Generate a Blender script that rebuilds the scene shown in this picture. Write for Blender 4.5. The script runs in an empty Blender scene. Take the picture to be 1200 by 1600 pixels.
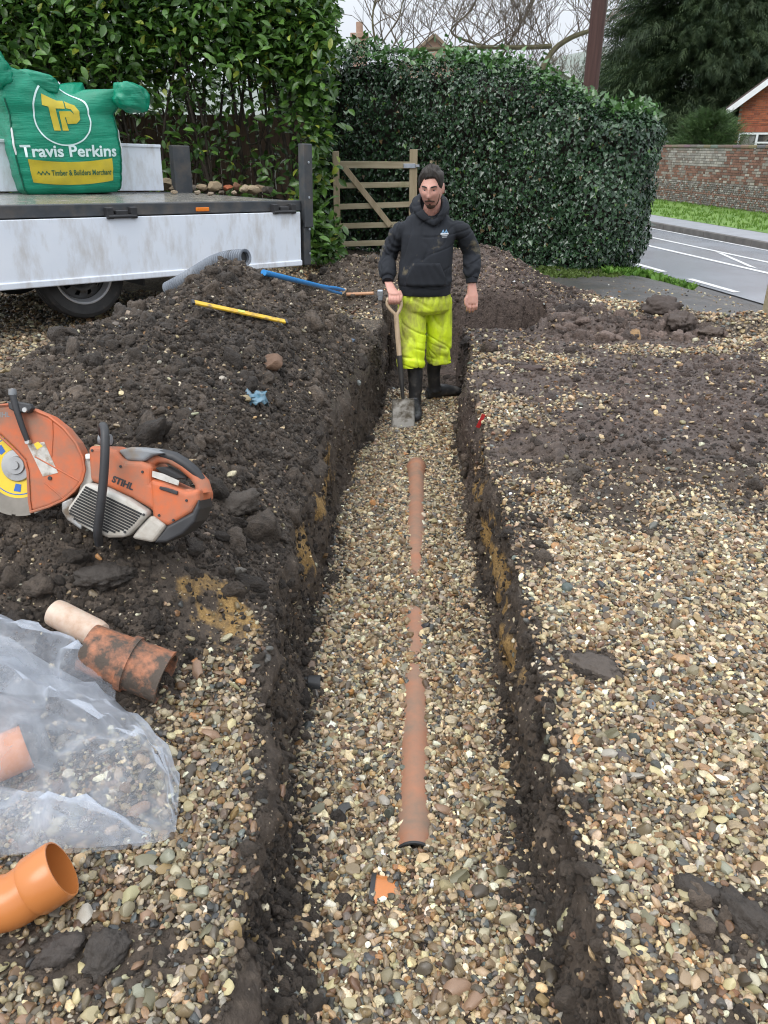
import bpy, bmesh, math, random
import numpy as np
from mathutils import Vector, Matrix, Euler

random.seed(7)
rng = np.random.default_rng(11)
scene = bpy.context.scene
ROOT = scene.collection
R = math.radians

# ------------------------------------------------------------------ camera, sky, sun, exposure
PITCH = R(25.6); CAMZ = 1.45; FPX = 1200.0
cam_data = bpy.data.cameras.new('camera')
cam = bpy.data.objects.new('camera', cam_data)
ROOT.objects.link(cam)
cam.location = (0, 0, CAMZ)
cam.rotation_euler = (math.pi / 2 - PITCH, 0, 0)
cam_data.sensor_fit = 'VERTICAL'
cam_data.sensor_height = 36.0
cam_data.lens = 36.0 * FPX / 1600.0
cam_data.clip_start = 0.05
cam_data.clip_end = 2000
scene.camera = cam

SUN_EL, SUN_AZ = R(52), R(215)          # thin brightness high in an overcast sky
world = bpy.data.worlds.new('World')
scene.world = world
world.use_nodes = True
wn, wl = world.node_tree.nodes, world.node_tree.links
wn.clear()
w_out = wn.new('ShaderNodeOutputWorld')
w_bg = wn.new('ShaderNodeBackground')
w_sky = wn.new('ShaderNodeTexSky')
w_sky.sky_type = 'NISHITA'
w_sky.sun_disc = False
w_sky.sun_elevation = SUN_EL
w_sky.sun_rotation = SUN_AZ
w_sky.air_density = 1.6
w_sky.dust_density = 6.0
w_hsv = wn.new('ShaderNodeHueSaturation')
w_hsv.inputs['Saturation'].default_value = 0.35
w_mix = wn.new('ShaderNodeMix'); w_mix.data_type = 'RGBA'
w_mix.inputs[0].default_value = 0.88      # cloud layer over the clear-sky gradient
# overcast cloud layer: about three times brighter overhead than at the horizon
w_geo = wn.new('ShaderNodeTexCoord')
w_sep = wn.new('ShaderNodeSeparateXYZ')
wl.new(w_geo.outputs['Generated'], w_sep.inputs[0])
w_abs = wn.new('ShaderNodeMath'); w_abs.operation = 'MAXIMUM'; w_abs.inputs[1].default_value = 0.0
wl.new(w_sep.outputs['Z'], w_abs.inputs[0])
w_mul = wn.new('ShaderNodeMath'); w_mul.operation = 'MULTIPLY_ADD'; w_mul.inputs[1].default_value = 0.667; w_mul.inputs[2].default_value = 0.333
wl.new(w_abs.outputs[0], w_mul.inputs[0])
w_cl = wn.new('ShaderNodeVectorMath'); w_cl.operation = 'SCALE'
w_cl.inputs[0].default_value = (14.6, 15.5, 16.9)
wl.new(w_mul.outputs[0], w_cl.inputs['Scale'])
wl.new(w_cl.outputs[0], w_mix.inputs[7])
w_bg.inputs['Strength'].default_value = 0.10
wl.new(w_sky.outputs[0], w_hsv.inputs['Color'])
wl.new(w_hsv.outputs[0], w_mix.inputs[6])
wl.new(w_mix.outputs[2], w_bg.inputs['Color'])
wl.new(w_bg.outputs[0], w_out.inputs[0])

sun_d = bpy.data.lights.new('sun', 'SUN')
sun_d.energy = 1.1
sun_d.angle = R(35)
sun_d.color = (1.0, 0.97, 0.93)
sun = bpy.data.objects.new('sun', sun_d)
ROOT.objects.link(sun)
_sd = Vector((math.sin(SUN_AZ) * math.cos(SUN_EL), math.cos(SUN_AZ) * math.cos(SUN_EL), math.sin(SUN_EL)))
sun.rotation_euler = _sd.to_track_quat('Z', 'Y').to_euler()

scene.view_settings.view_transform = 'Standard'
scene.view_settings.look = 'None'
scene.view_settings.exposure = 0.62
scene.view_settings.gamma = 1.0
scene.view_settings.use_curve_mapping = False
scene.render.engine = 'CYCLES'
scene.cycles.use_denoising = True
scene.cycles.filter_width = 1.15
scene.cycles.max_bounces = 6
scene.cycles.diffuse_bounces = 2
scene.cycles.glossy_bounces = 2
scene.cycles.transmission_bounces = 4
scene.cycles.transparent_max_bounces = 12
scene.cycles.use_adaptive_sampling = True
scene.cycles.adaptive_threshold = 0.02

# ------------------------------------------------------------------ helpers
_c, _s = math.cos(PITCH), math.sin(PITCH)
def ray(x, y):
    u = (x - 600) / FPX; v = (800 - y) / FPX
    return Vector((u, _c + v * _s, -_s + v * _c))
def at_z(x, y, z):
    d = ray(x, y); return Vector((0, 0, CAMZ)) + d * ((z - CAMZ) / d.z)
def at_y(x, y, Y):
    d = ray(x, y); return Vector((0, 0, CAMZ)) + d * (Y / d.y)

def sstep(a, b, x):
    t = np.clip((np.asarray(x, float) - a) / (b - a), 0, 1)
    return t * t * (3 - 2 * t)

def _hash(ix, iy, iz, seed):
    n = (ix.astype(np.int64) * 374761393 + iy.astype(np.int64) * 668265263 + iz.astype(np.int64) * 1442695041 + seed * 974711) & 0xffffffff
    n = ((n ^ (n >> 13)) * 1274126177) & 0xffffffff
    n = ((n ^ (n >> 16)) * 2246822519) & 0xffffffff
    return ((n ^ (n >> 15)) & 0xffffff) / float(0xffffff)
def vnoise(x, y, z=0.0, seed=0):
    x, y, z = np.broadcast_arrays(np.asarray(x, float), np.asarray(y, float), np.asarray(z, float))
    fx, fy, fz = np.floor(x), np.floor(y), np.floor(z)
    tx, ty, tz = x - fx, y - fy, z - fz
    tx = tx * tx * (3 - 2 * tx); ty = ty * ty * (3 - 2 * ty); tz = tz * tz * (3 - 2 * tz)
    fx, fy, fz = fx.astype(np.int64), fy.astype(np.int64), fz.astype(np.int64)
    def h(a, b, c): return _hash(fx + a, fy + b, fz + c, seed)
    a0 = (h(0,0,0) * (1-tx) + h(1,0,0) * tx) * (1-ty) + (h(0,1,0) * (1-tx) + h(1,1,0) * tx) * ty
    a1 = (h(0,0,1) * (1-tx) + h(1,0,1) * tx) * (1-ty) + (h(0,1,1) * (1-tx) + h(1,1,1) * tx) * ty
    return (a0 * (1-tz) + a1 * tz) * 2 - 1
def fbm(x, y, z=0.0, octv=4, seed=0, gain=0.5):
    a, t, f = 1.0, 0.0, 1.0; tot = 0.0
    for i in range(octv):
        t = t + a * vnoise(np.asarray(x) * f, np.asarray(y) * f, np.asarray(z) * f, seed + i * 17)
        tot += a; a *= gain; f *= 2.03
    return t / tot * 1.5

def link(o, parent=None):
    ROOT.objects.link(o)
    if parent is not None: o.parent = parent
    return o
def tag(o, label=None, cat=None, group=None, kind=None):
    if label: o['label'] = label
    if cat: o['category'] = cat
    if group: o['group'] = group
    if kind: o['kind'] = kind
    return o
def empty(name, loc=(0, 0, 0), rot=(0, 0, 0), label=None, cat=None, group=None, kind=None):
    o = bpy.data.objects.new(name, None)
    o.empty_display_size = 0.1
    o.location = loc; o.rotation_euler = rot
    link(o); return tag(o, label, cat, group, kind)

def mesh_np(name, V, F, mat=None, parent=None, smooth=True, attrs=None):
    """V (n,3); F an (m,k) array of equal-sized faces, or a list of index tuples."""
    me = bpy.data.meshes.new(name)
    V = np.asarray(V, np.float32)
    if isinstance(F, np.ndarray):
        m, k = F.shape
        me.vertices.add(len(V)); me.vertices.foreach_set('co', V.ravel())
        me.loops.add(m * k); me.loops.foreach_set('vertex_index', F.astype(np.int32).ravel())
        me.polygons.add(m)
        me.polygons.foreach_set('loop_start', np.arange(0, m * k, k, dtype=np.int32))
        me.polygons.foreach_set('loop_total', np.full(m, k, np.int32))
        me.update(calc_edges=True)
    else:
        me.from_pydata([tuple(map(float, v)) for v in V], [], [tuple(map(int, f)) for f in F])
        me.update()
    if smooth: me.polygons.foreach_set('use_smooth', np.ones(len(me.polygons), bool))
    for nm, (typ, data) in (attrs or {}).items():
        a = me.attributes.new(nm, typ, 'POINT')
        a.data.foreach_set({'FLOAT': 'value', 'INT': 'value', 'FLOAT_VECTOR': 'vector', 'FLOAT_COLOR': 'color'}[typ], np.asarray(data).ravel())
    if mat: me.materials.append(mat)
    o = bpy.data.objects.new(name, me)
    return link(o, parent)

class MB:
    """collects pieces of one mesh"""
    def __init__(self): self.v = []; self.f = []; self.m = []; self.t = []; self.tint = None
    def add(self, V, F, mi=0):
        n = len(self.v)
        self.v += [tuple(map(float, p)) for p in V]
        self.f += [tuple(int(i) + n for i in f) for f in F]
        self.m += [mi] * len(F)
        if self.tint is not None: self.t += [self.tint] * len(V)
    def box(self, c, s, M=None, mi=0, taper=1.0):
        c = Vector(c); hx, hy, hz = s[0] / 2, s[1] / 2, s[2] / 2
        V = []
        for sz in (-1, 1):
            k = taper if sz > 0 else 1.0
            for sx, sy in ((-1, -1), (1, -1), (1, 1), (-1, 1)):
                p = Vector((sx * hx * k, sy * hy * k, sz * hz))
                V.append(c + (M @ p if M is not None else p))
        self.add(V, [(3, 2, 1, 0), (4, 5, 6, 7), (0, 1, 5, 4), (1, 2, 6, 5), (2, 3, 7, 6), (3, 0, 4, 7)], mi)
    def beam(self, a, b, w, h, up=(0, 0, 1), mi=0):
        a, b = Vector(a), Vector(b); d = (b - a); L = d.length; d.normalize()
        s = d.cross(Vector(up)).normalized(); u = s.cross(d)
        M = Matrix((d, s, u)).transposed()
        self.box((a + b) / 2, (L, w, h), M, mi)
    def loft(self, rings, cap=True, closed=True, mi=0, loop=False):
        n = len(rings[0]); V = [p for r in rings for p in r]; F = []
        m = len(rings)
        for i in range(m if loop else m - 1):
            a, b = i * n, ((i + 1) % m) * n
            for j in range(n if closed else n - 1):
                k = (j + 1) % n
                F.append((a + j, a + k, b + k, b + j))
        if cap and not loop:
            F.append(tuple(range(n - 1, -1, -1))); F.append(tuple(range((m - 1) * n, m * n)))
        self.add(V, F, mi)
    def tube(self, pts, r, n=10, cap=True, mi=0, loop=False, flat=1.0, up=None):
        pts = [Vector(p) for p in pts]; m = len(pts)
        rr = r if hasattr(r, '__len__') else [r] * m
        rings = []; u = None
        for i, p in enumerate(pts):
            if loop: d = pts[(i + 1) % m] - pts[i - 1]
            else: d = pts[min(i + 1, m - 1)] - pts[max(i - 1, 0)]
            d.normalize()
            if u is None:
                ref = Vector(up) if up is not None else (Vector((0, 0, 1)) if abs(d.z) < 0.9 else Vector((1, 0, 0)))
                u = (ref - d * ref.dot(d)).normalized()
            else:
                u = (u - d * u.dot(d)).normalized()
            w = d.cross(u)
            rings.append([p + (u * math.cos(t) * flat + w * math.sin(t)) * rr[i] for t in [2 * math.pi * k / n for k in range(n)]])
        self.loft(rings, cap, True, mi, loop)
    def lathe(self, prof, o=(0, 0, 0), axis=(0, 0, 1), n=24, mi=0, cap=False, loop=False):
        o = Vector(o); ax = Vector(axis).normalized()
        ref = Vector((0, 0, 1)) if abs(ax.z) < 0.9 else Vector((1, 0, 0))
        u = (ref - ax * ref.dot(ax)).normalized(); w = ax.cross(u)
        rings = [[o + ax * h + (u * math.cos(t) + w * math.sin(t)) * r for t in [2 * math.pi * k / n for k in range(n)]] for r, h in prof]
        self.loft(rings, cap, True, mi, loop)
    def prism(self, poly, o, ex, ey, ez, th, mi=0):
        """2d outline in the ex/ey plane, thickness th along ez"""
        o, ex, ey, ez = Vector(o), Vector(ex), Vector(ey), Vector(ez)
        n = len(poly)
        V = [o + ex * a + ey * b - ez * th / 2 for a, b in poly] + [o + ex * a + ey * b + ez * th / 2 for a, b in poly]
        F = [tuple(range(n - 1, -1, -1)), tuple(range(n, 2 * n))] + [(i, (i + 1) % n, n + (i + 1) % n, n + i) for i in range(n)]
        self.add(V, F, mi)
    def build(self, name, mats, parent=None, smooth=False, bevel=0.0, angle=40, seg=2, sub=0):
        me = bpy.data.meshes.new(name)
        me.from_pydata(self.v, [], self.f)
        mats = mats if isinstance(mats, (list, tuple)) else [mats]
        for m in mats: me.materials.append(m)
        if len(mats) > 1: me.polygons.foreach_set('material_index', self.m)
        if self.t:
            a = me.attributes.new('tint', 'FLOAT_COLOR', 'POINT')
            a.data.foreach_set('color', np.array([(*t, 1) for t in self.t], np.float32).ravel())
        bm = bmesh.new(); bm.from_mesh(me)
        bmesh.ops.recalc_face_normals(bm, faces=bm.faces)
        bm.to_mesh(me); bm.free()
        if smooth:
            me.polygons.foreach_set('use_smooth', np.ones(len(me.polygons), bool))
            me.set_sharp_from_angle(angle=R(angle))
        me.update()
        o = bpy.data.objects.new(name, me)
        if bevel > 0:
            b = o.modifiers.new('bevel', 'BEVEL'); b.width = bevel; b.segments = seg; b.limit_method = 'ANGLE'; b.angle_limit = R(35)
        if sub:
            b = o.modifiers.new('sub', 'SUBSURF'); b.levels = sub; b.render_levels = sub
        return link(o, parent)

def bez(pts, n=24):
    """Catmull-Rom through points"""
    P = [Vector(p) for p in pts]; P = [P[0] * 2 - P[1]] + P + [P[-1] * 2 - P[-2]]
    out = []; segs = len(P) - 3
    for i in range(n + 1):
        t = i / n * segs; k = min(int(t), segs - 1); t -= k
        a, b, c, d = P[k:k + 4]
        out.append(0.5 * ((2 * b) + (c - a) * t + (2 * a - 5 * b + 4 * c - d) * t * t + (3 * b - a - 3 * c + d) * t ** 3))
    return out

# ------------------------------------------------------------------ materials
def _nodes(name):
    m = bpy.data.materials.new(name); m.use_nodes = True
    nt = m.node_tree; b = nt.nodes['Principled BSDF']
    return m, nt, b
def _n(nt, typ, **kw):
    n = nt.nodes.new(typ)
    for k, v in kw.items():
        if k.startswith('i_'):
            key = k[2:]; n.inputs[int(key) if key.isdigit() else key].default_value = v
        else: setattr(n, k, v)
    return n
def _noise(nt, coord, scale, detail=4, rough=0.55, dist=0.0):
    n = _n(nt, 'ShaderNodeTexNoise', i_Scale=scale, i_Detail=detail, i_Roughness=rough, i_Distortion=dist)
    nt.links.new(coord, n.inputs['Vector']); return n
def _ramp(nt, fac, stops):
    r = nt.nodes.new('ShaderNodeValToRGB'); e = r.color_ramp.elements
    while len(e) < len(stops): e.new(0.5)
    for el, (p, c) in zip(e, stops):
        el.position = p; el.color = (*c, 1) if len(c) == 3 else c
    nt.links.new(fac, r.inputs[0]); return r
def _mix(nt, fac, a, b, blend='MIX'):
    n = nt.nodes.new('ShaderNodeMix'); n.data_type = 'RGBA'; n.blend_type = blend
    for sock, val in ((0, fac), (6, a), (7, b)):
        if hasattr(val, 'is_output'): nt.links.new(val, n.inputs[sock])
        elif sock == 0: n.inputs[0].default_value = val
        else: n.inputs[sock].default_value = (*val, 1) if len(val) == 3 else val
    return n.outputs[2]
def _math(nt, op, a, b=None, clamp=False):
    n = nt.nodes.new('ShaderNodeMath'); n.operation = op; n.use_clamp = clamp
    for i, v in ((0, a), (1, b)):
        if v is None: continue
        if hasattr(v, 'is_output'): nt.links.new(v, n.inputs[i])
        else: n.inputs[i].default_value = v
    return n.outputs[0]
def _coord(nt, which='Object'):
    return nt.nodes.new('ShaderNodeTexCoord').outputs[which]
def _bump(nt, b, height, strength=0.3, dist=0.01):
    n = _n(nt, 'ShaderNodeBump', i_Strength=strength, i_Distance=dist)
    nt.links.new(height, n.inputs['Height']); nt.links.new(n.outputs[0], b.inputs['Normal']); return n

def pmat(name, col, col2=None, scale=6.0, rough=0.6, rough2=None, metal=0.0, bump=0.0, bscale=60.0, bdist=0.01, mud=0.0, mudcol=(0.06, 0.045, 0.033),
         mscale=9.0, tint=False, spec=0.5, sss=0.0, coat=0.0, stretch=None, mudsoft=0.08, trans=0.0, mstretch=None):
    m, nt, b = _nodes(name); L = nt.links
    co = _coord(nt)
    if stretch:
        mp = _n(nt, 'ShaderNodeMapping'); mp.inputs['Scale'].default_value = stretch
        L.new(co, mp.inputs['Vector']); co = mp.outputs[0]
    if tint:
        a = _n(nt, 'ShaderNodeAttribute', attribute_name='tint'); base = a.outputs['Color']
        if col2 is not None:
            nz = _noise(nt, co, scale); base = _mix(nt, nz.outputs[0], base, col2, 'MULTIPLY')
    elif col2 is not None:
        nz = _noise(nt, co, scale, 5)
        base = _ramp(nt, nz.outputs[0], [(0.3, col), (0.7, col2)]).outputs[0]
    else:
        base = None; b.inputs['Base Color'].default_value = (*col, 1)
    ro = None
    if mud > 0:
        co2 = _coord(nt)
        if mstretch:
            mp2 = _n(nt, 'ShaderNodeMapping'); mp2.inputs['Scale'].default_value = mstretch; L.new(co2, mp2.inputs['Vector']); co2 = mp2.outputs[0]
        n1 = _noise(nt, co2, mscale, 6, 0.65)
        f = _ramp(nt, n1.outputs[0], [(0.72 - mud * 0.4 - mudsoft, (0, 0, 0)), (0.72 - mud * 0.4 + mudsoft, (1, 1, 1))]).outputs[0]
        base = _mix(nt, f, base if base is not None else col, mudcol)
        ro = _mix(nt, f, (rough,) * 3, (0.85,) * 3)
    if base is not None: L.new(base, b.inputs['Base Color'])
    b.inputs['Roughness'].default_value = rough
    if ro is not None: L.new(ro, b.inputs['Roughness'])
    elif rough2 is not None:
        nz2 = _noise(nt, co, scale * 1.7, 4)
        L.new(_ramp(nt, nz2.outputs[0], [(0.35, (rough,) * 3), (0.65, (rough2,) * 3)]).outputs[0], b.inputs['Roughness'])
    b.inputs['Metallic'].default_value = metal
    b.inputs['Specular IOR Level'].default_value = spec
    if coat: b.inputs['Coat Weight'].default_value = coat; b.inputs['Coat Roughness'].default_value = 0.15
    if sss: b.inputs['Subsurface Weight'].default_value = sss; b.inputs['Subsurface Radius'].default_value = (0.012, 0.005, 0.003)
    if trans: b.inputs['Transmission Weight'].default_value = trans
    if bump:
        nb = _noise(nt, co, bscale, 5, 0.6); _bump(nt, b, nb.outputs[0], bump, bdist)
    return m

# ------------------------------------------------------------------ terrain: one sheet, trench cut into it, spoil thrown up beside it
Q_N = Vector((1.0, 0.2, 0)).normalized()
def road_q(x, y): return (np.asarray(x) * 1.0 + np.asarray(y) * 0.2) / math.hypot(1, 0.2)

def base_h(x, y):
    x, y = np.asarray(x, float), np.asarray(y, float)
    q = road_q(x, y)
    z = 0.10 * sstep(-1.0, -2.4, x) * sstep(3.0, 5.5, y)
    z = z - 0.57 * sstep(4.6, 7.4, q) * sstep(3.0, 7.0, y)
    return z

_hy = np.array([0.3, 1.25, 1.55, 1.8, 2.1, 3.0, 4.0, 5.0, 5.8, 6.5, 7.4])
_hr = np.array([0.0, 0.15, 0.4, 0.8, 1.2, 1.7, 2.2, 3.0])
_hv = np.array([
    [0, 0, 0, 0, 0, 0, 0, 0],
    [0, 0, 0, .01, .02, 0, 0, 0],
    [.02, .02, .05, .09, .11, .08, .03, 0],
    [.03, .06, .16, .24, .24, .2, .08, 0],
    [.04, .12, .31, .42, .42, .30, .10, 0],
    [.06, .20, .41, .55, .53, .28, .06, 0],
    [.07, .22, .45, .60, .57, .26, .03, 0],
    [.07, .25, .60, .80, .55, .20, .02, 0],
    [.05, .14, .34, .50, .36, .14, .0, 0],
    [.02, .05, .12, .14, .06, .0, .0, 0],
    [0, 0, 0, 0, 0, 0, 0, 0]])
def xl(y):
    y = np.asarray(y, float)
    return np.interp(y, [0, 1.2, 1.8, 3.6, 4.8, 6.1, 7.5], [-.28, -.285, -.325, -.31, -.22, -.02, .02]) + 0.03 * vnoise(y * 2.1, 3.3, 0, 5)
def xr(y):
    y = np.asarray(y, float)
    return np.interp(y, [0, 1.0, 1.5, 2.07, 2.5, 3.6, 4.8, 6.1, 7.5], [.385, .395, .43, .485, .505, .51, .545, .64, .66]) + 0.035 * vnoise(y * 1.9, 9.1, 0, 6)

def heap_left(x, y):
    r = xl(y) - x
    iy = np.clip(np.interp(y, _hy, np.arange(len(_hy))), 0, len(_hy) - 1.0001)
    ir = np.clip(np.interp(r, _hr, np.arange(len(_hr))), 0, len(_hr) - 1.0001)
    a, b = iy.astype(int), ir.astype(int)
    ty, tr = iy - a, ir - b
    ty = ty * ty * (3 - 2 * ty) * .5 + ty * .5; tr = tr * tr * (3 - 2 * tr) * .5 + tr * .5
    h = (_hv[a, b] * (1 - tr) + _hv[a, b + 1] * tr) * (1 - ty) + (_hv[a + 1, b] * (1 - tr) + _hv[a + 1, b + 1] * tr) * ty
    return h * (r > -0.02) * (y > 0.3) * (y < 7.4)
def heap_back(x, y):
    fx = np.interp(x, [-1.25, -.85, -.45, -.1, .4, .85, 1.15, 1.5, 1.95, 2.3], [0, .22, .62, .8, .78, 1.02, .9, .5, .15, 0])
    yc = 8.15 - 0.12 * x
    d = np.asarray(y) - yc
    g = np.where(d < 0, np.clip(1 + d / 1.0, 0, 1) ** 1.15, np.clip(1 - d / 1.2, 0, 1) ** 1.3)
    return 0.56 * fx * g

def _blob(x, y, cx, cy, rx, ry, seed):
    x, y = np.broadcast_arrays(np.asarray(x, float), np.asarray(y, float))
    d = np.hypot((x - cx) / rx, (y - cy) / ry)
    out = np.zeros(d.shape); k = d < 2.0
    if k.any():
        n = fbm(x[k] * 3, y[k] * 3, 0, 4, seed) * 0.55
        out[k] = sstep(1.15, 0.75, d[k] + n)
    return out

def P0(x, y, z=0.0):
    p = at_z(x, y, z); return p.x, p.y
_blobs = []
for (px, py, rx, ry, amt) in [(960, 715, .62, .75, 1.0), (1010, 525, .95, .42, 1.0), (1130, 670, .8, 1.1, .95), (860, 600, .35, .5, .6), (1050, 590, 1.3, .85, .97),
                              (850, 455, .5, .6, .9), (790, 540, .2, .5, .75), (800, 800, .12, .5, .85), (855, 620, .25, .35, .6), (925, 1045, .075, .08, 1.0), (1180, 1440, .12, .07, .9),
                              (1090, 1400, .06, .05, .8), (1085, 1590, .1, .06, .5), (1190, 760, .5, .5, .75), (840, 1010, .05, .4, .8), (885, 1300, .05, .25, .8), (905, 1500, .06, .2, .6),
                              (60, 1480, .14, .06, .7), (170, 1490, .16, .06, .8), (30, 1590, .2, .06, .3)]:
    cx, cy = P0(px, py); _blobs.append((cx, cy, rx, ry, amt))

def soil_mask(x, y):
    """how much bare soil (1) rather than gravel (0) lies at the surface outside the trench"""
    s = np.zeros_like(x)
    for i, (cx, cy, rx, ry, amt) in enumerate(_blobs):
        s = np.maximum(s, amt * _blob(x, y, cx, cy, rx, ry, 40 + i))
    hl = heap_left(x, y); hb = heap_back(x, y)
    s = np.maximum(s, sstep(.035, .10, hl + .03 * fbm(x * 4, y * 4, 0, 3, 71)))
    s = np.maximum(s, sstep(.03, .09, hb))
    s = np.maximum(s, .75 * sstep(.10, .03, np.abs(x - xl(y)) + .05 * fbm(x * 6, y * 6, 0, 3, 72)) * (y < 6.8))
    s = np.maximum(s, .7 * sstep(.11, .03, np.abs(x - xr(y)) + .06 * fbm(x * 6, y * 6, 0, 3, 73)) * (y < 6.8))
    s = np.maximum(s, .85 * sstep(5.6, 6.6, y) * sstep(8.6, 7.8, y) * sstep(.3, .6, x) * sstep(2.4, 1.6, x))
    return s

TARMAC_A = at_z(850, 446, 0.0); TARMAC_B = at_z(1200, 512, -0.02)
_td = (TARMAC_B - TARMAC_A); _td.z = 0; _td.normalize()
def tarmac_d(x, y):
    """>0 beyond the edge where the gravel meets the tarmac apron"""
    return -( (x - TARMAC_A.x) * _td.y - (y - TARMAC_A.y) * _td.x ) * -1.0
def tarmac_mask(x, y):
    d = (x - TARMAC_A.x) * (-_td.y) + (y - TARMAC_A.y) * _td.x
    return (d + .06 * vnoise(x * 4, y * 4, 0, 81) > 0) & (x > 0.6) & (y < 14) & (x < 8) & (heap_back(x, y) < .02)

def trench_sd(x, y):
    m = np.maximum(np.maximum(xl(y) - x, x - xr(y)), y - 7.42)
    b = np.maximum(np.maximum(.3 - x, x - 1.5), np.maximum(6.74 - y, y - 7.42))
    return np.minimum(m, b)
PIPE_A, PIPE_B = Vector((.083, 1.48, -.305)), Vector((.212, 4.70, -.468))
def pipe_show(y):
    return np.interp(y, [1.455, 1.50, 1.58, 1.73, 1.85, 1.98, 2.16, 2.27, 2.35, 2.46, 2.62, 2.74, 2.82, 2.94, 3.04, 3.14, 3.35, 3.9, 4.4, 4.65], [-.02, .036, .034, .026, .028, .034, .034, .026, -.012, .012, .020, .012, -.012, -.014, .010, .022, .028, .038, .048, .056])
def pipe_x(y):
    return PIPE_A.x + np.clip((y - PIPE_A.y) / (PIPE_B.y - PIPE_A.y), 0, 1) * (PIPE_B.x - PIPE_A.x)
def pipe_bank(x, y):
    sh = pipe_show(y); d = np.abs(x - pipe_x(y))
    hs = np.sqrt(np.maximum(.055 ** 2 - np.clip(sh, 0, .055) ** 2, 0)) + np.clip(-sh, 0, .02) * .8 + (PIPE_A.z + (PIPE_B.z - PIPE_A.z) * np.clip((y - PIPE_A.y) / (PIPE_B.y - PIPE_A.y), 0, 1) - floor_base(y)) - .004
    return hs * sstep(.20, .02, d) * sstep(1.1, 1.38, y) * sstep(4.9, 4.6, y)
def floor_base(y): return np.interp(y, [.3, 1.1, 1.8, 2.7, 3.6, 4.7], [-.17, -.225, -.31, -.395, -.44, -.46])
def floor_h(x, y):
    z = floor_base(y)
    z = z + 0.018 * fbm(x * 3.1, y * 3.1, 0, 3, 31)
    z = z + pipe_bank(x, y) + .05 * sstep(5.75, 6.05, y) - .16 * sstep(6.2, 6.6, y) + .06 * sstep(.14, .0, x - xl(y)) * sstep(1.75, 1.2, y)
    return z
def top_h(x, y):
    soft = sstep(14, 11, y) * sstep(6.0, 4.0, np.abs(x))
    t = tarmac_mask(x, y)
    hl, hb = heap_left(x, y), heap_back(x, y)
    hh = np.clip((hl + hb) / .3, 0, 1)
    sm = soil_mask(x, y)
    n = .012 * fbm(x * 1.7, y * 1.7, 0, 3, 21) + sm * (.022 * np.abs(fbm(x * 7, y * 7, 0, 4, 22, .6)) - .006)
    n = n + hh * .010 * fbm(x * 34, y * 34, 0, 2, 29) + hh * (.05 * fbm(x * 2.6, y * 2.6, 0, 4, 23) + .035 * np.abs(fbm(x * 9, y * 9, 0, 4, 24, .62)))
    z = base_h(x, y) + hl + hb + n * soft * np.where(t, .12, 1.0)
    # clods ridge near the gate post, spoil drag marks
    c1 = at_z(1010, 515, 0)
    z = z + .12 * _blob(x, y, c1.x + .15, c1.y + .1, .95, .3, 90) * (.6 + .5 * np.abs(fbm(x * 8, y * 8, 0, 3, 91)))
    c2 = at_z(960, 715, 0)
    z = z + .035 * _blob(x, y, c2.x, c2.y, .6, .6, 92) * np.abs(fbm(x * 9, y * 9, 0, 3, 93)) * 1.6
    return z
def ground_h(x, y):
    x, y = np.asarray(x, float), np.asarray(y, float)
    sd = trench_sd(x, y) + .03 * fbm(x * 5, y * 5, 0, 3, 33) * (.35 + .65 * sstep(1.3, 2.4, y))
    w = sstep(-.03, .03, sd)
    inside = (y > -1.6)
    w = np.where(inside, w, 1.0)
    return floor_h(x, y) * (1 - w) + top_h(x, y) * w

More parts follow.
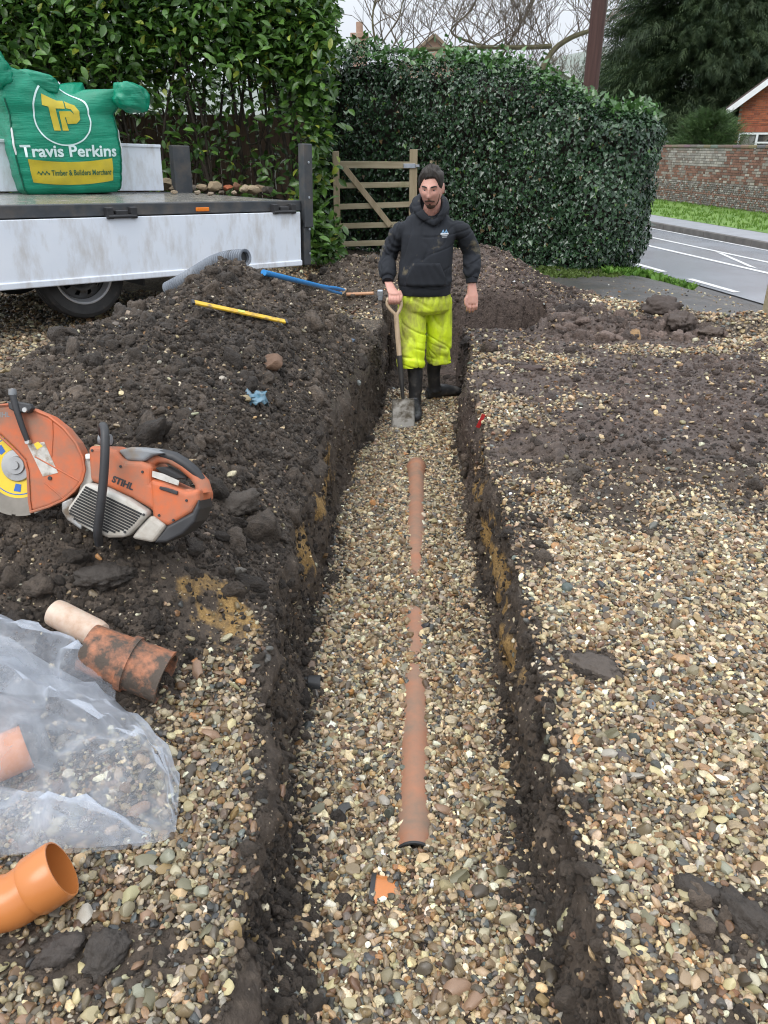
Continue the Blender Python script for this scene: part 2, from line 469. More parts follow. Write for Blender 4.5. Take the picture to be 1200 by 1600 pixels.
def build_terrain():
    # rows
    ys = [-60, -30, -15, -8, -5, -3, -2.2, -1.7]
    y = -1.6
    while y < 0.6: ys.append(y); y += .05
    while y < 9.6:
        ys.append(y)
        st = .0052 * max(y, 1.0)
        if 6.6 < y < 6.85 or 7.3 < y < 7.5: st = .013
        y += st
    while y < 16: ys.append(y); y += .12
    while y < 200: ys.append(y); y *= 1.07
    ys += [320, 600]
    ys = np.array(ys)
    # columns: offsets left of the left wall zone, walls, floor, right
    Lo = [0.0]
    while Lo[-1] < 1.7: Lo.append(Lo[-1] + .0125)
    while Lo[-1] < 4.2: Lo.append(Lo[-1] + .03 + .02 * (Lo[-1] - 1.7))
    while Lo[-1] < 90: Lo.append(Lo[-1] * 1.25)
    Lo = np.array(Lo + [200, 500])[::-1]
    Ro = [0.0]
    while Ro[-1] < 1.6: Ro.append(Ro[-1] + .0125)
    while Ro[-1] < 5.2: Ro.append(Ro[-1] + .02 + .012 * (Ro[-1] - 1.6))
    while Ro[-1] < 90: Ro.append(Ro[-1] * 1.22)
    Ro = np.array(Ro + [200, 500])
    k = 46
    W = np.linspace(-.10, .10, k + 1)
    Fl = np.linspace(0, 1, 46)[1:-1]
    YL = xl(np.clip(ys, -2, 8)); YR = xr(np.clip(ys, -2, 8))
    cols = []
    for o in Lo[:-1]: cols.append(YL - .10 - o)
    for o in W: cols.append(YL + o)
    for o in Fl: cols.append((YL + .10) * (1 - o) + (YR - .10) * o)
    for o in W: cols.append(YR + o)
    for o in Ro[1:]: cols.append(YR + .10 + o)
    X = np.array(cols).T                       # rows x cols
    Y = np.repeat(ys[:, None], X.shape[1], 1)
    near = (Y > -2.5) & (Y < 16) & (np.abs(X) < 8)
    Z = base_h(X, Y)
    Z[near] = ground_h(X[near], Y[near])
    # rough the cut faces: 3-d noise pushes the wall sideways
    sd = trench_sd(X, Y)
    zt = np.where(near, top_h(X, Y), 0)
    wall = (np.abs(sd) < .12) & (Y > -1.6) & (Y < 7.7)
    depth = np.clip((zt - Z) / .46, 0, 1)
    amp = np.where(wall, sstep(0, .12, depth) * sstep(1.02, .8, depth), 0)
    dx = (.045 * fbm(X * 4, Y * 4.5, Z * 6.5, 4, 51, .6) + .018 * np.abs(fbm(X * 14, Y * 15, Z * 15, 3, 52)))
    dy = .03 * fbm(X * 5, Y * 5, Z * 7, 3, 53)
    X2 = X + dx * amp; Y2 = Y + dy * amp
    # masks
    soil = np.zeros_like(X); soil[near] = soil_mask(X[near], Y[near])
    inside = (sd < .02) & (Y > -1.6) & (Y < 7.6)
    wallm = np.where(wall & (depth > .06), sstep(.05, .2, depth) * sstep(1.0, .88, depth), 0)
    floorm = inside & (sd < -.03)
    soil = np.where(floorm, np.where(Y > 6.25, 1.0, .35 + .6 * sstep(.12, .02, -sd) + .5 * sstep(1.55, 1.15, Y) * sstep(-.12, -.2, X - .0)), soil)
    soil = np.clip(np.maximum(soil, wallm), 0, 1)
    n2 = fbm(X * 6, Y * 5, Z * 9, 3, 61)
    zs = sstep(.10, .28, depth) * sstep(.85, .55, depth)
    sand = wallm * zs * sstep(-.25, .15, n2) * np.where(X > .1, sstep(1.7, 2.2, Y) * sstep(4.6, 4.0, Y), sstep(2.5, 2.9, Y) * sstep(4.3, 3.8, Y))
    c = at_z(318, 868, .33)
    sand = np.maximum(sand, (X < -.3) * _blob(X, Y, c.x, c.y, .15, .13, 62) * (.55 + .5 * fbm(X * 22, Y * 22, 0, 2, 64)))
    c = at_z(545, 885, -.44)
    sand = np.maximum(sand, floorm * _blob(X, Y, c.x - .03, c.y, .07, .1, 63) * .7)
    red = np.where(X > .5, sstep(.2, .8, soil), 0) * sstep(3.0, 4.2, Y)
    nr, nc = X.shape
    V = np.stack([X2, Y2, Z], -1).reshape(-1, 3)
    idx = np.arange(nr * nc).reshape(nr, nc)
    Fq = np.stack([idx[:-1, :-1], idx[:-1, 1:], idx[1:, 1:], idx[1:, :-1]], -1).reshape(-1, 4)
    def fm(a): return a.reshape(-1)[Fq].mean(1)
    f_in = fm(((sd < .035) & (Y > -1.6) & (Y < 7.5)).astype(float)) > .5
    f_heap = (fm(np.where(near, heap_left(X, Y), 0)) > .05) & ~f_in
    f_back = (fm(np.where(near, heap_back(X, Y), 0)) > .04) & ~f_in & ~f_heap
    f_tar = (fm((tarmac_mask(X, Y) & (road_q(X, Y) < 7.6)).astype(float)) > .5) & ~f_in & ~f_heap & ~f_back
    f_gr = ~(f_in | f_heap | f_back | f_tar)
    at = {'soil': soil, 'sand': sand, 'red': red}
    wm = (wallm > .4) & (Y > .5)
    global WALL_PTS; wm = wm & ((sand < .25) | (rng.random(sand.shape) < .25)); WALL_PTS = np.stack([X2[wm], Y2[wm], Z[wm]], 1)
    def sub(name, mask, mat):
        F = Fq[mask]; u, inv = np.unique(F, return_inverse=True)
        return mesh_np(name, V[u], inv.reshape(F.shape), mat, attrs={k: ('FLOAT', a.reshape(-1)[u].astype(np.float32)) for k, a in at.items()})
    g = sub('ground', f_gr, M_ground); tag(g, 'gravelled drive surface with soil trodden over it', 'ground', kind='structure')
    t = sub('trench', f_in, M_ground); tag(t, 'long straight trench with dark cut soil sides and yellow sand streaks', 'trench', kind='structure')
    h = sub('spoil_heap', f_heap, M_ground); tag(h, 'long heap of dark wet soil thrown up beside the trench under the saw', 'soil heap')
    b = sub('spoil_heap', f_back, M_ground); tag(b, 'brown soil heap behind the man at the foot of the ivy hedge', 'soil heap')
    d = sub('tarmac', f_tar, M_tarmac); tag(d, 'worn grey tarmac apron between gravel and road', 'tarmac', kind='structure')
    return g, t, h, b, d

def m_ground():
    m, nt, b = _nodes('earth'); L = nt.links
    co = _coord(nt)
    A = lambda n: _n(nt, 'ShaderNodeAttribute', attribute_name=n).outputs['Fac']
    n1 = _noise(nt, co, 3.0, 6, .6); n2 = _noise(nt, co, 26, 6, .65); n3 = _noise(nt, co, 130, 5, .7)
    soil = _ramp(nt, n2.outputs[0], [(.3, (.018, .0135, .010)), (.5, (.048, .036, .027)), (.7, (.11, .084, .062))]).outputs[0]  # soil under the clods darkened so the gaps between them look shaded
    soil = _mix(nt, _ramp(nt, n1.outputs[0], [(.35, (0, 0, 0)), (.7, (.7, .7, .7))]).outputs[0], soil, (.09, .066, .047))
    redc = _ramp(nt, n2.outputs[0], [(.3, (.035, .025, .02)), (.6, (.10, .073, .06))]).outputs[0]
    soil = _mix(nt, A('red'), soil, redc)
    # fine grit in the soil
    vo = _n(nt, 'ShaderNodeTexVoronoi', i_Scale=95.0); L.new(co, vo.inputs['Vector'])
    grit = _math(nt, 'MULTIPLY', _math(nt, 'LESS_THAN', vo.outputs['Distance'], .22), _math(nt, 'GREATER_THAN', _n3(nt, vo), .86))
    soil = _mix(nt, grit, soil, (.30, .24, .17))
    # gravel bed below the loose stones
    vg = _n(nt, 'ShaderNodeTexVoronoi', i_Scale=55.0); L.new(co, vg.inputs['Vector'])
    bed = _ramp(nt, _n3(nt, vg), [(0, (.05, .038, .026)), (.35, (.12, .085, .055)), (.6, (.20, .15, .10)), (.8, (.10, .085, .07)), (1, (.36, .29, .2))]).outputs[0]
    bed = _mix(nt, _ramp(nt, vg.outputs['Distance'], [(.3, (0, 0, 0)), (.75, (1, 1, 1))]).outputs[0], bed, (.03, .022, .016))
    fac = _math(nt, 'ADD', A('soil'), _math(nt, 'MULTIPLY', _math(nt, 'SUBTRACT', n2.outputs[0], .5), .9))
    fac = _ramp(nt, fac, [(.3, (0, 0, 0)), (.5, (1, 1, 1))]).outputs[0]
    colr = _mix(nt, fac, bed, soil)
    sandc = _ramp(nt, n3.outputs[0], [(.3, (.14, .08, .026)), (.65, (.38, .24, .088))]).outputs[0]
    sf = _math(nt, 'ADD', A('sand'), _math(nt, 'MULTIPLY', _math(nt, 'SUBTRACT', n2.outputs[0], .55), 1.5))
    sf = _math(nt, 'MULTIPLY', _ramp(nt, sf, [(.3, (0, 0, 0)), (.72, (1, 1, 1))]).outputs[0], _math(nt, 'GREATER_THAN', A('sand'), .02))
    colr = _mix(nt, sf, colr, sandc)
    L.new(colr, b.inputs['Base Color'])
    rr = _ramp(nt, n1.outputs[0], [(.35, (.5,) * 3), (.65, (.85,) * 3)]).outputs[0]
    L.new(rr, b.inputs['Roughness']); b.inputs['Specular IOR Level'].default_value = .4
    hgt = _math(nt, 'ADD', _math(nt, 'MULTIPLY', n2.outputs[0], 1.0), _math(nt, 'MULTIPLY', n3.outputs[0], .5))
    hgt = _math(nt, 'SUBTRACT', hgt, _math(nt, 'MULTIPLY', vg.outputs['Distance'], .35))
    _bump(nt, b, hgt, .9, .012)
    return m
def _n3(nt, vor):
    s = _n(nt, 'ShaderNodeSeparateColor'); nt.links.new(vor.outputs['Color'], s.inputs[0]); return s.outputs[0]
def m_tarmac():
    m, nt, b = _nodes('worn_tarmac'); L = nt.links; co = _coord(nt)
    n1 = _noise(nt, co, 1.6, 5, .6); n2 = _noise(nt, co, 120, 4, .7); n4 = _noise(nt, co, 7, 5, .6)
    c = _ramp(nt, n2.outputs[0], [(.35, (.03, .03, .03)), (.65, (.125, .12, .115))]).outputs[0]
    c = _mix(nt, _ramp(nt, n4.outputs[0], [(.5, (0, 0, 0)), (.75, (.8,) * 3)]).outputs[0], c, (.11, .085, .065))
    L.new(c, b.inputs['Base Color'])
    L.new(_ramp(nt, n1.outputs[0], [(.4, (.28,) * 3), (.65, (.7,) * 3)]).outputs[0], b.inputs['Roughness'])
    _bump(nt, b, n2.outputs[0], .5, .006)
    return m
M_ground = m_ground(); M_tarmac = m_tarmac()
build_terrain()

# ------------------------------------------------------------------ loose stones and clods (uncountable, instanced)
def pebble_mesh(name, seed, subd=2, angular=0.5, flat=.62, noise_amp=.25, rough=0.0):
    bm = bmesh.new(); bmesh.ops.create_icosphere(bm, subdivisions=subd, radius=.5)
    r = np.random.default_rng(seed)
    V = np.array([v.co[:] for v in bm.verts])
    n = V / np.linalg.norm(V, axis=1, keepdims=True)
    o = r.uniform(0, 50, 3)
    d = 1 + noise_amp * fbm(n[:, 0] * 1.3 + o[0], n[:, 1] * 1.3 + o[1], n[:, 2] * 1.3 + o[2], 2, seed)
    if rough: d = d + rough * np.abs(fbm(n[:, 0] * 4 + o[0], n[:, 1] * 4 + o[1], n[:, 2] * 4 + o[2], 3, seed + 5, .6))
    V = n * (d * .5)[:, None]
    for k in range(int(angular * 7)):             # broken flint faces
        a = r.normal(size=3); a /= np.linalg.norm(a); lim = r.uniform(.28, .42)
        p = V @ a; V = V - np.outer(np.clip(p - lim, 0, None), a)
    V = V * np.array([r.uniform(.85, 1.25), r.uniform(.7, 1.0), r.uniform(flat * .75, flat * 1.15)])
    for v, c in zip(bm.verts, V): v.co = c
    me = bpy.data.meshes.new(name); bm.to_mesh(me); bm.free()
    me.polygons.foreach_set('use_smooth', np.ones(len(me.polygons), bool))
    if angular > .1: me.set_sharp_from_angle(angle=R(38))
    return me

def m_stone(name, typ='INSTANCER'):
    m, nt, b = _nodes(name); L = nt.links; co = _coord(nt)
    a = _n(nt, 'ShaderNodeAttribute', attribute_name='tint', attribute_type=typ)
    nz = _noise(nt, co, 3.2, 5, .65, .6) if typ == 'INSTANCER' else _noise(nt, co, 90, 5, .65, .6)
    f = _ramp(nt, nz.outputs[0], [(.25, (.45, .43, .42)), (.5, (1, 1, 1)), (.75, (1.35, 1.3, 1.2))]).outputs[0]
    L.new(_mix(nt, 1.0, a.outputs['Color'], f, 'MULTIPLY'), b.inputs['Base Color'])
    L.new(_ramp(nt, nz.outputs[0], [(.3, (.28,) * 3), (.7, (.6,) * 3)]).outputs[0], b.inputs['Roughness'])
    return m
def m_clod():
    m, nt, b = _nodes('soil_clod'); L = nt.links; co = _coord(nt)
    a = _n(nt, 'ShaderNodeAttribute', attribute_name='tint', attribute_type='INSTANCER')
    nz = _noise(nt, co, 4, 6, .7)
    f = _ramp(nt, nz.outputs[0], [(.3, (.5,) * 3), (.7, (1.5,) * 3)]).outputs[0]
    L.new(_mix(nt, 1.0, a.outputs['Color'], f, 'MULTIPLY'), b.inputs['Base Color'])
    b.inputs['Roughness'].default_value = .7
    _bump(nt, b, _noise(nt, co, 12, 5, .7).outputs[0], .8, .05)
    return m
M_stone = m_stone('flint_gravel'); M_stone_single = m_stone('flint_pebble', 'GEOMETRY'); M_clod = m_clod()

def scatter(name, pts, rot, scl, idx, tint, meshes, mat, label, cat):
    coll = bpy.data.collections.new(name + '_shapes')
    for i, me in enumerate(meshes):
        me.materials.clear(); me.materials.append(mat)
        coll.objects.link(bpy.data.objects.new('%s_shape_%02d' % (name, i), me))
    me = bpy.data.meshes.new(name)
    me.vertices.add(len(pts)); me.vertices.foreach_set('co', pts.astype(np.float32).ravel())
    for nm, typ, dat, key in (('rot', 'FLOAT_VECTOR', rot, 'vector'), ('scl', 'FLOAT_VECTOR', scl, 'vector'), ('pick', 'INT', idx, 'value'),
                              ('tint', 'FLOAT_COLOR', np.concatenate([tint, np.ones((len(tint), 1))], 1), 'color')):
        a = me.attributes.new(nm, typ, 'POINT')
        a.data.foreach_set(key, np.asarray(dat, np.int32 if typ == 'INT' else np.float32).ravel())
    o = link(bpy.data.objects.new(name, me))
    ng = bpy.data.node_groups.new(name + '_nodes', 'GeometryNodeTree')
    ng.interface.new_socket('Geometry', in_out='INPUT', socket_type='NodeSocketGeometry')
    ng.interface.new_socket('Geometry', in_out='OUTPUT', socket_type='NodeSocketGeometry')
    N, L = ng.nodes, ng.links
    gi, go = N.new('NodeGroupInput'), N.new('NodeGroupOutput')
    ip = N.new('GeometryNodeInstanceOnPoints'); ci = N.new('GeometryNodeCollectionInfo')
    ci.inputs['Collection'].default_value = coll
    ci.inputs['Separate Children'].default_value = True; ci.inputs['Reset Children'].default_value = True
    ip.inputs['Pick Instance'].default_value = True
    def na(n, t):
        a = N.new('GeometryNodeInputNamedAttribute'); a.data_type = t; a.inputs['Name'].default_value = n
        return [s for s in a.outputs if s.enabled][0]
    L.new(gi.outputs[0], ip.inputs['Points']); L.new(ci.outputs[0], ip.inputs['Instance'])
    L.new(na('pick', 'INT'), ip.inputs['Instance Index'])
    L.new(na('rot', 'FLOAT_VECTOR'), ip.inputs['Rotation']); L.new(na('scl', 'FLOAT_VECTOR'), ip.inputs['Scale'])
    L.new(ip.outputs[0], go.inputs[0])
    md = o.modifiers.new('scatter', 'NODES'); md.node_group = ng
    return tag(o, label, cat, kind='stuff')

_pal = np.array([(.40, .30, .185), (.34, .235, .13), (.27, .165, .08), (.20, .11, .05), (.13, .082, .05), (.17, .14, .11), (.10, .095, .09), (.065, .068, .075), (.50, .42, .30),
                 (.60, .55, .46), (.34, .16, .055), (.12, .14, .15), (.24, .195, .145), (.16, .09, .055), (.45, .36, .23)])
_pal = (_pal * .86 + _pal.mean(1, keepdims=True) * .14) * np.array([1.0, .985, .86])
_pw = np.array([.11, .12, .11, .09, .09, .10, .08, .05, .07, .035, .025, .02, .09, .06, .07]); _pw = _pw / _pw.sum()
def tints(n, pale=0.0):
    w = _pw.copy(); w[[0, 8, 14, 9]] *= (1 + 3 * pale); w /= w.sum()
    c = _pal[rng.choice(len(_pal), n, p=w)] * rng.uniform(.6, 1.1, (n, 1)) * rng.uniform(.93, 1.07, (n, 3))
    return np.clip(c, .01, .85)

def jgrid(x0, x1, y0, y1, sp):
    gx, gy = np.meshgrid(np.arange(x0, x1, sp), np.arange(y0, y1, sp))
    gx = gx + np.where((np.arange(gy.shape[0]) % 2)[:, None] == 1, sp / 2, 0)
    gx = gx + rng.uniform(-.45, .45, gx.shape) * sp; gy = gy + rng.uniform(-.45, .45, gy.shape) * sp
    return gx.ravel(), gy.ravel()
def in_view(x, y, z=0.0, m=.85):
    zc = y * _c - (z - CAMZ) * _s
    return (zc > .3) & (np.abs(x) < zc * .5 + m + .03 * y)

def gravel_points():
    X, Y, S, PALE = [], [], [], []
    # trench bed, packed twice
    for lay in range(2):
        x, y = jgrid(-.45, .8, .55, 6.35, .0135)
        k = (trench_sd(x, y) < -.035 + .02 * vnoise(x * 9, y * 9, 0, 3)) & (rng.random(len(x)) > .75 * sstep(1.75, 1.15, y) * sstep(-.13, -.2, x) + .35 * sstep(.1, .03, -trench_sd(x, y)) + .5 * sstep(1.45, 1.05, y) * sstep(.28, .4, x) * (vnoise(x * 6, y * 6, 0, 8) > 0))
        X.append(x[k]); Y.append(y[k]); S.append(np.clip(rng.lognormal(math.log(.0155), .36, k.sum()), .01, .04)); PALE.append(np.full(k.sum(), .2))
    # drive surface
    for (x0, x1, y0, y1, sp, med) in ((.37, 3.4, .5, 3.6, .0132, .0148), (.4, 4.2, 3.6, 6.2, .021, .0215), (.5, 5.5, 6.2, 9.2, .034, .03), (-2.2, -.28, .5, 2.1, .0132, .0148), (-4.6, -1.3, 2.6, 8.0, .032, .028), (-1.5, .3, 7.0, 10.5, .04, .03)):
        for lay in range(2 if y0 < 3 and x0 > -2.5 else 1):
            x, y = jgrid(x0, x1, y0, y1, sp)
            sm = soil_mask(x, y); hl = heap_left(x, y)
            k = in_view(x, y) & (trench_sd(x, y) > .02) & ~tarmac_mask(x, y) & (hl < .12) & (rng.random(len(x)) > sm * (.95 if x0 < -.2 or y0 > 3 else .85))
            X.append(x[k]); Y.append(y[k]); S.append(np.clip(rng.lognormal(math.log(med), .34, k.sum()), .009, .042)); PALE.append(np.full(k.sum(), .35 if x0 > 0 else 0.0))
    x, y = jgrid(.5, 5.5, 7.0, 11.5, .09); k = tarmac_mask(x, y) & (rng.random(len(x)) < .5 * sstep(.0, .6, vnoise(x * 1.5, y * 1.5, 0, 13)))
    X.append(x[k]); Y.append(y[k]); S.append(np.clip(rng.lognormal(math.log(.018), .4, k.sum()), .008, .04)); PALE.append(np.zeros(k.sum()))
    # stones on the cut edges and scattered through the spoil
    x, y = jgrid(-2.6, 2.2, 1.3, 9.0, .034)
    hl = heap_left(x, y) + heap_back(x, y)
    k = in_view(x, y) & ((hl > .05)) & (trench_sd(x, y) > .0) & (rng.random(len(x)) < .38 + .5 * vnoise(x * 2.2, y * 2.2, 0, 12) + .8 * _blob(x, y, -.42, 4.9, .35, .9, 95) + .4 * (y > 6.2) + .5 * _blob(x, y, -.62, 3.6, .18, .5, 96))
    X.append(x[k]); Y.append(y[k]); S.append(np.clip(rng.lognormal(math.log(.012), .45, k.sum()), .006, .05)); PALE.append(np.full(k.sum(), .6))
    # grit in the spoil
    x, y = jgrid(-2.6, 2.2, 1.35, 9.0, .021); hl = heap_left(x, y) + heap_back(x, y)
    k = in_view(x, y) & (hl > .04) & (trench_sd(x, y) > 0) & (rng.random(len(x)) < .34 + .3 * vnoise(x * 3.1, y * 3.1, 0, 14))
    X.append(x[k]); Y.append(y[k]); S.append(np.clip(rng.lognormal(math.log(.0068), .3, k.sum()), .004, .014)); PALE.append(np.full(k.sum(), .8))
    X, Y, S, PALE = map(np.concatenate, (X, Y, S, PALE))
    WZ = np.full(len(X), np.nan)
    w = WALL_PTS[rng.integers(0, len(WALL_PTS), 2600)]; ws = np.clip(rng.lognormal(math.log(.012), .45, len(w)), .005, .04)
    X = np.concatenate([X, w[:, 0]]); Y = np.concatenate([Y, w[:, 1]]); S = np.concatenate([S, ws]); PALE = np.concatenate([PALE, np.full(len(w), .2)]); WZ = np.concatenate([WZ, w[:, 2]])
    Z = np.where(np.isnan(WZ), ground_h(X, Y) + S * rng.uniform(-.05, .38, len(S)), WZ)
    inpipe = (np.abs(X - pipe_x(Y)) < pipe_show(Y)) & (Z < -.2) & (Y > PIPE_A.y) & (Y < PIPE_B.y + .05)
    keep = ~inpipe
    return X[keep], Y[keep], Z[keep], S[keep], PALE[keep]

def build_gravel():
    X, Y, Z, S, PALE = gravel_points()
    n = len(X)
    print('gravel stones', n)
    peb = [pebble_mesh('stone_%02d' % i, 100 + i, 2, [.3, .8, 1.3, 1.8][i % 4], .7, .32) for i in range(16)]
    T = np.where((rng.random(n) < .5)[:, None], tints(n, .9), tints(n, 0.0))
    T = T * (.95 + .25 * PALE[:, None]) * rng.lognormal(-.05, .32, (n, 1))
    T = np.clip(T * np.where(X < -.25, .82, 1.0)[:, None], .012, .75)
    rot = np.stack([rng.normal(0, .45, n), rng.normal(0, .45, n), rng.uniform(0, 6.28, n)], 1)
    scl = S[:, None] * np.stack([rng.uniform(.9, 1.5, n), rng.uniform(.8, 1.15, n), rng.uniform(.75, 1.2, n)], 1)
    idx = rng.integers(0, 16, n)
    # the 300 that show largest become single stones, the rest one mass
    zc = Y * _c - (Z - CAMZ) * _s; u = 600 + FPX * X / zc; v = 800 - FPX * ((Z - CAMZ) * _c + Y * _s) / zc
    size = np.where((u > 0) & (u < 1200) & (v > 0) & (v < 1600) & (scl[:, 2] > .01), scl[:, 0] * scl[:, 1] / zc ** 2, 0)
    big = np.argsort(-size)[:300]
    rest = np.ones(n, bool); rest[big] = False
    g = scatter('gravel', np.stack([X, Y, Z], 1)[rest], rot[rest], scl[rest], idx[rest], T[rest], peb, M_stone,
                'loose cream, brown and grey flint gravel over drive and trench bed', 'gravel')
    single = []
    for k in range(24):
        me = peb[k % 16].copy(); me.name = 'stone'
        me.materials.clear(); me.materials.append(M_stone_single)
        a = me.attributes.new('tint', 'FLOAT_COLOR', 'POINT')
        c = np.append(T[big[k]], 1.0)
        a.data.foreach_set('color', np.tile(c, len(me.vertices)).astype(np.float32))
        single.append(me)
    for j, i in enumerate(big):
        o = bpy.data.objects.new('stone', single[j % 24])
        o.location = (X[i], Y[i], Z[i]); o.rotation_euler = rot[i]; o.scale = scl[i]
        link(o, g)

def build_clods():
    X, Y, S, D = [], [], [], []
    for (x0, x1, y0, y1, sp, med, sg) in ((-2.2, .1, 1.35, 2.6, .0105, .0092, .5), (-2.4, .1, 2.6, 4.0, .0130, .0112, .5), (-2.6, .1, 4.0, 6.6, .017, .0142, .5), (-2.6, .1, 1.35, 6.6, .095, .034, .62), (-1.3, 2.3, 7.1, 9.3, .036, .02, .5), (-1.3, 2.3, 7.1, 9.3, .22, .05, .4),
                                          (.45, 4.0, .8, 8.5, .03, .013, .55), (.45, 3.6, 3.3, 7.6, .2, .035, .4), (-1.5, -.25, .6, 1.7, .016, .010, .5), (.35, .75, .7, 3.2, .014, .009, .55), (1.4, 3.6, 6.3, 7.4, .06, .06, .5)):
        x, y = jgrid(x0, x1, y0, y1, sp)
        sm = soil_mask(x, y)
        k = in_view(x, y) & (trench_sd(x, y) > .005) & ~tarmac_mask(x, y) & (rng.random(len(x)) < (sm - .25) * 1.15)
        X.append(x[k]); Y.append(y[k]); S.append(np.clip(rng.lognormal(math.log(med), sg, k.sum()), .006, .11))
    x, y = jgrid(-.5, .85, .6, 6.6, .0115); sd = trench_sd(x, y)
    k = (np.abs(sd) < .055) & (rng.random(len(x)) < .6)
    X.append(x[k]); Y.append(y[k]); S.append(np.clip(rng.lognormal(math.log(.0088), .5, k.sum()), .004, .035))
    # crumbs fallen along the foot of the trench sides
    x, y = jgrid(-.45, .8, .6, 7.3, .026)
    sd = trench_sd(x, y)
    k = (sd < -.01) & (rng.random(len(x)) < .75 * sstep(-.10, -.03, sd) + .7 * sstep(6.2, 6.5, y) + .5 * sstep(1.7, 1.15, y) * sstep(-.05, -.2, x))
    X.append(x[k]); Y.append(y[k]); S.append(np.clip(rng.lognormal(math.log(.02), .5, k.sum()), .006, .06))
    X, Y, S = map(np.concatenate, (X, Y, S))
    cs = at_z(318, 868, .33); k = ~((X < -.3) & (np.hypot((X - cs.x) / .15, (Y - cs.y) / .13) < 1.0) & (rng.random(len(X)) < .72)); X, Y, S = X[k], Y[k], S[k]
    n = len(X); print('clods', n)
    Z = ground_h(X, Y) + S * rng.uniform(-.28, .15, n)
    w = WALL_PTS[rng.integers(0, len(WALL_PTS), 13000)]; ws = np.clip(rng.lognormal(math.log(.0085), .5, len(w)), .005, .06)
    X = np.concatenate([X, w[:, 0]]); Y = np.concatenate([Y, w[:, 1]]); S = np.concatenate([S, ws]); Z = np.concatenate([Z, w[:, 2]]); n = len(X)
    cl = [pebble_mesh('clod_%02d' % i, 300 + i, 3, 0.0, .8, .45, .35) for i in range(10)]
    dark = np.array([.080, .061, .0455]); red = np.array([.105, .076, .062])
    f = (sstep(.4, .9, X) * sstep(3, 4.5, Y))[:, None]
    pt = (.75 + .55 * sstep(-.4, .5, fbm(X * 1.6, Y * 1.6, 0, 3, 97)))[:, None]      # drier and damper patches
    T = (dark * (1 - f) + red * f) * rng.uniform(.6, 1.9, (n, 1)) * pt
    rot = rng.uniform(0, 6.28, (n, 3))
    scl = S[:, None] * rng.uniform(.75, 1.3, (n, 3))
    scatter('soil_crumbs', np.stack([X, Y, Z], 1), rot, scl, rng.integers(0, 10, n), T, cl, M_clod, 'dark wet soil clods and crumbs strewn over the spoil heaps', 'soil')
build_gravel()
build_clods()

# ------------------------------------------------------------------ road, verge, far wall
def q_point(q, t, z):
    """point at distance q across the road frame, t along it"""
    n = np.array([1, .2]) / math.hypot(1, .2); d = np.array([-.2, 1]) / math.hypot(1, .2)
    p = n * q + d * t; return Vector((p[0], p[1], z))
def strip(name, q0, q1, z0, z1, mat, t0=-30, t1=140, kind='structure', nseg=40, parent=None):
    V, F = [], []
    for i in range(nseg + 1):
        t = t0 + (t1 - t0) * (i / nseg)
        V += [q_point(q0, t, z0), q_point(q1, t, z1)]
    F = [(2 * i, 2 * i + 1, 2 * i + 3, 2 * i + 2) for i in range(nseg)]
    o = mesh_np(name, [tuple(v) for v in V], F, mat, parent, smooth=False)
    return tag(o, kind=kind) if kind else o
def m_road():
    m, nt, b = _nodes('wet_asphalt_sky_sheen'); L = nt.links; co = _coord(nt)
    n1 = _noise(nt, co, .7, 4, .6); n2 = _noise(nt, co, 60, 4, .7)
    L.new(_ramp(nt, n2.outputs[0], [(.3, (.25, .27, .30)), (.7, (.35, .37, .40))]).outputs[0], b.inputs['Base Color'])  # pale blue base holds the wet road's sky reflection
    L.new(_ramp(nt, n1.outputs[0], [(.35, (.10,) * 3), (.7, (.26,) * 3)]).outputs[0], b.inputs['Roughness'])
    _bump(nt, b, n2.outputs[0], .25, .004)
    return m
M_road = m_road()
M_roadpaint = pmat('road_paint', (.72, .72, .70), (.5, .5, .5), 9, .5)
M_kerb = pmat('kerb_stone', (.07, .066, .06), (.13, .12, .11), 4, .7, bump=.3)
M_path = pmat('footway_asphalt_sky_sheen', (.25, .26, .28), (.32, .33, .35), 3, .4, bump=.3, bscale=80)  # lightened like the road, sky sheen put in the colour
M_lawn = pmat('lawn', (.085, .17, .025), (.14, .235, .04), 1.3, .8, bump=.6, bscale=50)
tag(strip('road', 7.3, 11.3, -.552, -.552, M_road), 'wet grey road with white centre lines', 'road')
def paint(pts, name='road_marking'):
    V = [q_point(q, t, -.546) for q, t in pts]
    return tag(mesh_np(name, [tuple(v) for v in V], [(0, 1, 2, 3)], M_roadpaint, bpy.data.objects['road'], False))
paint([(9.95, 2), (10.05, 2), (10.05, 26), (9.95, 26)])
paint([(9.15, 4), (9.27, 4), (9.15, 18.2), (9.03, 18.2)])
paint([(8.98, 18.2), (9.15, 18.2), (9.9, 24), (9.8, 24)])
for k in range(1):
    t = 12.6 + k * 2.6
    paint([(9.30, t), (9.92, t + 2.0), (9.92, t + 2.28), (9.30, t + .28)])
paint([(11.08, -4), (11.15, -4), (11.15, 60), (11.08, 60)])
for k in range(5):
    t = 4.2 + k * 2.1
    paint([(7.42, t), (7.54, t), (7.54, t + 1.3), (7.42, t + 1.3)])
kb = MB()
for i in range(60):
    t = -10 + i * .915
    a, b_ = q_point(11.3, t, -.50), q_point(11.3, t + .905, -.50)
    kb = MB(); kb.beam(a, b_, .14, .16)
    kb.build('kerb', M_kerb, bpy.data.objects['road'], bevel=.012)
strip('footway', 11.36, 12.35, -.425, -.41, M_path)
strip('verge', 12.35, 120, -.405, -.2, M_lawn)
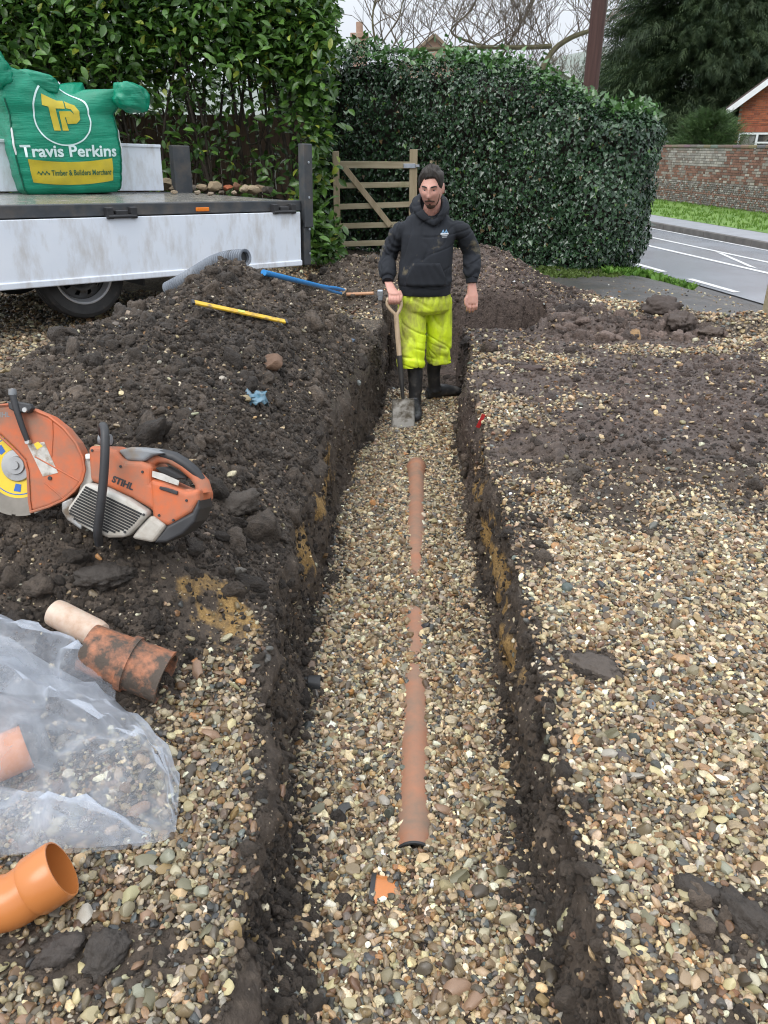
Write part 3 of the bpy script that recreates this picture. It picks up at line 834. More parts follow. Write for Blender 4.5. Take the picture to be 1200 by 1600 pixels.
def tuft_mesh(name, pts, mat, hmin, hmax, wid, per, spread, tint0, tint1, lean=.5, label=None, cat=None, parent=None, kind='stuff'):
    V, F, T = [], [], []
    for (x, y, z) in pts:
        for k in range(per):
            a = random.uniform(0, 6.28); r = random.uniform(0, spread); h = random.uniform(hmin, hmax); w = wid * random.uniform(.7, 1.3)
            bx, by = x + math.cos(a) * r, y + math.sin(a) * r
            b2 = random.uniform(0, 6.28); dx, dy = math.cos(b2) * w, math.sin(b2) * w
            lx, ly = random.uniform(-lean, lean) * h, random.uniform(-lean, lean) * h
            n = len(V)
            V += [(bx - dx, by - dy, z - .01), (bx + dx, by + dy, z - .01), (bx + dx * .7 + lx * .5, by + dy * .7 + ly * .5, z + h * .6), (bx - dx * .7 + lx * .5, by - dy * .7 + ly * .5, z + h * .6), (bx + lx, by + ly, z + h)]
            F += [(n, n + 1, n + 2, n + 3), (n + 3, n + 2, n + 4)]
            f = random.random(); c = [tint0[i] * (1 - f) + tint1[i] * f for i in range(3)]
            T += [(*c, 1)] * 5
    o = mesh_np(name, V, F, mat, parent, True, {'tint': ('FLOAT_COLOR', np.array(T, np.float32))})
    return tag(o, label, cat, kind=kind)
def m_leaf(name, rough=.35, spec=.5, trans=.25):
    m, nt, b = _nodes(name); L = nt.links
    a = _n(nt, 'ShaderNodeAttribute', attribute_name='tint')
    nz = _noise(nt, _coord(nt), 14, 3)
    c = _mix(nt, 1.0, a.outputs['Color'], _ramp(nt, nz.outputs[0], [(.3, (.75,) * 3), (.7, (1.2,) * 3)]).outputs[0], 'MULTIPLY')
    L.new(c, b.inputs['Base Color']); b.inputs['Roughness'].default_value = rough; b.inputs['Specular IOR Level'].default_value = spec
    tr = _n(nt, 'ShaderNodeBsdfTranslucent'); L.new(c, tr.inputs['Color'])
    mx = _n(nt, 'ShaderNodeMixShader', i_0=trans); L.new(b.outputs[0], mx.inputs[1]); L.new(tr.outputs[0], mx.inputs[2])
    L.new(mx.outputs[0], nt.nodes['Material Output'].inputs[0])
    return m
M_leaf = m_leaf('laurel_leaf', .32); M_ivy = m_leaf('ivy_leaf', .24, .6, .12); M_grass = m_leaf('grass_blade', .6, .3, .3); M_needle = m_leaf('yew_needle', .65, .3, .15)
_pts = []
for i in range(1500):
    q, t = random.uniform(12.4, 16), random.uniform(12, 34); p = q_point(q, t, -.4); _pts.append((p.x, p.y, -.4 + .002 * (q - 12)))
tuft_mesh('grass', _pts, M_grass, .03, .09, .012, 5, .12, (.08, .18, .02), (.17, .28, .05), label='bright green mown grass verge below the old brick wall', cat='grass')

# old garden wall across the road: flint below, brick above
M_brick = pmat('brick_tint', (.3, .1, .06), (.6, .6, .6), 20, .85, tint=True, bump=.3)
M_mortar = pmat('mortar', (.20, .175, .15), (.27, .24, .2), 8, .9, bump=.4)
def garden_wall():
    w = empty('garden_wall', q_point(15.9, 22, -.4), label='old brick and flint garden wall across the road', cat='wall')
    inv = Vector(w.location)
    d = Vector((-.2, 1, 0)).normalized(); n = Vector((1, .2, 0)).normalized()
    def L(q, t, z): return q_point(q, t, z) - inv
    mb = MB(); mb.beam(L(16.0, 6, .42), L(16.0, 40, .42), .3, 1.66); mb.build('core', M_mortar, w)
    M = Matrix((d, -n, Vector((0, 0, 1)))).transposed()
    b = MB()
    t0, t1 = 13.0, 36.0
    for c in range(13):
        z = .33 + c * .0775
        t = t0 + (c % 2) * .115
        while t < t1:
            wdt = .215 if (int(t * 7.3) + c) % 3 else .105
            g = random.random(); k = random.uniform(.6, 1.15)
            col = (.27, .14, .10) if g < .6 else ((.32, .26, .22) if g < .85 else (.42, .38, .33))
            if 24 < t < 27.5 and c > 5 and g < .6: col = (.42, .39, .35)
            b.tint = tuple(x * k for x in col)
            b.box(L(15.845 + random.uniform(-.006, .006), t + wdt / 2, z + .033), (wdt - .012, .03, .063), M)
            t += wdt
    o = b.build('brickwork', M_brick, w); tag(o, kind='stuff')
    f = MB()
    for c in range(11):
        z = -.37 + c * .062
        t = t0 + random.uniform(0, .06)
        while t < t1:
            wdt = random.uniform(.06, .13); g = random.random()
            col = (.22, .20, .18) if g < .55 else ((.40, .38, .34) if g < .78 else ((.26, .15, .11) if g < .9 or abs(c - 5) > .5 else (.3, .15, .1)))
            if c == 5: col = (.27, .16, .12)
            k = random.uniform(.7, 1.1); f.tint = tuple(x * k for x in col)
            p = L(15.85 - random.uniform(0, .012), t + wdt / 2, z + .03)
            f.box(p, (wdt - .015, .05, .05), M @ Matrix.Rotation(random.uniform(-.3, .3), 3, 'Y'), taper=.7)
            t += wdt
    o = f.build('flintwork', M_brick, w, bevel=.008, seg=1); tag(o, kind='stuff')
    for i in range(58):
        t = t0 + i * .4
        c = MB(); c.tint = tuple(x * random.uniform(.7, 1.1) for x in (.24, .19, .16))
        c.beam(L(15.98, t, 1.38 + random.uniform(-.006, .006)), L(15.98, t + .392, 1.38), .36, .09); c.build('coping', M_brick, w, bevel=.02)
garden_wall()

# brick house behind the wall
M_white = pmat('white_paint', (.75, .76, .78), (.66, .67, .69), 5, .45)
M_tile = pmat('roof_tile', (.06, .045, .042), (.11, .08, .07), 6, .7, bump=.4)
M_glass = pmat('window_glass', (.05, .06, .07), rough=.08, spec=.9)
M_curtain = pmat('net_curtain', (.55, .56, .55), (.45, .47, .47), 12, .9, stretch=(6, 1, .3))
def brick_house():
    X0, Y0, zE = 13.95, 34.0, 2.88
    h = empty('brick_house', (X0, Y0, -.3), (0, 0, R(-27)), label='red brick house with gable end, white bargeboard and window', cat='house')
    sl = math.tan(R(38)); W = 8.0
    wall = MB()
    poly = [(0, 0), (W, 0), (W, zE + .3), (W / 2, zE + .3 + sl * W / 2), (0, zE + .3)]
    wall.prism([(a, b) for a, b in poly], (0, .16, 0), (1, 0, 0), (0, 0, 1), (0, 1, 0), .3)
    wall.box((.15, 4.2, 1.3), (.3, 7.9, 2.6)); wall.build('wall', M_mortar, h)
    b = MB(); z = 0; c = 0
    while z < 5.6:
        x = -.0 - (c % 2) * .112
        zz = z
        lim = 0 if z < zE + .3 else (z - zE - .3) / sl + .1
        while x < 4.6:
            if x + .1 > lim and not (.12 < x + .1 < 3.2 and .95 < z < 2.17):
                k = random.uniform(.75, 1.15); g = random.random()
                b.tint = tuple(v * k for v in ((.42, .13, .065) if g < .75 else (.30, .09, .05)))
                b.box((x + .107, -.003, z + .033), (.213, .02, .064))
            x += .224
        z += .075; c += 1
    for i in range(42):
        k = random.uniform(.8, 1.1); b.tint = (.38 * k, .12 * k, .07 * k)
        b.box((.1 + i * .075, -.012, 2.27), (.064, .03, .2))
    tag(b.build('brickwork', M_brick, h), kind='stuff')
    rf = MB()
    for s in (-1, 1):
        a = Vector((W / 2, -.35, zE + .3 + sl * W / 2 + .1)); e = Vector((W / 2 + s * (W / 2 + .42), -.35, zE + .3 - sl * .42 + .1))
        dd = (e - a); up = Vector((-dd.z * s, 0, dd.x * s)).normalized()
        if up.z < 0: up = -up
        rf.add([a, e, e + Vector((0, 8.7, 0)), a + Vector((0, 8.7, 0)), a + up * .1, e + up * .1, e + Vector((0, 8.7, 0)) + up * .1, a + Vector((0, 8.7, 0)) + up * .1],
               [(0, 1, 2, 3), (4, 5, 6, 7), (0, 1, 5, 4), (1, 2, 6, 5), (2, 3, 7, 6), (3, 0, 4, 7)])
    ro = rf.build('roof', M_tile, h)
    bb = MB()
    for s in (-1, 1):
        a = Vector((W / 2, -.37, zE + .3 + sl * W / 2 + .02)); e = Vector((W / 2 + s * (W / 2 + .42), -.37, zE + .3 - sl * .42 + .02))
        bb.beam(a, e, .03, .2, up=(0, 1, 0)) if False else bb.beam(a, e, .2, .03, up=(0, 1, 0))
    bb.build('bargeboard', M_white, ro)
    wi = MB()
    for (x0, x1) in ((.14, .2), (.78, .86), (1.3, 1.42), (1.98, 2.06), (2.9, 3.0)): wi.box(((x0 + x1) / 2, .0, 1.55), (x1 - x0, .07, 1.2))
    for z_ in (.98, 2.12): wi.box((1.57, .002, z_), (2.86, .066, .07))
    wi.box((1.08, -.005, 1.8), (.5, .05, .06)); wi.box((1.57, -.06, .92), (3.0, .16, .06))
    wo = wi.build('window', M_white, h)
    for (x0, x1) in ((.2, .78), (.86, 1.3), (1.42, 1.98), (2.06, 2.9)):
        g = MB(); g.box(((x0 + x1) / 2, .015, 1.55), (x1 - x0, .01, 1.1)); g.build('pane', M_glass if x0 == .86 else M_curtain, wo)
brick_house()

# ------------------------------------------------------------------ plants
def leaf_geo(kind):
    if kind == 'laurel':   # pointed oval folded on its midrib, tip drooping
        prof = [(0, 0), (.22, .17), (.5, .24), (.78, .17), (1, 0)]
        V = []
        for t, w in prof:
            z = .05 * math.sin(t * math.pi) - .12 * t * t
            V.append((t, 0, z - .02)); 
            if w: V.append((t, w, z + .05)); V.append((t, -w, z + .05))
        # idx: 0 base, 1 m,2 l,3 r, 4 m,5 l,6 r, 7 m,8 l,9 r, 10 tip
        F = [(0, 1, 2), (0, 3, 1), (1, 4, 5, 2), (1, 3, 6, 4), (4, 7, 8, 5), (4, 6, 9, 7), (7, 10, 8), (7, 9, 10)]
        return np.array(V), F
    V = [(0, 0, 0), (-.12, .42, .06), (.35, .38, .08), (.42, .3, .05), (1, 0, -.1), (.42, -.3, .05), (.35, -.38, .08), (-.12, -.42, .06), (.35, 0, -.04)]
    return np.array(V), [(8, 0, 1, 2), (8, 2, 3, 4), (8, 4, 5, 6), (8, 6, 7, 0)]
def leaves_mesh(name, pos, dirs, nrm, size, tint, kind, mat, parent, stuff=True):
    LV, LF = leaf_geo(kind)
    d = dirs / np.linalg.norm(dirs, axis=1, keepdims=True)
    s = np.cross(nrm, d); s /= np.linalg.norm(s, axis=1, keepdims=True) + 1e-9
    u = np.cross(d, s)
    P = pos[:, None, :] + size[:, None, None] * (LV[None, :, 0, None] * d[:, None, :] + LV[None, :, 1, None] * s[:, None, :] + LV[None, :, 2, None] * u[:, None, :])
    n, k = len(pos), len(LV)
    tri = []
    for f in LF:
        tri.append(f[:3])
        if len(f) == 4: tri.append((f[0], f[2], f[3]))
    T = np.array(tri)
    F = (np.arange(n)[:, None, None] * k + T[None]).reshape(-1, 3)
    tn = np.repeat(np.concatenate([tint, np.ones((n, 1))], 1), k, 0)
    o = mesh_np(name, P.reshape(-1, 3), F, mat, parent, True, {'tint': ('FLOAT_COLOR', tn.astype(np.float32))})
    return tag(o, kind='stuff') if stuff else o

M_bark = pmat('laurel_bark', (.035, .027, .02), (.075, .058, .042), 9, .8, bump=.5, bscale=30)
def laurel_hedge():
    h = empty('laurel_hedge', (-2.6, 10.6, 0), label='tall laurel hedge with bare dark stems behind the flatbed truck', cat='hedge')
    o0 = np.array([-2.6, 10.6, 0])
    tips = []
    for i in range(24):
        x = -6.4 + i * .235 + random.uniform(-.08, .08); y = random.uniform(10.4, 11.0)
        mb = MB(); nb = random.choice([2, 3, 3])
        for b in range(nb):
            lean = random.uniform(-.75, .75) if x < -1.7 else random.uniform(-.5, .1); ly = random.uniform(-.4, .2); H = random.uniform(2.3, 3.1)
            pts = [Vector((x, y, 0)), Vector((x + lean * .35 + random.uniform(-.04, .04), y + ly * .3, H * .33)), Vector((x + lean * .7 + random.uniform(-.06, .06), y + ly * .7, H * .68)), Vector((x + lean, y + ly, H))]
            pp = bez(pts, 10); r0 = random.uniform(.016, .034)
            mb.tube([p - Vector(o0) for p in pp], [r0 * (1 - .6 * k / 10) for k in range(11)], 6)
            for t in range(random.randint(3, 5)):
                k = random.randint(2, 9); p = pp[k]; e = p + Vector((random.uniform(-.4, .4), random.uniform(-.45, .05), random.uniform(.1, .45)))
                mb.tube([q - Vector(o0) for q in bez([p, (p + e) / 2 + Vector((0, 0, -.03)), e], 4)], [.009, .008, .006, .005, .003], 4)
                tips.append(e)
        mb.build('stem', M_bark, h, smooth=True)
    n1, n2, n3, n4 = 26000, 1900, 2600, 700
    # crown, right end column, loose leaves among the stems
    p1 = np.stack([rng.uniform(-6.4, -.55, n1), 10.55 + rng.normal(0, .42, n1), 1.9 + rng.beta(1.3, 1.15, n1) * 1.75], 1)
    edge = 2.16 + .26 * fbm(p1[:, 0] * 1.4, 2.0, 0, 3, 5)
    p1 = p1[(p1[:, 2] > edge) | (rng.random(n1) < .12)]
    nx = .16 * vnoise(p1[:, 2] * 2.2, 5, 0, 4)
    p1 = p1[p1[:, 0] < -.62 + nx[:len(p1)] + .22 * sstep(2.0, 2.9, p1[:, 2])] if True else p1
    cz = rng.uniform(.12, 2.7, n3)
    p3 = np.stack([-.90 + rng.normal(0, .13, n3) + .13 * vnoise(cz * 2.6, 1, 0, 9), 10.3 + rng.normal(0, .2, n3), cz], 1)
    k = rng.random(n3) < np.where(cz < .75, 1.0, .35 + .55 * sstep(1.0, 2.4, cz)); p3 = p3[k]
    tp = np.array([tuple(t) for t in tips]); sel = rng.integers(0, len(tp), n2)
    p2 = tp[sel] + rng.normal(0, .14, (n2, 3)); p2 = p2[p2[:, 0] < -.6]
    p4 = np.stack([rng.uniform(-6.2, -.8, n4), 10.2 + rng.normal(0, .25, n4), rng.uniform(.5, 2.2, n4)], 1)
    n5 = 5000; p5 = np.stack([rng.uniform(-7, -.9, n5), 12.3 + rng.normal(0, .4, n5), rng.uniform(1.0, 2.9, n5)], 1)
    P_ = np.concatenate([p1, p3, p2, p4, p5])
    n = len(P_)
    d = np.stack([rng.normal(0, .8, n), rng.normal(-.55, .5, n), rng.normal(-.05, .55, n)], 1)
    nr = np.stack([rng.normal(0, .45, n), rng.normal(-.45, .4, n), rng.normal(.85, .35, n)], 1)
    sz = rng.uniform(.085, .155, n)
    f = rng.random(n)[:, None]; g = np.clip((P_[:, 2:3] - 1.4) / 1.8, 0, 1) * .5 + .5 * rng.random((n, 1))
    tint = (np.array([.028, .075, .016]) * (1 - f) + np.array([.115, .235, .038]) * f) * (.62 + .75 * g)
    yel = rng.random(n) < .035; tint[yel] = np.array([.30, .36, .05]) * rng.uniform(.7, 1.1, (yel.sum(), 1))
    front = np.argsort(P_[:, 1] - .35 * sz * 10 + (P_[:, 2] > 2.95) * 5)[:300]
    rest = np.ones(n, bool); rest[front] = False
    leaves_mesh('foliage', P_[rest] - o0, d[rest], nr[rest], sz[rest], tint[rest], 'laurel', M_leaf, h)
    for i in front:
        leaves_mesh('leaf', (P_[i:i + 1] - o0), d[i:i + 1], nr[i:i + 1], sz[i:i + 1], tint[i:i + 1], 'laurel', M_leaf, h, False)
laurel_hedge()

M_fence = pmat('fence_board', (.085, .055, .036), (.16, .105, .07), 5, .8, stretch=(8, 8, .6), bump=.3)
def board_fence():
    f = empty('board_fence', (-3.2, 11.7, 0), label='brown close board fence half hidden behind the laurel stems', cat='fence')
    for i in range(37):
        x = -3.0 + i * .138
        m = MB(); m.box((x, random.uniform(-.006, .006), .93 + random.uniform(-.01, .01)), (.133, .018, 1.75)); m.build('board', M_fence, f)
    for z in (.4, 1.5):
        m = MB(); m.box((-.45, .06, z), (5.1, .06, .09)); m.build('rail', M_fence, f)
    for i in range(4):
        m = MB(); m.box((-2.9 + i * 1.65, .12, .95), (.1, .1, 1.9)); m.build('post', M_fence, f)
board_fence()

M_hedge_shade = pmat('hedge_core_shade', (.018, .016, .011), (.032, .028, .018), 12, .9, bump=.6)  # near-black core behind the leaves, depth shade put in its colour
def ivy_hedge():
    C0, C1 = np.array([-1.3, 13.45]), np.array([2.72, 10.82]); d = (C1 - C0); Ln = np.linalg.norm(d); d /= Ln; nf = np.array([d[1], -d[0]])
    h = empty('ivy_hedge', (1.0, 11.9, 0), label='long clipped hedge covered in dark glossy ivy beside the gate', cat='hedge')
    o0 = np.array([1.0, 11.9, 0])
    RAD = .72
    def H(t): return np.interp(t, [0, .3, .6, .82, 1.0, 1.2], [2.62, 2.6, 2.42, 2.2, 1.95, 1.75])
    capL = math.pi * RAD; tot = Ln + capL + Ln * .5
    def surf(s, w, inset=0.0):
        """s along the perimeter from the gate end, w 0..1 up the side then 1..1.7 in over the top"""
        s = np.asarray(s, float); w = np.asarray(w, float)
        onf = s < Ln; onc = (s >= Ln) & (s < Ln + capL)
        a = np.where(onc, (s - Ln) / RAD, np.where(onf, 0, math.pi))
        nx = nf[0] * np.cos(a) + d[0] * np.sin(a); ny = nf[1] * np.cos(a) + d[1] * np.sin(a)
        t = np.where(onf, s / Ln, np.where(onc, 1.0, 1 - (s - Ln - capL) / Ln))
        hh = H(t + .16 * np.where(onc, np.sin(a), 0))
        r = np.where(w < 1, RAD + .10 * np.sin(np.clip(w, 0, 1) * math.pi * .8) - .10 * sstep(.25, 0, w), RAD * (1 - (w - 1) / .72))
        z = np.where(w < 1, w * (hh - .12), hh - .12 + .12 * np.sqrt(np.clip(1 - (1 - np.clip((w - 1) / .35, 0, 1)) ** 2, 0, 1)))
        cx, cy = C0[0] + d[0] * Ln * t, C0[1] + d[1] * Ln * t
        x, y = cx + nx * r, cy + ny * r
        lump = .13 * fbm(x * 1.5, y * 1.5, z * 1.5, 3, 77) + .07 * fbm(x * 4.5, y * 4.5, z * 4.5, 2, 78) - inset
        up = sstep(.9, 1.1, w)
        x = x + nx * lump * (1 - up); y = y + ny * lump * (1 - up); z = z + lump * up * 1.3
        N = np.stack([nx * (1 - up), ny * (1 - up), .25 + up], -1)
        return np.stack([x, y, np.maximum(z, .02)], -1), N
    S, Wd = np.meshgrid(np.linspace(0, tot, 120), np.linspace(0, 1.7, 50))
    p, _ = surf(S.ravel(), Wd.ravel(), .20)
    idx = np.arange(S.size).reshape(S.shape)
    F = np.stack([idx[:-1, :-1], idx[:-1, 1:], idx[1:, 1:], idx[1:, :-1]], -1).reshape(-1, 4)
    mesh_np('core', p - o0, F, M_hedge_shade, h)
    n = 50000
    s = rng.uniform(0, tot, n); w = np.where(rng.random(n) < .75, rng.uniform(0, 1.05, n), rng.uniform(1, 1.65, n))
    dep = np.abs(rng.normal(0, .09, n)) - .03
    p, N = surf(s, w, dep)
    n_ = N + rng.normal(0, .42, N.shape); n_ /= np.linalg.norm(n_, axis=1, keepdims=True)
    hang = np.stack([rng.normal(0, .6, n), rng.normal(0, .6, n), rng.normal(-.9, .5, n)], 1); hang -= n_ * (hang * n_).sum(1, keepdims=True)
    f = rng.random((n, 1)); g = sstep(.9, 1.2, w)[:, None]
    tint = (np.array([.013, .038, .018]) * (1 - f) + np.array([.05, .105, .044]) * f) * (1 - .0 * g) + g * f * np.array([.03, .07, .012])
    br = rng.random(n) < .012; tint[br] = np.array([.16, .11, .05])
    sp_ = rng.random(n) < .02; tint[sp_] = np.array([.10, .2, .04])
    leaves_mesh('foliage', p - o0, hang, n_, rng.uniform(.025, .05, n) * (1 + .6 * (rng.random(n) < .15)), tint, 'ivy', M_ivy, h)
    # shoots standing out of the top
    n = 1600
    s = rng.uniform(0, tot, n); p, N = surf(s, rng.uniform(1.0, 1.4, n)); p[:, 2] += np.abs(rng.normal(0, .07, n))
    dr = np.stack([rng.normal(0, .6, n), rng.normal(0, .6, n), rng.normal(.4, .5, n)], 1)
    nn = rng.normal(0, .5, (n, 3)) + np.array([0, -.3, .8])
    leaves_mesh('shoots', p - o0, dr, nn, rng.uniform(.05, .09, n), np.array([.06, .14, .035]) * rng.uniform(.6, 1.5, (n, 1)), 'ivy', M_ivy, h)
ivy_hedge()

# weeds and moss along the hedge foot
_pts = [(*P0(random.uniform(940, 1078), random.uniform(418, 444), -.12), 0) for i in range(150)]
_pts = [(x, y, float(base_h(x, y))) for x, y, z in _pts]
tuft_mesh('weeds', _pts, M_grass, .03, .09, .026, 9, .1, (.06, .15, .02), (.16, .30, .05), 1.3, 'bright green weeds on the tarmac edge by the hedge end', 'weeds')
_pts = [(x, y, float(base_h(x, y))) for x, y in [P0(random.uniform(840, 960), random.uniform(418, 434)) for i in range(110)] if tarmac_mask(np.array(x), np.array(y))]
tuft_mesh('moss', _pts, M_grass, .015, .04, .02, 12, .12, (.06, .10, .02), (.12, .17, .04), .9, 'low moss strip along the foot of the ivy hedge', 'moss')

M_pole = pmat('creosoted_pole', (.042, .017, .013), (.075, .034, .027), 7, .75, stretch=(4, 4, .3), bump=.3)
mb = MB(); mb.tube([(3.42, 14.5, -.3), (3.42, 14.5, 4), (3.42, 14.5, 8.5)], [.135, .12, .105], 16)
tag(mb.build('telegraph_pole', M_pole, smooth=True), 'dark brown wooden telegraph pole rising behind the ivy hedge', 'pole')

M_bare = pmat('bare_bark', (.10, .082, .062), (.17, .14, .11), 5, .85)
M_moss = pmat('mossy_bark', (.075, .07, .035), (.14, .125, .07), 6, .9, bump=.4)
def twig_tree(name, limbs, label, gen=3, r0=.05, mat_t=None, shoots=22, seed=1, spread=1.15, thin=.0042):
    rd = random.Random(seed)
    base = Vector(limbs[0][0][0]); base.z = -.3
    t = empty(name, base, label=label, cat='tree')
    tr, cr = MB(), MB()
    def grow(p, d, L, r, g):
        pts = [p]; dd = d.copy()
        for k in range(3):
            dd = (dd + Vector((rd.uniform(-.38, .38), rd.uniform(-.3, .3), rd.uniform(-.14, .25)))).normalized()
            pts.append(pts[-1] + dd * L / 3)
        cr.tube([q - base for q in pts], [max(r * f, thin * .6) for f in (1, .8, .6, .35)], 4, cap=False)
        if g > 0:
            for k in range(rd.randint(3, 5)):
                q = pts[rd.randint(1, 3)]
                nd = (dd + Vector((rd.uniform(-1, 1), rd.uniform(-1, 1), rd.uniform(-.3, .7))) * spread).normalized()
                grow(q, nd, L * rd.uniform(.45, .75), max(r * .5, thin), g - 1)
    for pts, ra, rb, ns in limbs:
        pp = bez(pts, 16)
        tr.tube([q - base for q in pp], [ra + (rb - ra) * k / 16 for k in range(17)], 8)
        for k in range(ns):
            i = rd.randint(1, 16); q = pp[i]
            nd = Vector((rd.uniform(-.9, .9), rd.uniform(-.5, .5), rd.uniform(.3, 1.0))).normalized()
            grow(q, nd, rd.uniform(.6, 1.4), .011 if thin < .01 else .018, gen - 1)
    tr.build('trunk', mat_t or M_moss, t, smooth=True)
    cr.build('crown', M_bare, t)
    return t
Yb = 17.5
L1 = [at_y(x, y, Yb) for x, y in ((590, 82), (650, 78), (700, 76), (760, 74), (820, 74), (862, 72))]
L2 = [at_y(x, y, Yb) for x, y in ((815, 190), (838, 128), (862, 82), (890, 60), (922, 48), (944, 40))]
L3 = [at_y(x, y, Yb + .6) for x, y in ((790, 200), (780, 110), (800, 60), (830, 10), (850, -40))]
L4 = [at_y(x, y, Yb + .5) for x, y in ((700, 180), (690, 100), (705, 50), (740, 10), (760, -60))]
g0 = at_y(820, 190, Yb); g0.z = -.4
twig_tree('bare_tree', [([g0, *L2], .08, .03, 26), (L1, .032, .045, 44), ([L2[1], *L3[1:]], .035, .012, 22), ([L1[3], *L4[2:]], .025, .01, 20)], 'leafless tree with a mossy horizontal bough above the ivy hedge', 3, seed=4)
Yc = 15.5
K1 = [at_y(x, y, Yc) for x, y in ((592, 120), (588, 75), (582, 30), (590, -20))]; K2 = [at_y(x, y, Yc) for x, y in ((590, 78), (605, 55), (622, 30), (632, -10))]
k0 = at_y(593, 150, Yc); k0.z = -.2
twig_tree('bare_sapling', [([k0, *K1], .03, .012, 8), (K2, .014, .008, 7)], 'thin leafless sapling forking beside the laurel hedge top', 2, seed=9)

# misty trees and roofs beyond
for i, (px, Yd, hh, lab) in enumerate([(770, 55, 6.0, 'pale leafless tree far behind the middle of the ivy hedge'), (905, 48, 6.5, 'far leafless tree just left of the telegraph pole'), (700, 62, 5.5, 'pale distant tree behind the ridge tile roof'), (850, 70, 7.5, 'tall distant leafless tree above the small white gable')]):
    b0 = at_y(px, 150, Yd); b0.z = -.4
    tp = b0 + Vector((.4, 0, hh))
    twig_tree('distant_tree', [([b0, b0 + Vector((.1, 0, hh * .4)), tp], .16, .03, 30), ([b0 + Vector((0, 0, hh * .3)), b0 + Vector((1.2, 0, hh * .7)), b0 + Vector((2.2, .2, hh * .9))], .08, .02, 16), ([b0 + Vector((0, 0, hh * .3)), b0 + Vector((-1.2, 0, hh * .65)), b0 + Vector((-2.0, .2, hh * .85))], .08, .02, 16)], lab, 3, seed=20 + i, thin=.012, mat_t=M_bare)['group'] = 'leafless trees in the distance'
def far_house(name, x, y, z0, w, d, h, rise, label, rot=0.0, wallcol=None, roof=None, bars=None):
    hs = empty(name, (x, y, z0), (0, 0, rot), label, 'house')
    m = MB(); m.prism([(-w / 2, 0), (w / 2, 0), (w / 2, h), (0, h + rise), (-w / 2, h)], (0, d / 2, 0), (1, 0, 0), (0, 0, 1), (0, 1, 0), d); m.build('wall', wallcol, hs)
    m = MB()
    for s in (-1, 1): m.beam((0, d / 2, h + rise + .08), (s * (w / 2 + .3), d / 2, h - rise * .6 / w + .08), d + .5, .12, up=(0, 0, 1))
    ro = m.build('roof', roof or M_tile, hs)
    if bars:
        m = MB()
        for s in (-1, 1): m.beam((0, -.27, h + rise + .02), (s * (w / 2 + .3), -.27, h - rise * .6 / w + .02), .06, .2, up=(0, 0, 1))
        m.build('bargeboard', M_white, ro)
    m = MB(); m.box((w * .12, -.01, h * .6), (w * .2, .06, h * .3)); wi = m.build('window', M_white, hs)
    m = MB(); m.box((w * .12, -.03, h * .6), (w * .16, .04, h * .25)); m.build('pane', M_glass, wi)
M_render = pmat('grey_render', (.36, .35, .34), (.44, .43, .42), 2, .8)
M_stonebrick = pmat('weathered_brick', (.30, .19, .14), (.40, .27, .2), 5, .85)
p = at_y(865, 105, 60); far_house('far_house', p.x, 60, p.z - 4.3, 3.6, 6, 3.4, .95, 'small far grey gable with white bargeboards beside the pole', 0, M_render, bars=True)
p = at_y(678, 58, 40); far_house('far_cottage', p.x, 40, p.z - 4.6, 2.6, 3, 3.6, 1.0, 'far cottage with brown ridge showing above the hedge', 0, M_stonebrick, pmat('thatch', (.16, .12, .08), (.26, .2, .14), 3, .9))
mb = MB(); p = at_y(562, 66, 26); mb.box((0, 0, (p.z + .2) / 2 + .0), (.42, .42, p.z + .6)); mb.box((0, 0, p.z + .35), (.52, .52, .12)); mb.tube([(0, 0, p.z + .3), (0, 0, p.z + .7)], .1, 10)
o = mb.build('brick_chimney', M_stonebrick, bevel=.01); o.location = (p.x, 26, -.2); tag(o, 'square brick chimney stack left of the bare tree', 'chimney')

# far hill, mist painted as a pale grey colour
def hill():
    X, Y = np.meshgrid(np.linspace(-160, 160, 80), np.linspace(110, 320, 40))
    Z = -1 + 15 * sstep(110, 230, Y) * (1 + .3 * fbm(X / 60, Y / 60, 0, 3, 8)) + 5.0 * sstep(10, 60, X) * sstep(110, 200, Y)
    idx = np.arange(X.size).reshape(X.shape)
    F = np.stack([idx[:-1, :-1], idx[:-1, 1:], idx[1:, 1:], idx[1:, :-1]], -1).reshape(-1, 4)
    tag(mesh_np('hill', np.stack([X, Y, Z], -1).reshape(-1, 3), F, pmat('hazed_far_hill', (.16, .19, .16), (.24, .26, .24), .05, .95)), 'wooded hill on the skyline, mist put in its pale colour', 'hill', kind='structure')
hill()

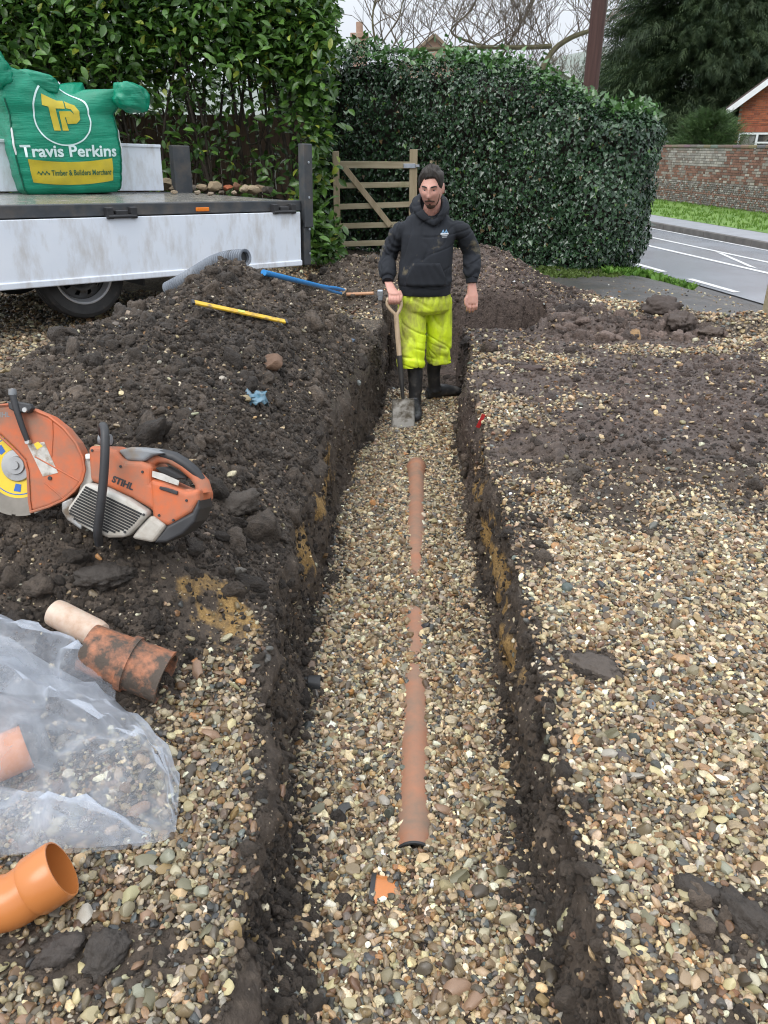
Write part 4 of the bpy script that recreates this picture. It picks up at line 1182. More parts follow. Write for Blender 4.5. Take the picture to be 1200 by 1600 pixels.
def conifer(name, x, y, z0, H, Rmax, label, nb, ns, tint0, tint1, upright=0.0, spray=.3, trunk_r=.35, low=.08, seed=3, cone=.6):
    rd = np.random.default_rng(seed)
    t = empty(name, (x, y, z0), label=label, cat='tree')
    tr = MB(); tr.tube([(0, 0, 0), (.1, 0, H * .5), (0, .1, H * .95)], [trunk_r, trunk_r * .6, .04], 8); 
    pos, dirs, nrm, sz, tn = [], [], [], [], []
    for i in range(nb):
        f = low + (1 - low) * (i + rd.random()) / nb
        a = rd.uniform(0, 2 * math.pi); L = Rmax * (1 - f) ** cone * rd.uniform(.7, 1.12) + .3
        p0 = np.array([0, 0, H * f * .92]); dv = np.array([math.cos(a), math.sin(a), .28 + upright])
        pts = [p0 + dv * L * k + np.array([0, 0, -(.42 - upright) * L * k * k]) for k in np.linspace(0, 1, 8)]
        if i % 2 == 0: tr.tube([Vector(q) for q in pts], [.06 * (1 - .1 * k) for k in range(8)], 4, cap=False)
        col = rd.uniform(.75, 1.2)
        for k in range(int(ns * (L / Rmax + .25))):
            u = rd.beta(2.2, 1.0); q = pts[0] + dv * L * u + np.array([0, 0, -(.42 - upright) * L * u * u])
            q = q + rd.normal(0, .10 * L + .08, 3) * np.array([1, 1, .45])
            pos.append(q); dirs.append(np.array([math.cos(a), math.sin(a), -.35 + upright * 2]) + rd.normal(0, .45, 3)); nrm.append(np.array([0, 0, 1]) + rd.normal(0, .45, 3))
            sz.append(rd.uniform(.6, 1.3) * spray); w = rd.random(); tn.append((np.array(tint0) * (1 - w) + np.array(tint1) * w) * col)
    tr.build('trunk', M_bark, t, smooth=True)
    pos, dirs, nrm, sz, tn = map(np.array, (pos, dirs, nrm, sz, tn))
    # each spray a flat comb of short needles
    k = 7; d = dirs / np.linalg.norm(dirs, axis=1, keepdims=True); s = np.cross(nrm, d); s /= np.linalg.norm(s, axis=1, keepdims=True)
    V, F = [], []
    for j in range(k):
        u = j / k; sgn = 1 if j % 2 else -1; w = .34 * (1 - u * .6)
        a_ = pos + d * (sz * u)[:, None]; b_ = pos + d * (sz * (u + .12))[:, None]; c_ = pos + d * (sz * (u + .34))[:, None] + s * (sgn * w * sz)[:, None] - np.array([0, 0, .12]) * sz[:, None]
        V += [a_, b_, c_]
    V = np.stack(V, 1).reshape(-1, 3); n = len(pos)
    F = np.arange(n * k * 3).reshape(-1, 3)
    tag(mesh_np('crown', V, F, M_needle, t, False, {'tint': ('FLOAT_COLOR', np.repeat(np.concatenate([tn, np.ones((n, 1))], 1), k * 3, 0).astype(np.float32))}), kind='stuff')
    return t
conifer('yew_tree', 15.9, 43, -.4, 12.5, 6.4, 'huge dark yew tree behind the brick house and wall', 200, 520, (.016, .036, .016), (.06, .09, .034), 0, .5, .5, .10, 3, .45)
conifer('conifer_shrub', 12.35, 32.5, -.4, 2.9, 1.25, 'light green conifer shrub leaning over the wall beside the house', 60, 170, (.035, .075, .025), (.09, .15, .05), .45, .2, .05, .12, 5, .6)

# ------------------------------------------------------------------ gate and posts
M_gate = pmat('weathered_gate_wood', (.29, .24, .145), (.42, .36, .24), 4, .75, stretch=(.6, 6, 6), bump=.25, mud=.1, mudcol=(.13, .16, .06), mscale=3)
M_gatepost = pmat('gate_post_wood', (.30, .235, .14), (.43, .35, .23), 4, .75, stretch=(6, 6, .6), bump=.25)
M_galv = pmat('galvanised_steel', (.38, .42, .47), (.5, .53, .57), 12, .4, metal=.8)
def gate():
    Yg = 11.3
    a = at_y(528, 385, Yg); b = at_y(645, 385, Yg)
    def zz(y): return at_y(580, y, Yg).z
    g = empty('field_gate', (a.x, Yg, 0), label='small five bar wooden gate standing open against the ivy hedge', cat='gate')
    W = b.x - a.x
    def L(x, z): return Vector((x - a.x, 0, z))
    X = lambda px: (px - 528) / 117 * W
    m = MB(); m.box((0, 0, zz(236) / 2), (.085, .085, zz(236))); m.build('hanging_stile', M_gatepost, g, bevel=.006)
    m = MB(); m.box((X(644), 0, zz(236) / 2 + .02), (.105, .09, zz(236))); m.build('slam_stile', M_gatepost, g, bevel=.006)
    for (y0, y1, ht) in ((257, 258, .085), (290, 288, .07), (323, 319, .07), (353, 350, .07), (381, 378, .07)):
        m = MB(); m.beam((.03, -.02, zz(y0)), (X(640), -.02, zz(y1)), .03, ht); m.build('bar', M_gate, g, bevel=.004)
    m = MB(); m.beam((X(541), -.052, zz(262)), (X(610), -.052, zz(352)), .026, .075); m.build('brace', M_gatepost, g, bevel=.004)
    m = MB(); m.box((X(638), -.055, zz(259)), (.16, .02, .055)); m.box((X(650), -.058, zz(259)), (.05, .03, .03)); m.build('latch', M_galv, g, bevel=.003)
    p = at_y(680, 252, 11.35)
    m = MB(); m.box((0, 0, .62), (.15, .13, 1.26)); o = m.build('gate_post', M_gatepost, bevel=.008); o.location = (p.x, 11.36, 0)
    tag(o, 'short wooden post behind the man at the hedge', 'post')
    # post at the drive entrance
    q = at_z(1194, 512, -.03)
    e = empty('entrance_post', (q.x + .075, q.y, -.1), label='square wooden gate post at the drive entrance beside the tarmac', cat='post')
    m = MB(); m.box((.02, 0, .62), (.2, .2, 1.3)); m.build('shaft', M_gate, e, bevel=.008)
    m = MB(); m.box((-.085, -.08, .34), (.012, .06, .12)); m.tube([(-.1, -.09, .30), (-.1, -.09, .40)], .012, 8); m.build('hinge', M_galv, e)
gate()

# ------------------------------------------------------------------ flatbed truck
M_van_white = pmat('white_alloy_panel', (.70, .75, .82), (.76, .80, .86), 3, .35, mud=.12, mudcol=(.42, .38, .33), mscale=1.0, mudsoft=.2, mstretch=(9, 9, 3.0))
M_dark_paint = pmat('dark_grey_paint', (.035, .04, .046), (.055, .06, .066), 8, .45, mud=.18, mudcol=(.12, .10, .08), mscale=6, mudsoft=.18)
M_deck = pmat('wet_deck_ply', (.17, .165, .15), (.24, .23, .205), 5, .2, rough2=.5, mud=.25, mudcol=(.22, .18, .13), mscale=8)
M_black = pmat('black_plastic', (.018, .018, .02), (.035, .035, .037), 12, .5)
M_rubber = pmat('tyre_rubber', (.022, .022, .023), (.045, .043, .041), 8, .75, mud=.25, mudcol=(.10, .085, .07))
M_steel = pmat('steel_wheel', (.10, .10, .10), (.17, .165, .16), 9, .5, metal=.5, mud=.3, mudcol=(.12, .10, .085), mscale=14)
M_chrome = pmat('bright_rim_ring', (.55, .57, .6), (.7, .7, .72), 9, .3, metal=.6)
M_amber = pmat('amber_lens', (.75, .2, .02), rough=.2)
M_red = pmat('red_lens', (.5, .02, .015), rough=.2)
TR = Vector((-.80, 7.75, 0.0)); T_ROT = math.atan2(-.686, -.727)
truck = empty('flatbed_truck', (TR.x, TR.y, 0.0), (0, -.030, T_ROT), 'flatbed truck with white dropside hanging down and dark grey frame', 'truck')
_tm = Matrix.Translation((TR.x, TR.y, 0)) @ Euler((0, -.030, T_ROT)).to_matrix().to_4x4()
def truck_s(px, py, yl=0.0):
    """truck-local x of the point seen at a pixel on the near side plane"""
    inv = _tm.inverted(); o = inv @ Vector((0, 0, CAMZ)); d = inv.to_3x3() @ ray(px, py)
    t = (yl - o.y) / d.y; p = o + d * t; return p.x, p.z
def truck_deck(px, py, z=.97):
    inv = _tm.inverted(); o = inv @ Vector((0, 0, CAMZ)); d = inv.to_3x3() @ ray(px, py)
    t = (z - o.z) / d.z; return o + d * t
def build_truck():
    DK = .965; LEN = 4.2; W = 2.02
    m = MB(); m.box((LEN / 2, -W / 2, DK - .025), (LEN - .06, W - .14, .05)); m.build('deck', M_deck, truck)
    # side raves
    for y, nm in ((-.035, 'side_rave'), (-W + .035, 'side_rave')):
        m = MB(); m.box((LEN / 2 - .0, y, DK - .038), (LEN, .07, .092)); m.build(nm, M_dark_paint, truck, bevel=.008)
    m = MB(); m.box((.03, -W / 2, DK - .045), (.07, W - .16, .09)); m.build('rear_rave', M_dark_paint, truck, bevel=.008)
    # hanging near dropside: one panel with a bottom lip
    pz0, pz1 = .41, DK - .09
    m = MB(); m.box((LEN / 2 + .03, .022, (pz0 + .03 + pz1) / 2), (LEN - .02, .028, pz1 - pz0 - .03)); m.build('dropside', M_van_white, truck, bevel=.003, seg=1)
    m = MB(); m.box((LEN / 2 + .03, .026, pz0 + .008), (LEN - .01, .045, .05)); m.build('dropside_lip', M_van_white, truck, bevel=.008)
    # far dropside standing up
    m = MB(); m.box((LEN / 2 + .2, -W + .02, DK + .24), (LEN - .25, .03, .44)); m.box((LEN / 2 + .2, -W + .025, DK + .455), (LEN - .25, .05, .03)); m.build('raised_dropside', M_van_white, truck, bevel=.006)
    m = MB(); m.box((.10, -W + .03, DK + .20), (.21, .09, .54)); m.build('corner_post', M_dark_paint, truck, bevel=.01)
    # near rear corner post
    m = MB(); m.box((-.055, .005, DK + .13), (.10, .09, .72)); m.box((-.045, -.02, .60), (.08, .10, .42)); m.box((-.10, -.06, .62), (.05, .05, .40))
    m.build('corner_post', M_dark_paint, truck, bevel=.008)
    for z in (1.3, 1.0, .72, .5):
        b = MB(); b.lathe([(0, 0), (.011, 0), (.011, .006), (0, .007)], (-.055, .05, z), (0, 1, 0), 8); b.build('bolt', M_galv, truck, smooth=True)
    # hinges
    for px in (186, 440):
        s, z = truck_s(px, 330)
        h = MB(); h.box((s, .03, DK - .06), (.10, .05, .04)); h.box((s - .10, .03, DK - .06), (.055, .06, .085)); h.box((s + .10, .03, DK - .06), (.055, .06, .085))
        h.tube([(s - .12, .05, DK - .085), (s + .12, .05, DK - .085)], .016, 8)
        h.build('hinge', M_black, truck, bevel=.006)
    s, z = truck_s(316, 327)
    l = MB(); l.box((s, .004, z), (.125, .02, .032)); l.build('marker_light', M_amber, truck, bevel=.006)
    # chassis, cross members, mudguard
    for y in (-.62, -1.4):
        m = MB(); m.box((LEN / 2, y, .76), (LEN - .1, .08, .2)); m.build('chassis_rail', M_black, truck)
    for i in range(8):
        m = MB(); m.box((.15 + i * .55, -W / 2, DK - .12), (.06, W - .2, .1)); m.build('cross_member', M_black, truck)
    m = MB(); m.box((.12, -.9, .55), (.08, 1.5, .1)); m.build('rear_bumper', M_black, truck)
    # wheels
    sx, _ = truck_s(134, 455, -.13)
    for (x, y) in ((sx, -.13), (sx, -W + .36),):
        RW = .355; zc = .09 + RW
        w = empty('wheel', (0, 0, 0)); w.parent = truck
        t = MB(); t.lathe([(.232, -.20), (.26, -.215), (.31, -.22), (.34, -.205), (RW, -.175), (RW, -.13), (RW - .012, -.128), (RW - .012, -.12), (RW, -.118), (RW, -.085), (RW - .012, -.083), (RW - .012, -.075), (RW, -.073), (RW, -.03), (.345, -.005), (.315, .012), (.265, .008), (.236, -.004)], (x, y, zc), (0, 1, 0), 64)
        t.build('tyre', M_rubber, w, smooth=True, angle=30)
        rg = MB(); rg.lathe([(.236, -.006), (.240, .004), (.232, .007), (.222, .0), (.216, -.03), (.205, -.06)], (x, y, zc), (0, 1, 0), 64); rg.build('rim', M_chrome, w, smooth=True)
        # dished disc with hand holes
        V, F = [], []; nr, na = 16, 120
        for i in range(nr + 1):
            r = .05 + (.206 - .05) * i / nr; dep = -.075 + .045 * math.exp(-((r - .13) / .045) ** 2)
            for j in range(na):
                a = 2 * math.pi * j / na; V.append((x + r * math.cos(a), y + dep, zc + r * math.sin(a)))
        for i in range(nr):
            for j in range(na):
                r = .05 + (.206 - .05) * (i + .5) / nr; a = 2 * math.pi * (j + .5) / na
                k = round(a / (2 * math.pi) * 10); ah = 2 * math.pi * k / 10
                dd = math.hypot(r * math.cos(a) - .158 * math.cos(ah), r * math.sin(a) - .158 * math.sin(ah))
                if dd > .021: F.append((i * na + j, i * na + (j + 1) % na, (i + 1) * na + (j + 1) % na, (i + 1) * na + j))
        mesh_np('disc', V, F, M_steel, w)
        hb = MB(); hb.lathe([(.0, -.03), (.04, -.03), (.052, -.045), (.055, -.09)], (x, y, zc), (0, 1, 0), 24); hb.build('hub', M_steel, w, smooth=True)
        for k in range(6):
            a = k * math.pi / 3; b = MB(); b.lathe([(0, .022), (.01, .02), (.012, 0)], (x + .085 * math.cos(a), y - .07, zc + .085 * math.sin(a)), (0, 1, 0), 6); b.build('wheel_nut', M_steel, w)
        bk = MB(); bk.lathe([(0, -.17), (.21, -.17)], (x, y, zc), (0, 1, 0), 24); bk.build('brake_drum', M_black, w)
    ax = MB(); ax.tube([(sx, -.3, .45), (sx, -W + .4, .45)], .06, 10); ax.build('axle', M_black, truck)
    mg = MB(); mg.add([(sx + .47 * math.cos(a), y, .45 + .44 * math.sin(a)) for a in np.linspace(.25, math.pi - .25, 14) for y in (-.16, -.5)], [(2 * i, 2 * i + 1, 2 * i + 3, 2 * i + 2) for i in range(13)]); mg.build('mudguard', M_black, truck, smooth=True)
    f = MB(); f.box((sx - .52, -.32, .52), (.02, .36, .42)); f.build('mud_flap', M_black, truck)
    # cab, out of the picture to the left
    c = MB(); c.prism([(LEN + .12, .45), (LEN + 1.9, .45), (LEN + 1.95, 1.05), (LEN + 1.15, 1.25), (LEN + .75, 2.1), (LEN + .12, 2.15)], (0, -W / 2, 0), (1, 0, 0), (0, 0, 1), (0, -1, 0), 1.85)
    c.build('cab', M_van_white, truck, bevel=.06)
build_truck()

# bent white wire hooked over the post
M_wire = pmat('white_wire', (.55, .54, .5), rough=.5)
p0, p1, p2, p3 = truck_deck(430, 292), None, None, None
def tw(l): return _tm @ Vector(l)
a = tw(truck_deck(432, 296)); 
mb = MB(); mb.tube(bez([a, at_y(430, 270, a.y), at_y(438, 255, a.y), at_y(450, 246, a.y), at_y(460, 241, a.y)], 16), .006, 6)
tag(mb.build('bent_wire', M_wire, smooth=True), 'thin pale bent wire sticking up off the truck bed corner', 'wire')

# rubble along the deck edge
M_rubble = pmat('rubble', (.3, .2, .12), (.7, .65, .6), 22, .8, tint=True, bump=.7, bscale=40, bdist=.01)
def rock(name, loc, size, tint, seed, label=None, cat=None, parent=None, group=None, rotz=0, mat=None, rough=.25, kind=None):
    me = pebble_mesh(name, seed, 3, .9, .75, .3, rough) if rough < .29 else pebble_mesh(name, seed, 4, 0, .95, .32, .38)
    a = me.attributes.new('tint', 'FLOAT_COLOR', 'POINT'); a.data.foreach_set('color', np.tile(np.array([*tint, 1]), len(me.vertices)).astype(np.float32))
    me.transform(Matrix.Diagonal((*size, 1))); me.materials.append(mat or M_rubble)
    zmin = min(v.co.z for v in me.vertices); me.transform(Matrix.Translation((0, 0, -zmin - .004)))
    o = bpy.data.objects.new(name, me); o.location = loc; o.rotation_euler = (0, 0, rotz)
    link(o, parent); return tag(o, label, cat, group, kind)
_rub = [(262, 298, .16, (.30, .24, .16), 'rubble_lump', 'big muddy tan lump of rubble at the far end of the row'), (281, 300, .13, (.28, .22, .15), 'rubble_lump', 'tan rubble lump next to the biggest one'), (300, 300, .10, (.20, .17, .14), 'rubble_lump', 'small grey rubble lump third in the row on the truck'),
        (318, 299, .09, (.34, .26, .17), 'rubble_lump', 'pale small rubble lump behind the amber light'), (336, 299, .13, (.36, .28, .18), 'rubble_lump', 'flat pale stone in the middle of the rubble row'), (356, 298, .10, (.42, .13, .06), 'brick_piece', 'broken orange red brick on the truck bed'),
        (370, 297, .10, (.30, .16, .10), 'brick_piece', 'dull red brick fragment beside the orange one'), (385, 301, .10, (.36, .29, .2), 'rubble_lump', 'cream stone right of the brick fragments'), (396, 304, .12, (.33, .26, .17), 'rubble_lump', 'tan flat stone overhanging the deck edge'),
        (418, 303, .11, (.06, .048, .038), 'soil_lump', 'dark lump of soil near the truck corner post'), (330, 305, .05, (.25, .2, .15), 'rubble_lump', 'tiny stone in front of the rubble row'), (222, 298, .07, (.06, .045, .035), 'soil_lump', 'small dark soil lump beside the green bag')]
_rub += [(272, 303, .06, (.32, .25, .17), 'rubble_lump', 'small tan stone in front of the biggest rubble lump'), (308, 304, .05, (.4, .33, .24), 'rubble_lump', 'pale chip in front of the grey rubble lump'), (346, 303, .07, (.16, .12, .09), 'rubble_lump', 'dark chip in front of the orange brick'),
         (366, 304, .06, (.38, .3, .21), 'rubble_lump', 'cream chip in front of the dull red fragment'), (407, 299, .09, (.28, .21, .14), 'rubble_lump', 'brown stone behind the overhanging flat stone'), (291, 296, .08, (.14, .11, .085), 'soil_lump', 'brown earth lump behind the tan rubble'),
         (328, 294, .08, (.3, .23, .15), 'rubble_lump', 'tan stone behind the flat pale one'), (377, 293, .08, (.2, .15, .1), 'soil_lump', 'earth lump behind the brick fragments'), (208, 299, .05, (.3, .27, .22), 'rubble_lump', 'pale chip beside the bag corner')]
for i, (px, py, sz, col, nm, lab) in enumerate(_rub):
    l = truck_deck(px, py); q = tw(l)
    rock(nm, q + Vector((0, 0, .0)), (sz * 1.4, sz, sz * 1.1), col, 500 + i, lab, 'rubble', None, 'rubble on the truck bed', random.uniform(0, 6))

# ------------------------------------------------------------------ bulk bag
def m_bag():
    m, nt, b = _nodes('woven_green_polypropylene'); L = nt.links; co = _coord(nt)
    n1 = _noise(nt, co, 4, 4); n2 = _noise(nt, co, 26, 4)
    mp = _n(nt, 'ShaderNodeMapping'); mp.inputs['Scale'].default_value = (5, 5, 60); L.new(co, mp.inputs['Vector'])
    n3 = _noise(nt, mp.outputs[0], 1.5, 4, .6, .3)
    L.new(_ramp(nt, n1.outputs[0], [(.3, (.0, .19, .105)), (.7, (.0, .26, .15))]).outputs[0], b.inputs['Base Color'])
    b.inputs['Roughness'].default_value = .38
    h = _math(nt, 'ADD', _math(nt, 'MULTIPLY', n3.outputs[0], .7), _math(nt, 'MULTIPLY', n2.outputs[0], .4))
    _bump(nt, b, h, .7, .012)
    return m
M_bag = m_bag()
M_bagwhite = pmat('white_print', (.62, .78, .76), rough=.5); M_bagyellow = pmat('yellow_print', (.55, .43, .02), (.45, .36, .03), 9, .5); M_baggreen = pmat('dark_green_print', (.02, .11, .05), rough=.5)
M_seam = pmat('bag_seam', (.0, .09, .05), rough=.6); M_webbing = pmat('white_webbing', (.75, .77, .75), rough=.7)
def text_mesh(txt, size, bold=0.0, extr=0.0, spacing=1.0):
    cu = bpy.data.curves.new('t', 'FONT'); cu.body = txt; cu.size = size; cu.align_x = 'CENTER'; cu.align_y = 'CENTER'; cu.offset = bold; cu.resolution_u = 3; cu.space_character = spacing
    ob = bpy.data.objects.new('t', cu); ROOT.objects.link(ob)
    dg = bpy.context.evaluated_depsgraph_get(); me = bpy.data.meshes.new_from_object(ob.evaluated_get(dg))
    V = np.array([v.co[:] for v in me.vertices]); F = [tuple(p.vertices) for p in me.polygons]
    bpy.data.objects.remove(ob); bpy.data.curves.remove(cu); bpy.data.meshes.remove(me)
    return V, F
def build_bag():
    l0 = truck_deck(116, 303); p = tw(l0)
    ROT = R(37); HW, Hh = .46, .86
    fwd = Vector((-math.sin(ROT), math.cos(ROT), 0))          # away from camera
    org = p + fwd * .42; 
    bag = empty('bulk_bag', (org.x, org.y, p.z + .004), (0, 0, ROT), 'green builders merchant bulk bag standing full on the truck bed', 'bag')
    def perim(u):
        """u 0..4 round the square, 0 at the middle of the front face, positive to the right; returns unit-square x,y and outward normal"""
        u = (u + .5) % 4; side = int(u); t = u - side - .5
        ex = .5; sq = [(t, -ex), (ex, t), (-t, ex), (-ex, -t)][side]
        ang = math.atan2(sq[1], sq[0]); rmax = math.hypot(*sq)
        k = (abs(math.cos(ang)) ** 7 + abs(math.sin(ang)) ** 7) ** (-1 / 7) * .5
        return math.cos(ang) * k * .55 + sq[0] * .45, math.sin(ang) * k * .55 + sq[1] * .45, ang
    def S(u, h, off=0.0):
        x, y, ang = perim(u)
        bul = 1 + .115 * math.sin(min(h, 1) * math.pi * .9 + .2) - .07 * (1 - min(h / .07, 1)) ** 2
        corner = abs(math.sin(2 * ang)) ** 3
        n = float(fbm(x * 5 + 3, y * 5, h * 7, 3, 88)) * .010 + float(vnoise(x * 4, y * 4, h * 26, 89)) * .0035
        X, Y = x * 2 * HW * bul, y * 2 * HW * bul
        Z = h * Hh
        if h > .80:
            t = (h - .8) / .2
            # collar: slumps in along the sides, ears flare at the corners
            flare = .10 * corner * math.sin(t * 2.2); pinch = -.22 * (1 - corner) * max(t - .15, 0) ** 1.2
            X *= 1 + flare + pinch; Y *= 1 + flare + pinch
            q = math.degrees(ang)
            lift = .20 * math.exp(-((q + 135 + 12) / 26) ** 2) + .05 * math.exp(-((q + 45) / 30) ** 2) - .06 * math.exp(-((q + 75) / 14) ** 2) + .05 * math.exp(-((q + 112) / 14) ** 2) + .10 * corner * (q > 0)
            Z += t * (.05 + lift) ; 
            droop = math.exp(-((q + 45) / 24) ** 2)
            X += droop * .20 * t ** 1.3; Y -= droop * .02 * t; Z -= droop * .12 * max(t - .55, 0) ** 1.2
            n *= 1 + 3.5 * t
        nx, ny = math.cos(ang), math.sin(ang)
        return Vector((X + nx * (n + off), Y + ny * (n + off), Z))
    NU, NH = 160, 72
    rings = [[S(4 * i / NU, j / NH) for i in range(NU)] for j in range(NH + 1)]
    # fold in at the top and close over the load
    cx = Vector((0, 0, Hh * .86))
    last = rings[-1]
    ins = [[p.lerp(Vector((p.x * .8, p.y * .8, p.z - .03)), 1.0) for p in last], [Vector((p.x * .6, p.y * .6, Hh * .9)) for p in last], [Vector((p.x * .2, p.y * .2, Hh * .88)) for p in last]]
    m = MB(); m.loft(rings + ins, cap=True); o = m.build('sack', M_bag, bag, smooth=True, angle=80)
    def wrap(name, V, F, mat, u0, h0, off=.004, k=1.0):
        """print laid on the front face: V in metres, x right, y up"""
        P_ = [S(u0 + v[0] * k / (2 * HW), h0 + v[1] * k / Hh, off) for v in V]
        return mesh_np(name, [tuple(q) for q in P_], F, mat, bag, True)
    def strip2(pts_a, pts_b):
        V = []; F = []
        for a, b in zip(pts_a, pts_b): V += [a, b]
        F = [(2 * i, 2 * i + 1, 2 * i + 3, 2 * i + 2) for i in range(len(pts_a) - 1)]
        return V, F
    def dense(poly, step=.012):
        bm = bmesh.new(); vs = [bm.verts.new((a, b, 0)) for a, b in poly]; bm.faces.new(vs); bmesh.ops.triangulate(bm, faces=bm.faces)
        for _ in range(3): bmesh.ops.subdivide_edges(bm, edges=[e for e in bm.edges if e.calc_length() > step * 2], cuts=1); bmesh.ops.triangulate(bm, faces=bm.faces)
        bm.verts.index_update(); V = [tuple(v.co) for v in bm.verts]; F = [tuple(v.index for v in f.verts) for f in bm.faces]; bm.free(); return V, F
    an = np.linspace(0, 2 * math.pi, 73)
    V, F = strip2([(.235 * math.cos(a), .232 * math.sin(a)) for a in an], [(.223 * math.cos(a), .220 * math.sin(a)) for a in an])
    wrap('ring_print', V, F, M_bagwhite, -.02, .755, .007)
    tpT = [(-.145, .12), (-.02, .105), (.035, .115), (.035, .06), (-.045, .055), (-.03, -.115), (-.085, -.115), (-.10, .06), (-.15, .065)]
    tpP = [(-.02, .04), (.075, .045), (.095, .03), (.09, .0), (.02, -.005), (.035, -.115), (-.015, -.115)]
    tpB = [(.045, .115), (.12, .095), (.15, .045), (.145, -.02), (.11, -.055), (.035, -.06), (.03, -.005), (.085, .0), (.10, .03), (.085, .06), (.045, .065)]
    for po in (tpT, tpP, tpB):
        V, F = dense(po); wrap('logo_print', V, F, M_bagyellow, -.02, .77, .0065)
    V, F = text_mesh('Travis Perkins', .14, .0035)
    tag(wrap('lettering', V, F, M_bagwhite, .0, .43, .007), kind='stuff')
    xs = np.linspace(-.355, .355, 40)
    V, F = strip2([(x, .068 ) for x in xs], [(x, -.062) for x in xs]); 
    V2 = []; F2 = []
    for r in range(7):
        V2 += [(x, .10 - .20 * r / 6 - .03 * (1 - (x / .355) ** 2)) for x in xs]
    F2 = [(r * 40 + i, r * 40 + i + 1, (r + 1) * 40 + i + 1, (r + 1) * 40 + i) for r in range(6) for i in range(39)]
    wrap('band_print', V2, F2, M_bagyellow, .0, .245, .005)
    V, F = text_mesh('Timber & Builders Merchant', .068, .0012); V[:, 0] = V[:, 0] * .66 + .075
    tag(wrap('lettering', V, F, M_baggreen, .0, .215, .0085), kind='stuff')
    xs_ = np.linspace(-.30, -.20, 16); V, F = strip2([(x, .010 + .012 * math.sin(x * 190)) for x in xs_], [(x, -.004 + .012 * math.sin(x * 190)) for x in xs_])
    wrap('script_mark', V, F, M_baggreen, .0, .215, .0085)
    # loose neck of the bag folded out over the corners
    def lobe(c, r, rot, seed, nm='folded_neck'):
        bm = bmesh.new(); bmesh.ops.create_uvsphere(bm, u_segments=40, v_segments=28, radius=1.0)
        Vv = np.array([v.co[:] for v in bm.verts]); n_ = Vv.copy()
        d_ = 1 + .16 * fbm(n_[:, 0] * 1.8, n_[:, 1] * 1.8, n_[:, 2] * 1.8, 3, seed) - .10 * np.clip(1 - np.abs(vnoise(n_[:, 0] * 2.4, n_[:, 1] * 2.4, n_[:, 2] * 2.4 + 3, seed + 4)) / .2, 0, 1)
        Vv = np.sign(Vv) * np.abs(Vv) ** .8 * d_[:, None] * np.array(r)
        Mr = np.array(Euler(rot).to_matrix()); Vv = Vv @ Mr.T + np.array(c)
        for v, q in zip(bm.verts, Vv): v.co = q
        me = bpy.data.meshes.new(nm); bm.to_mesh(me); bm.free(); me.materials.append(M_bag); me.polygons.foreach_set('use_smooth', np.ones(len(me.polygons), bool))
        link(bpy.data.objects.new(nm, me), bag)
    cr_ = S(.47, .93); lobe(cr_ + Vector((.055, .0, -.02)), (.175, .14, .125), (0, R(18), 0), 401)
    cl_ = S(-.5, .95); lobe(cl_ + Vector((-.02, .05, .05)), (.13, .12, .15), (0, R(-25), 0), 402)
    lobe(S(-.18, .97) + Vector((0, .10, .0)), (.2, .12, .09), (0, R(8), 0), 403)
    for u in (-.5, .5, 1.5, -1.5):
        s = MB(); s.tube([S(u, h, .004) for h in np.linspace(.02, .86, 30)], .007, 6); s.build('seam', M_seam, bag, smooth=True)
        w = MB(); w.tube([S(u + .012, h, .010) for h in np.linspace(.40, .66, 12)], [.004] + [.009] * 10 + [.004], 6); w.build('lifting_loop', M_webbing, bag, smooth=True)
build_bag()

# ------------------------------------------------------------------ man standing in the trench
M_skin = pmat('skin', (.50, .245, .19), (.60, .33, .26), 11, .5, sss=.12)
M_hoodie = pmat('black_hoodie', (.009, .011, .015), (.017, .020, .027), 7, .9, mud=.13, mudcol=(.13, .11, .07), mscale=7, mudsoft=.06, bump=.35, bscale=300, bdist=.002)
M_rib = pmat('hoodie_rib', (.010, .012, .017), rough=.9, bump=.4, bscale=200, bdist=.002)
M_hiviz = pmat('hi_viz_trousers', (.60, .76, .012), (.68, .84, .025), 4, .5, mud=.46, mudcol=(.20, .165, .06), mscale=3.2, mudsoft=.12, mstretch=(1.6, 1.6, .8), bump=.2, bscale=60)
M_boot = pmat('muddy_rubber_boot', (.018, .019, .021), (.04, .04, .04), 10, .45, mud=.25, mudcol=(.09, .08, .07), mscale=12)
M_hair = pmat('dark_hair', (.012, .009, .007), (.032, .024, .019), 30, .6, bump=.8, bscale=160, bdist=.004, stretch=(1, .35, 1))
M_beard = pmat('beard_hair', (.05, .028, .018), (.09, .05, .032), 60, .7, bump=.8, bscale=200, bdist=.003)
M_eye = pmat('eye_white', (.62, .6, .58), rough=.25); M_iris = pmat('iris', (.03, .02, .015), rough=.2); M_lip = pmat('lips', (.40, .16, .14), rough=.5)
M_ash = pmat('ash_wood', (.42, .30, .19), (.55, .42, .28), 5, .6, stretch=(8, 8, .8), mud=.15, mudcol=(.22, .16, .1))
M_blade = pmat('worn_steel', (.16, .15, .13), (.26, .24, .21), 10, .5, metal=.45, mud=.5, mudcol=(.085, .07, .05), mscale=9)
M_socket = pmat('dark_socket', (.03, .03, .03), (.06, .055, .05), 9, .5, metal=.3)

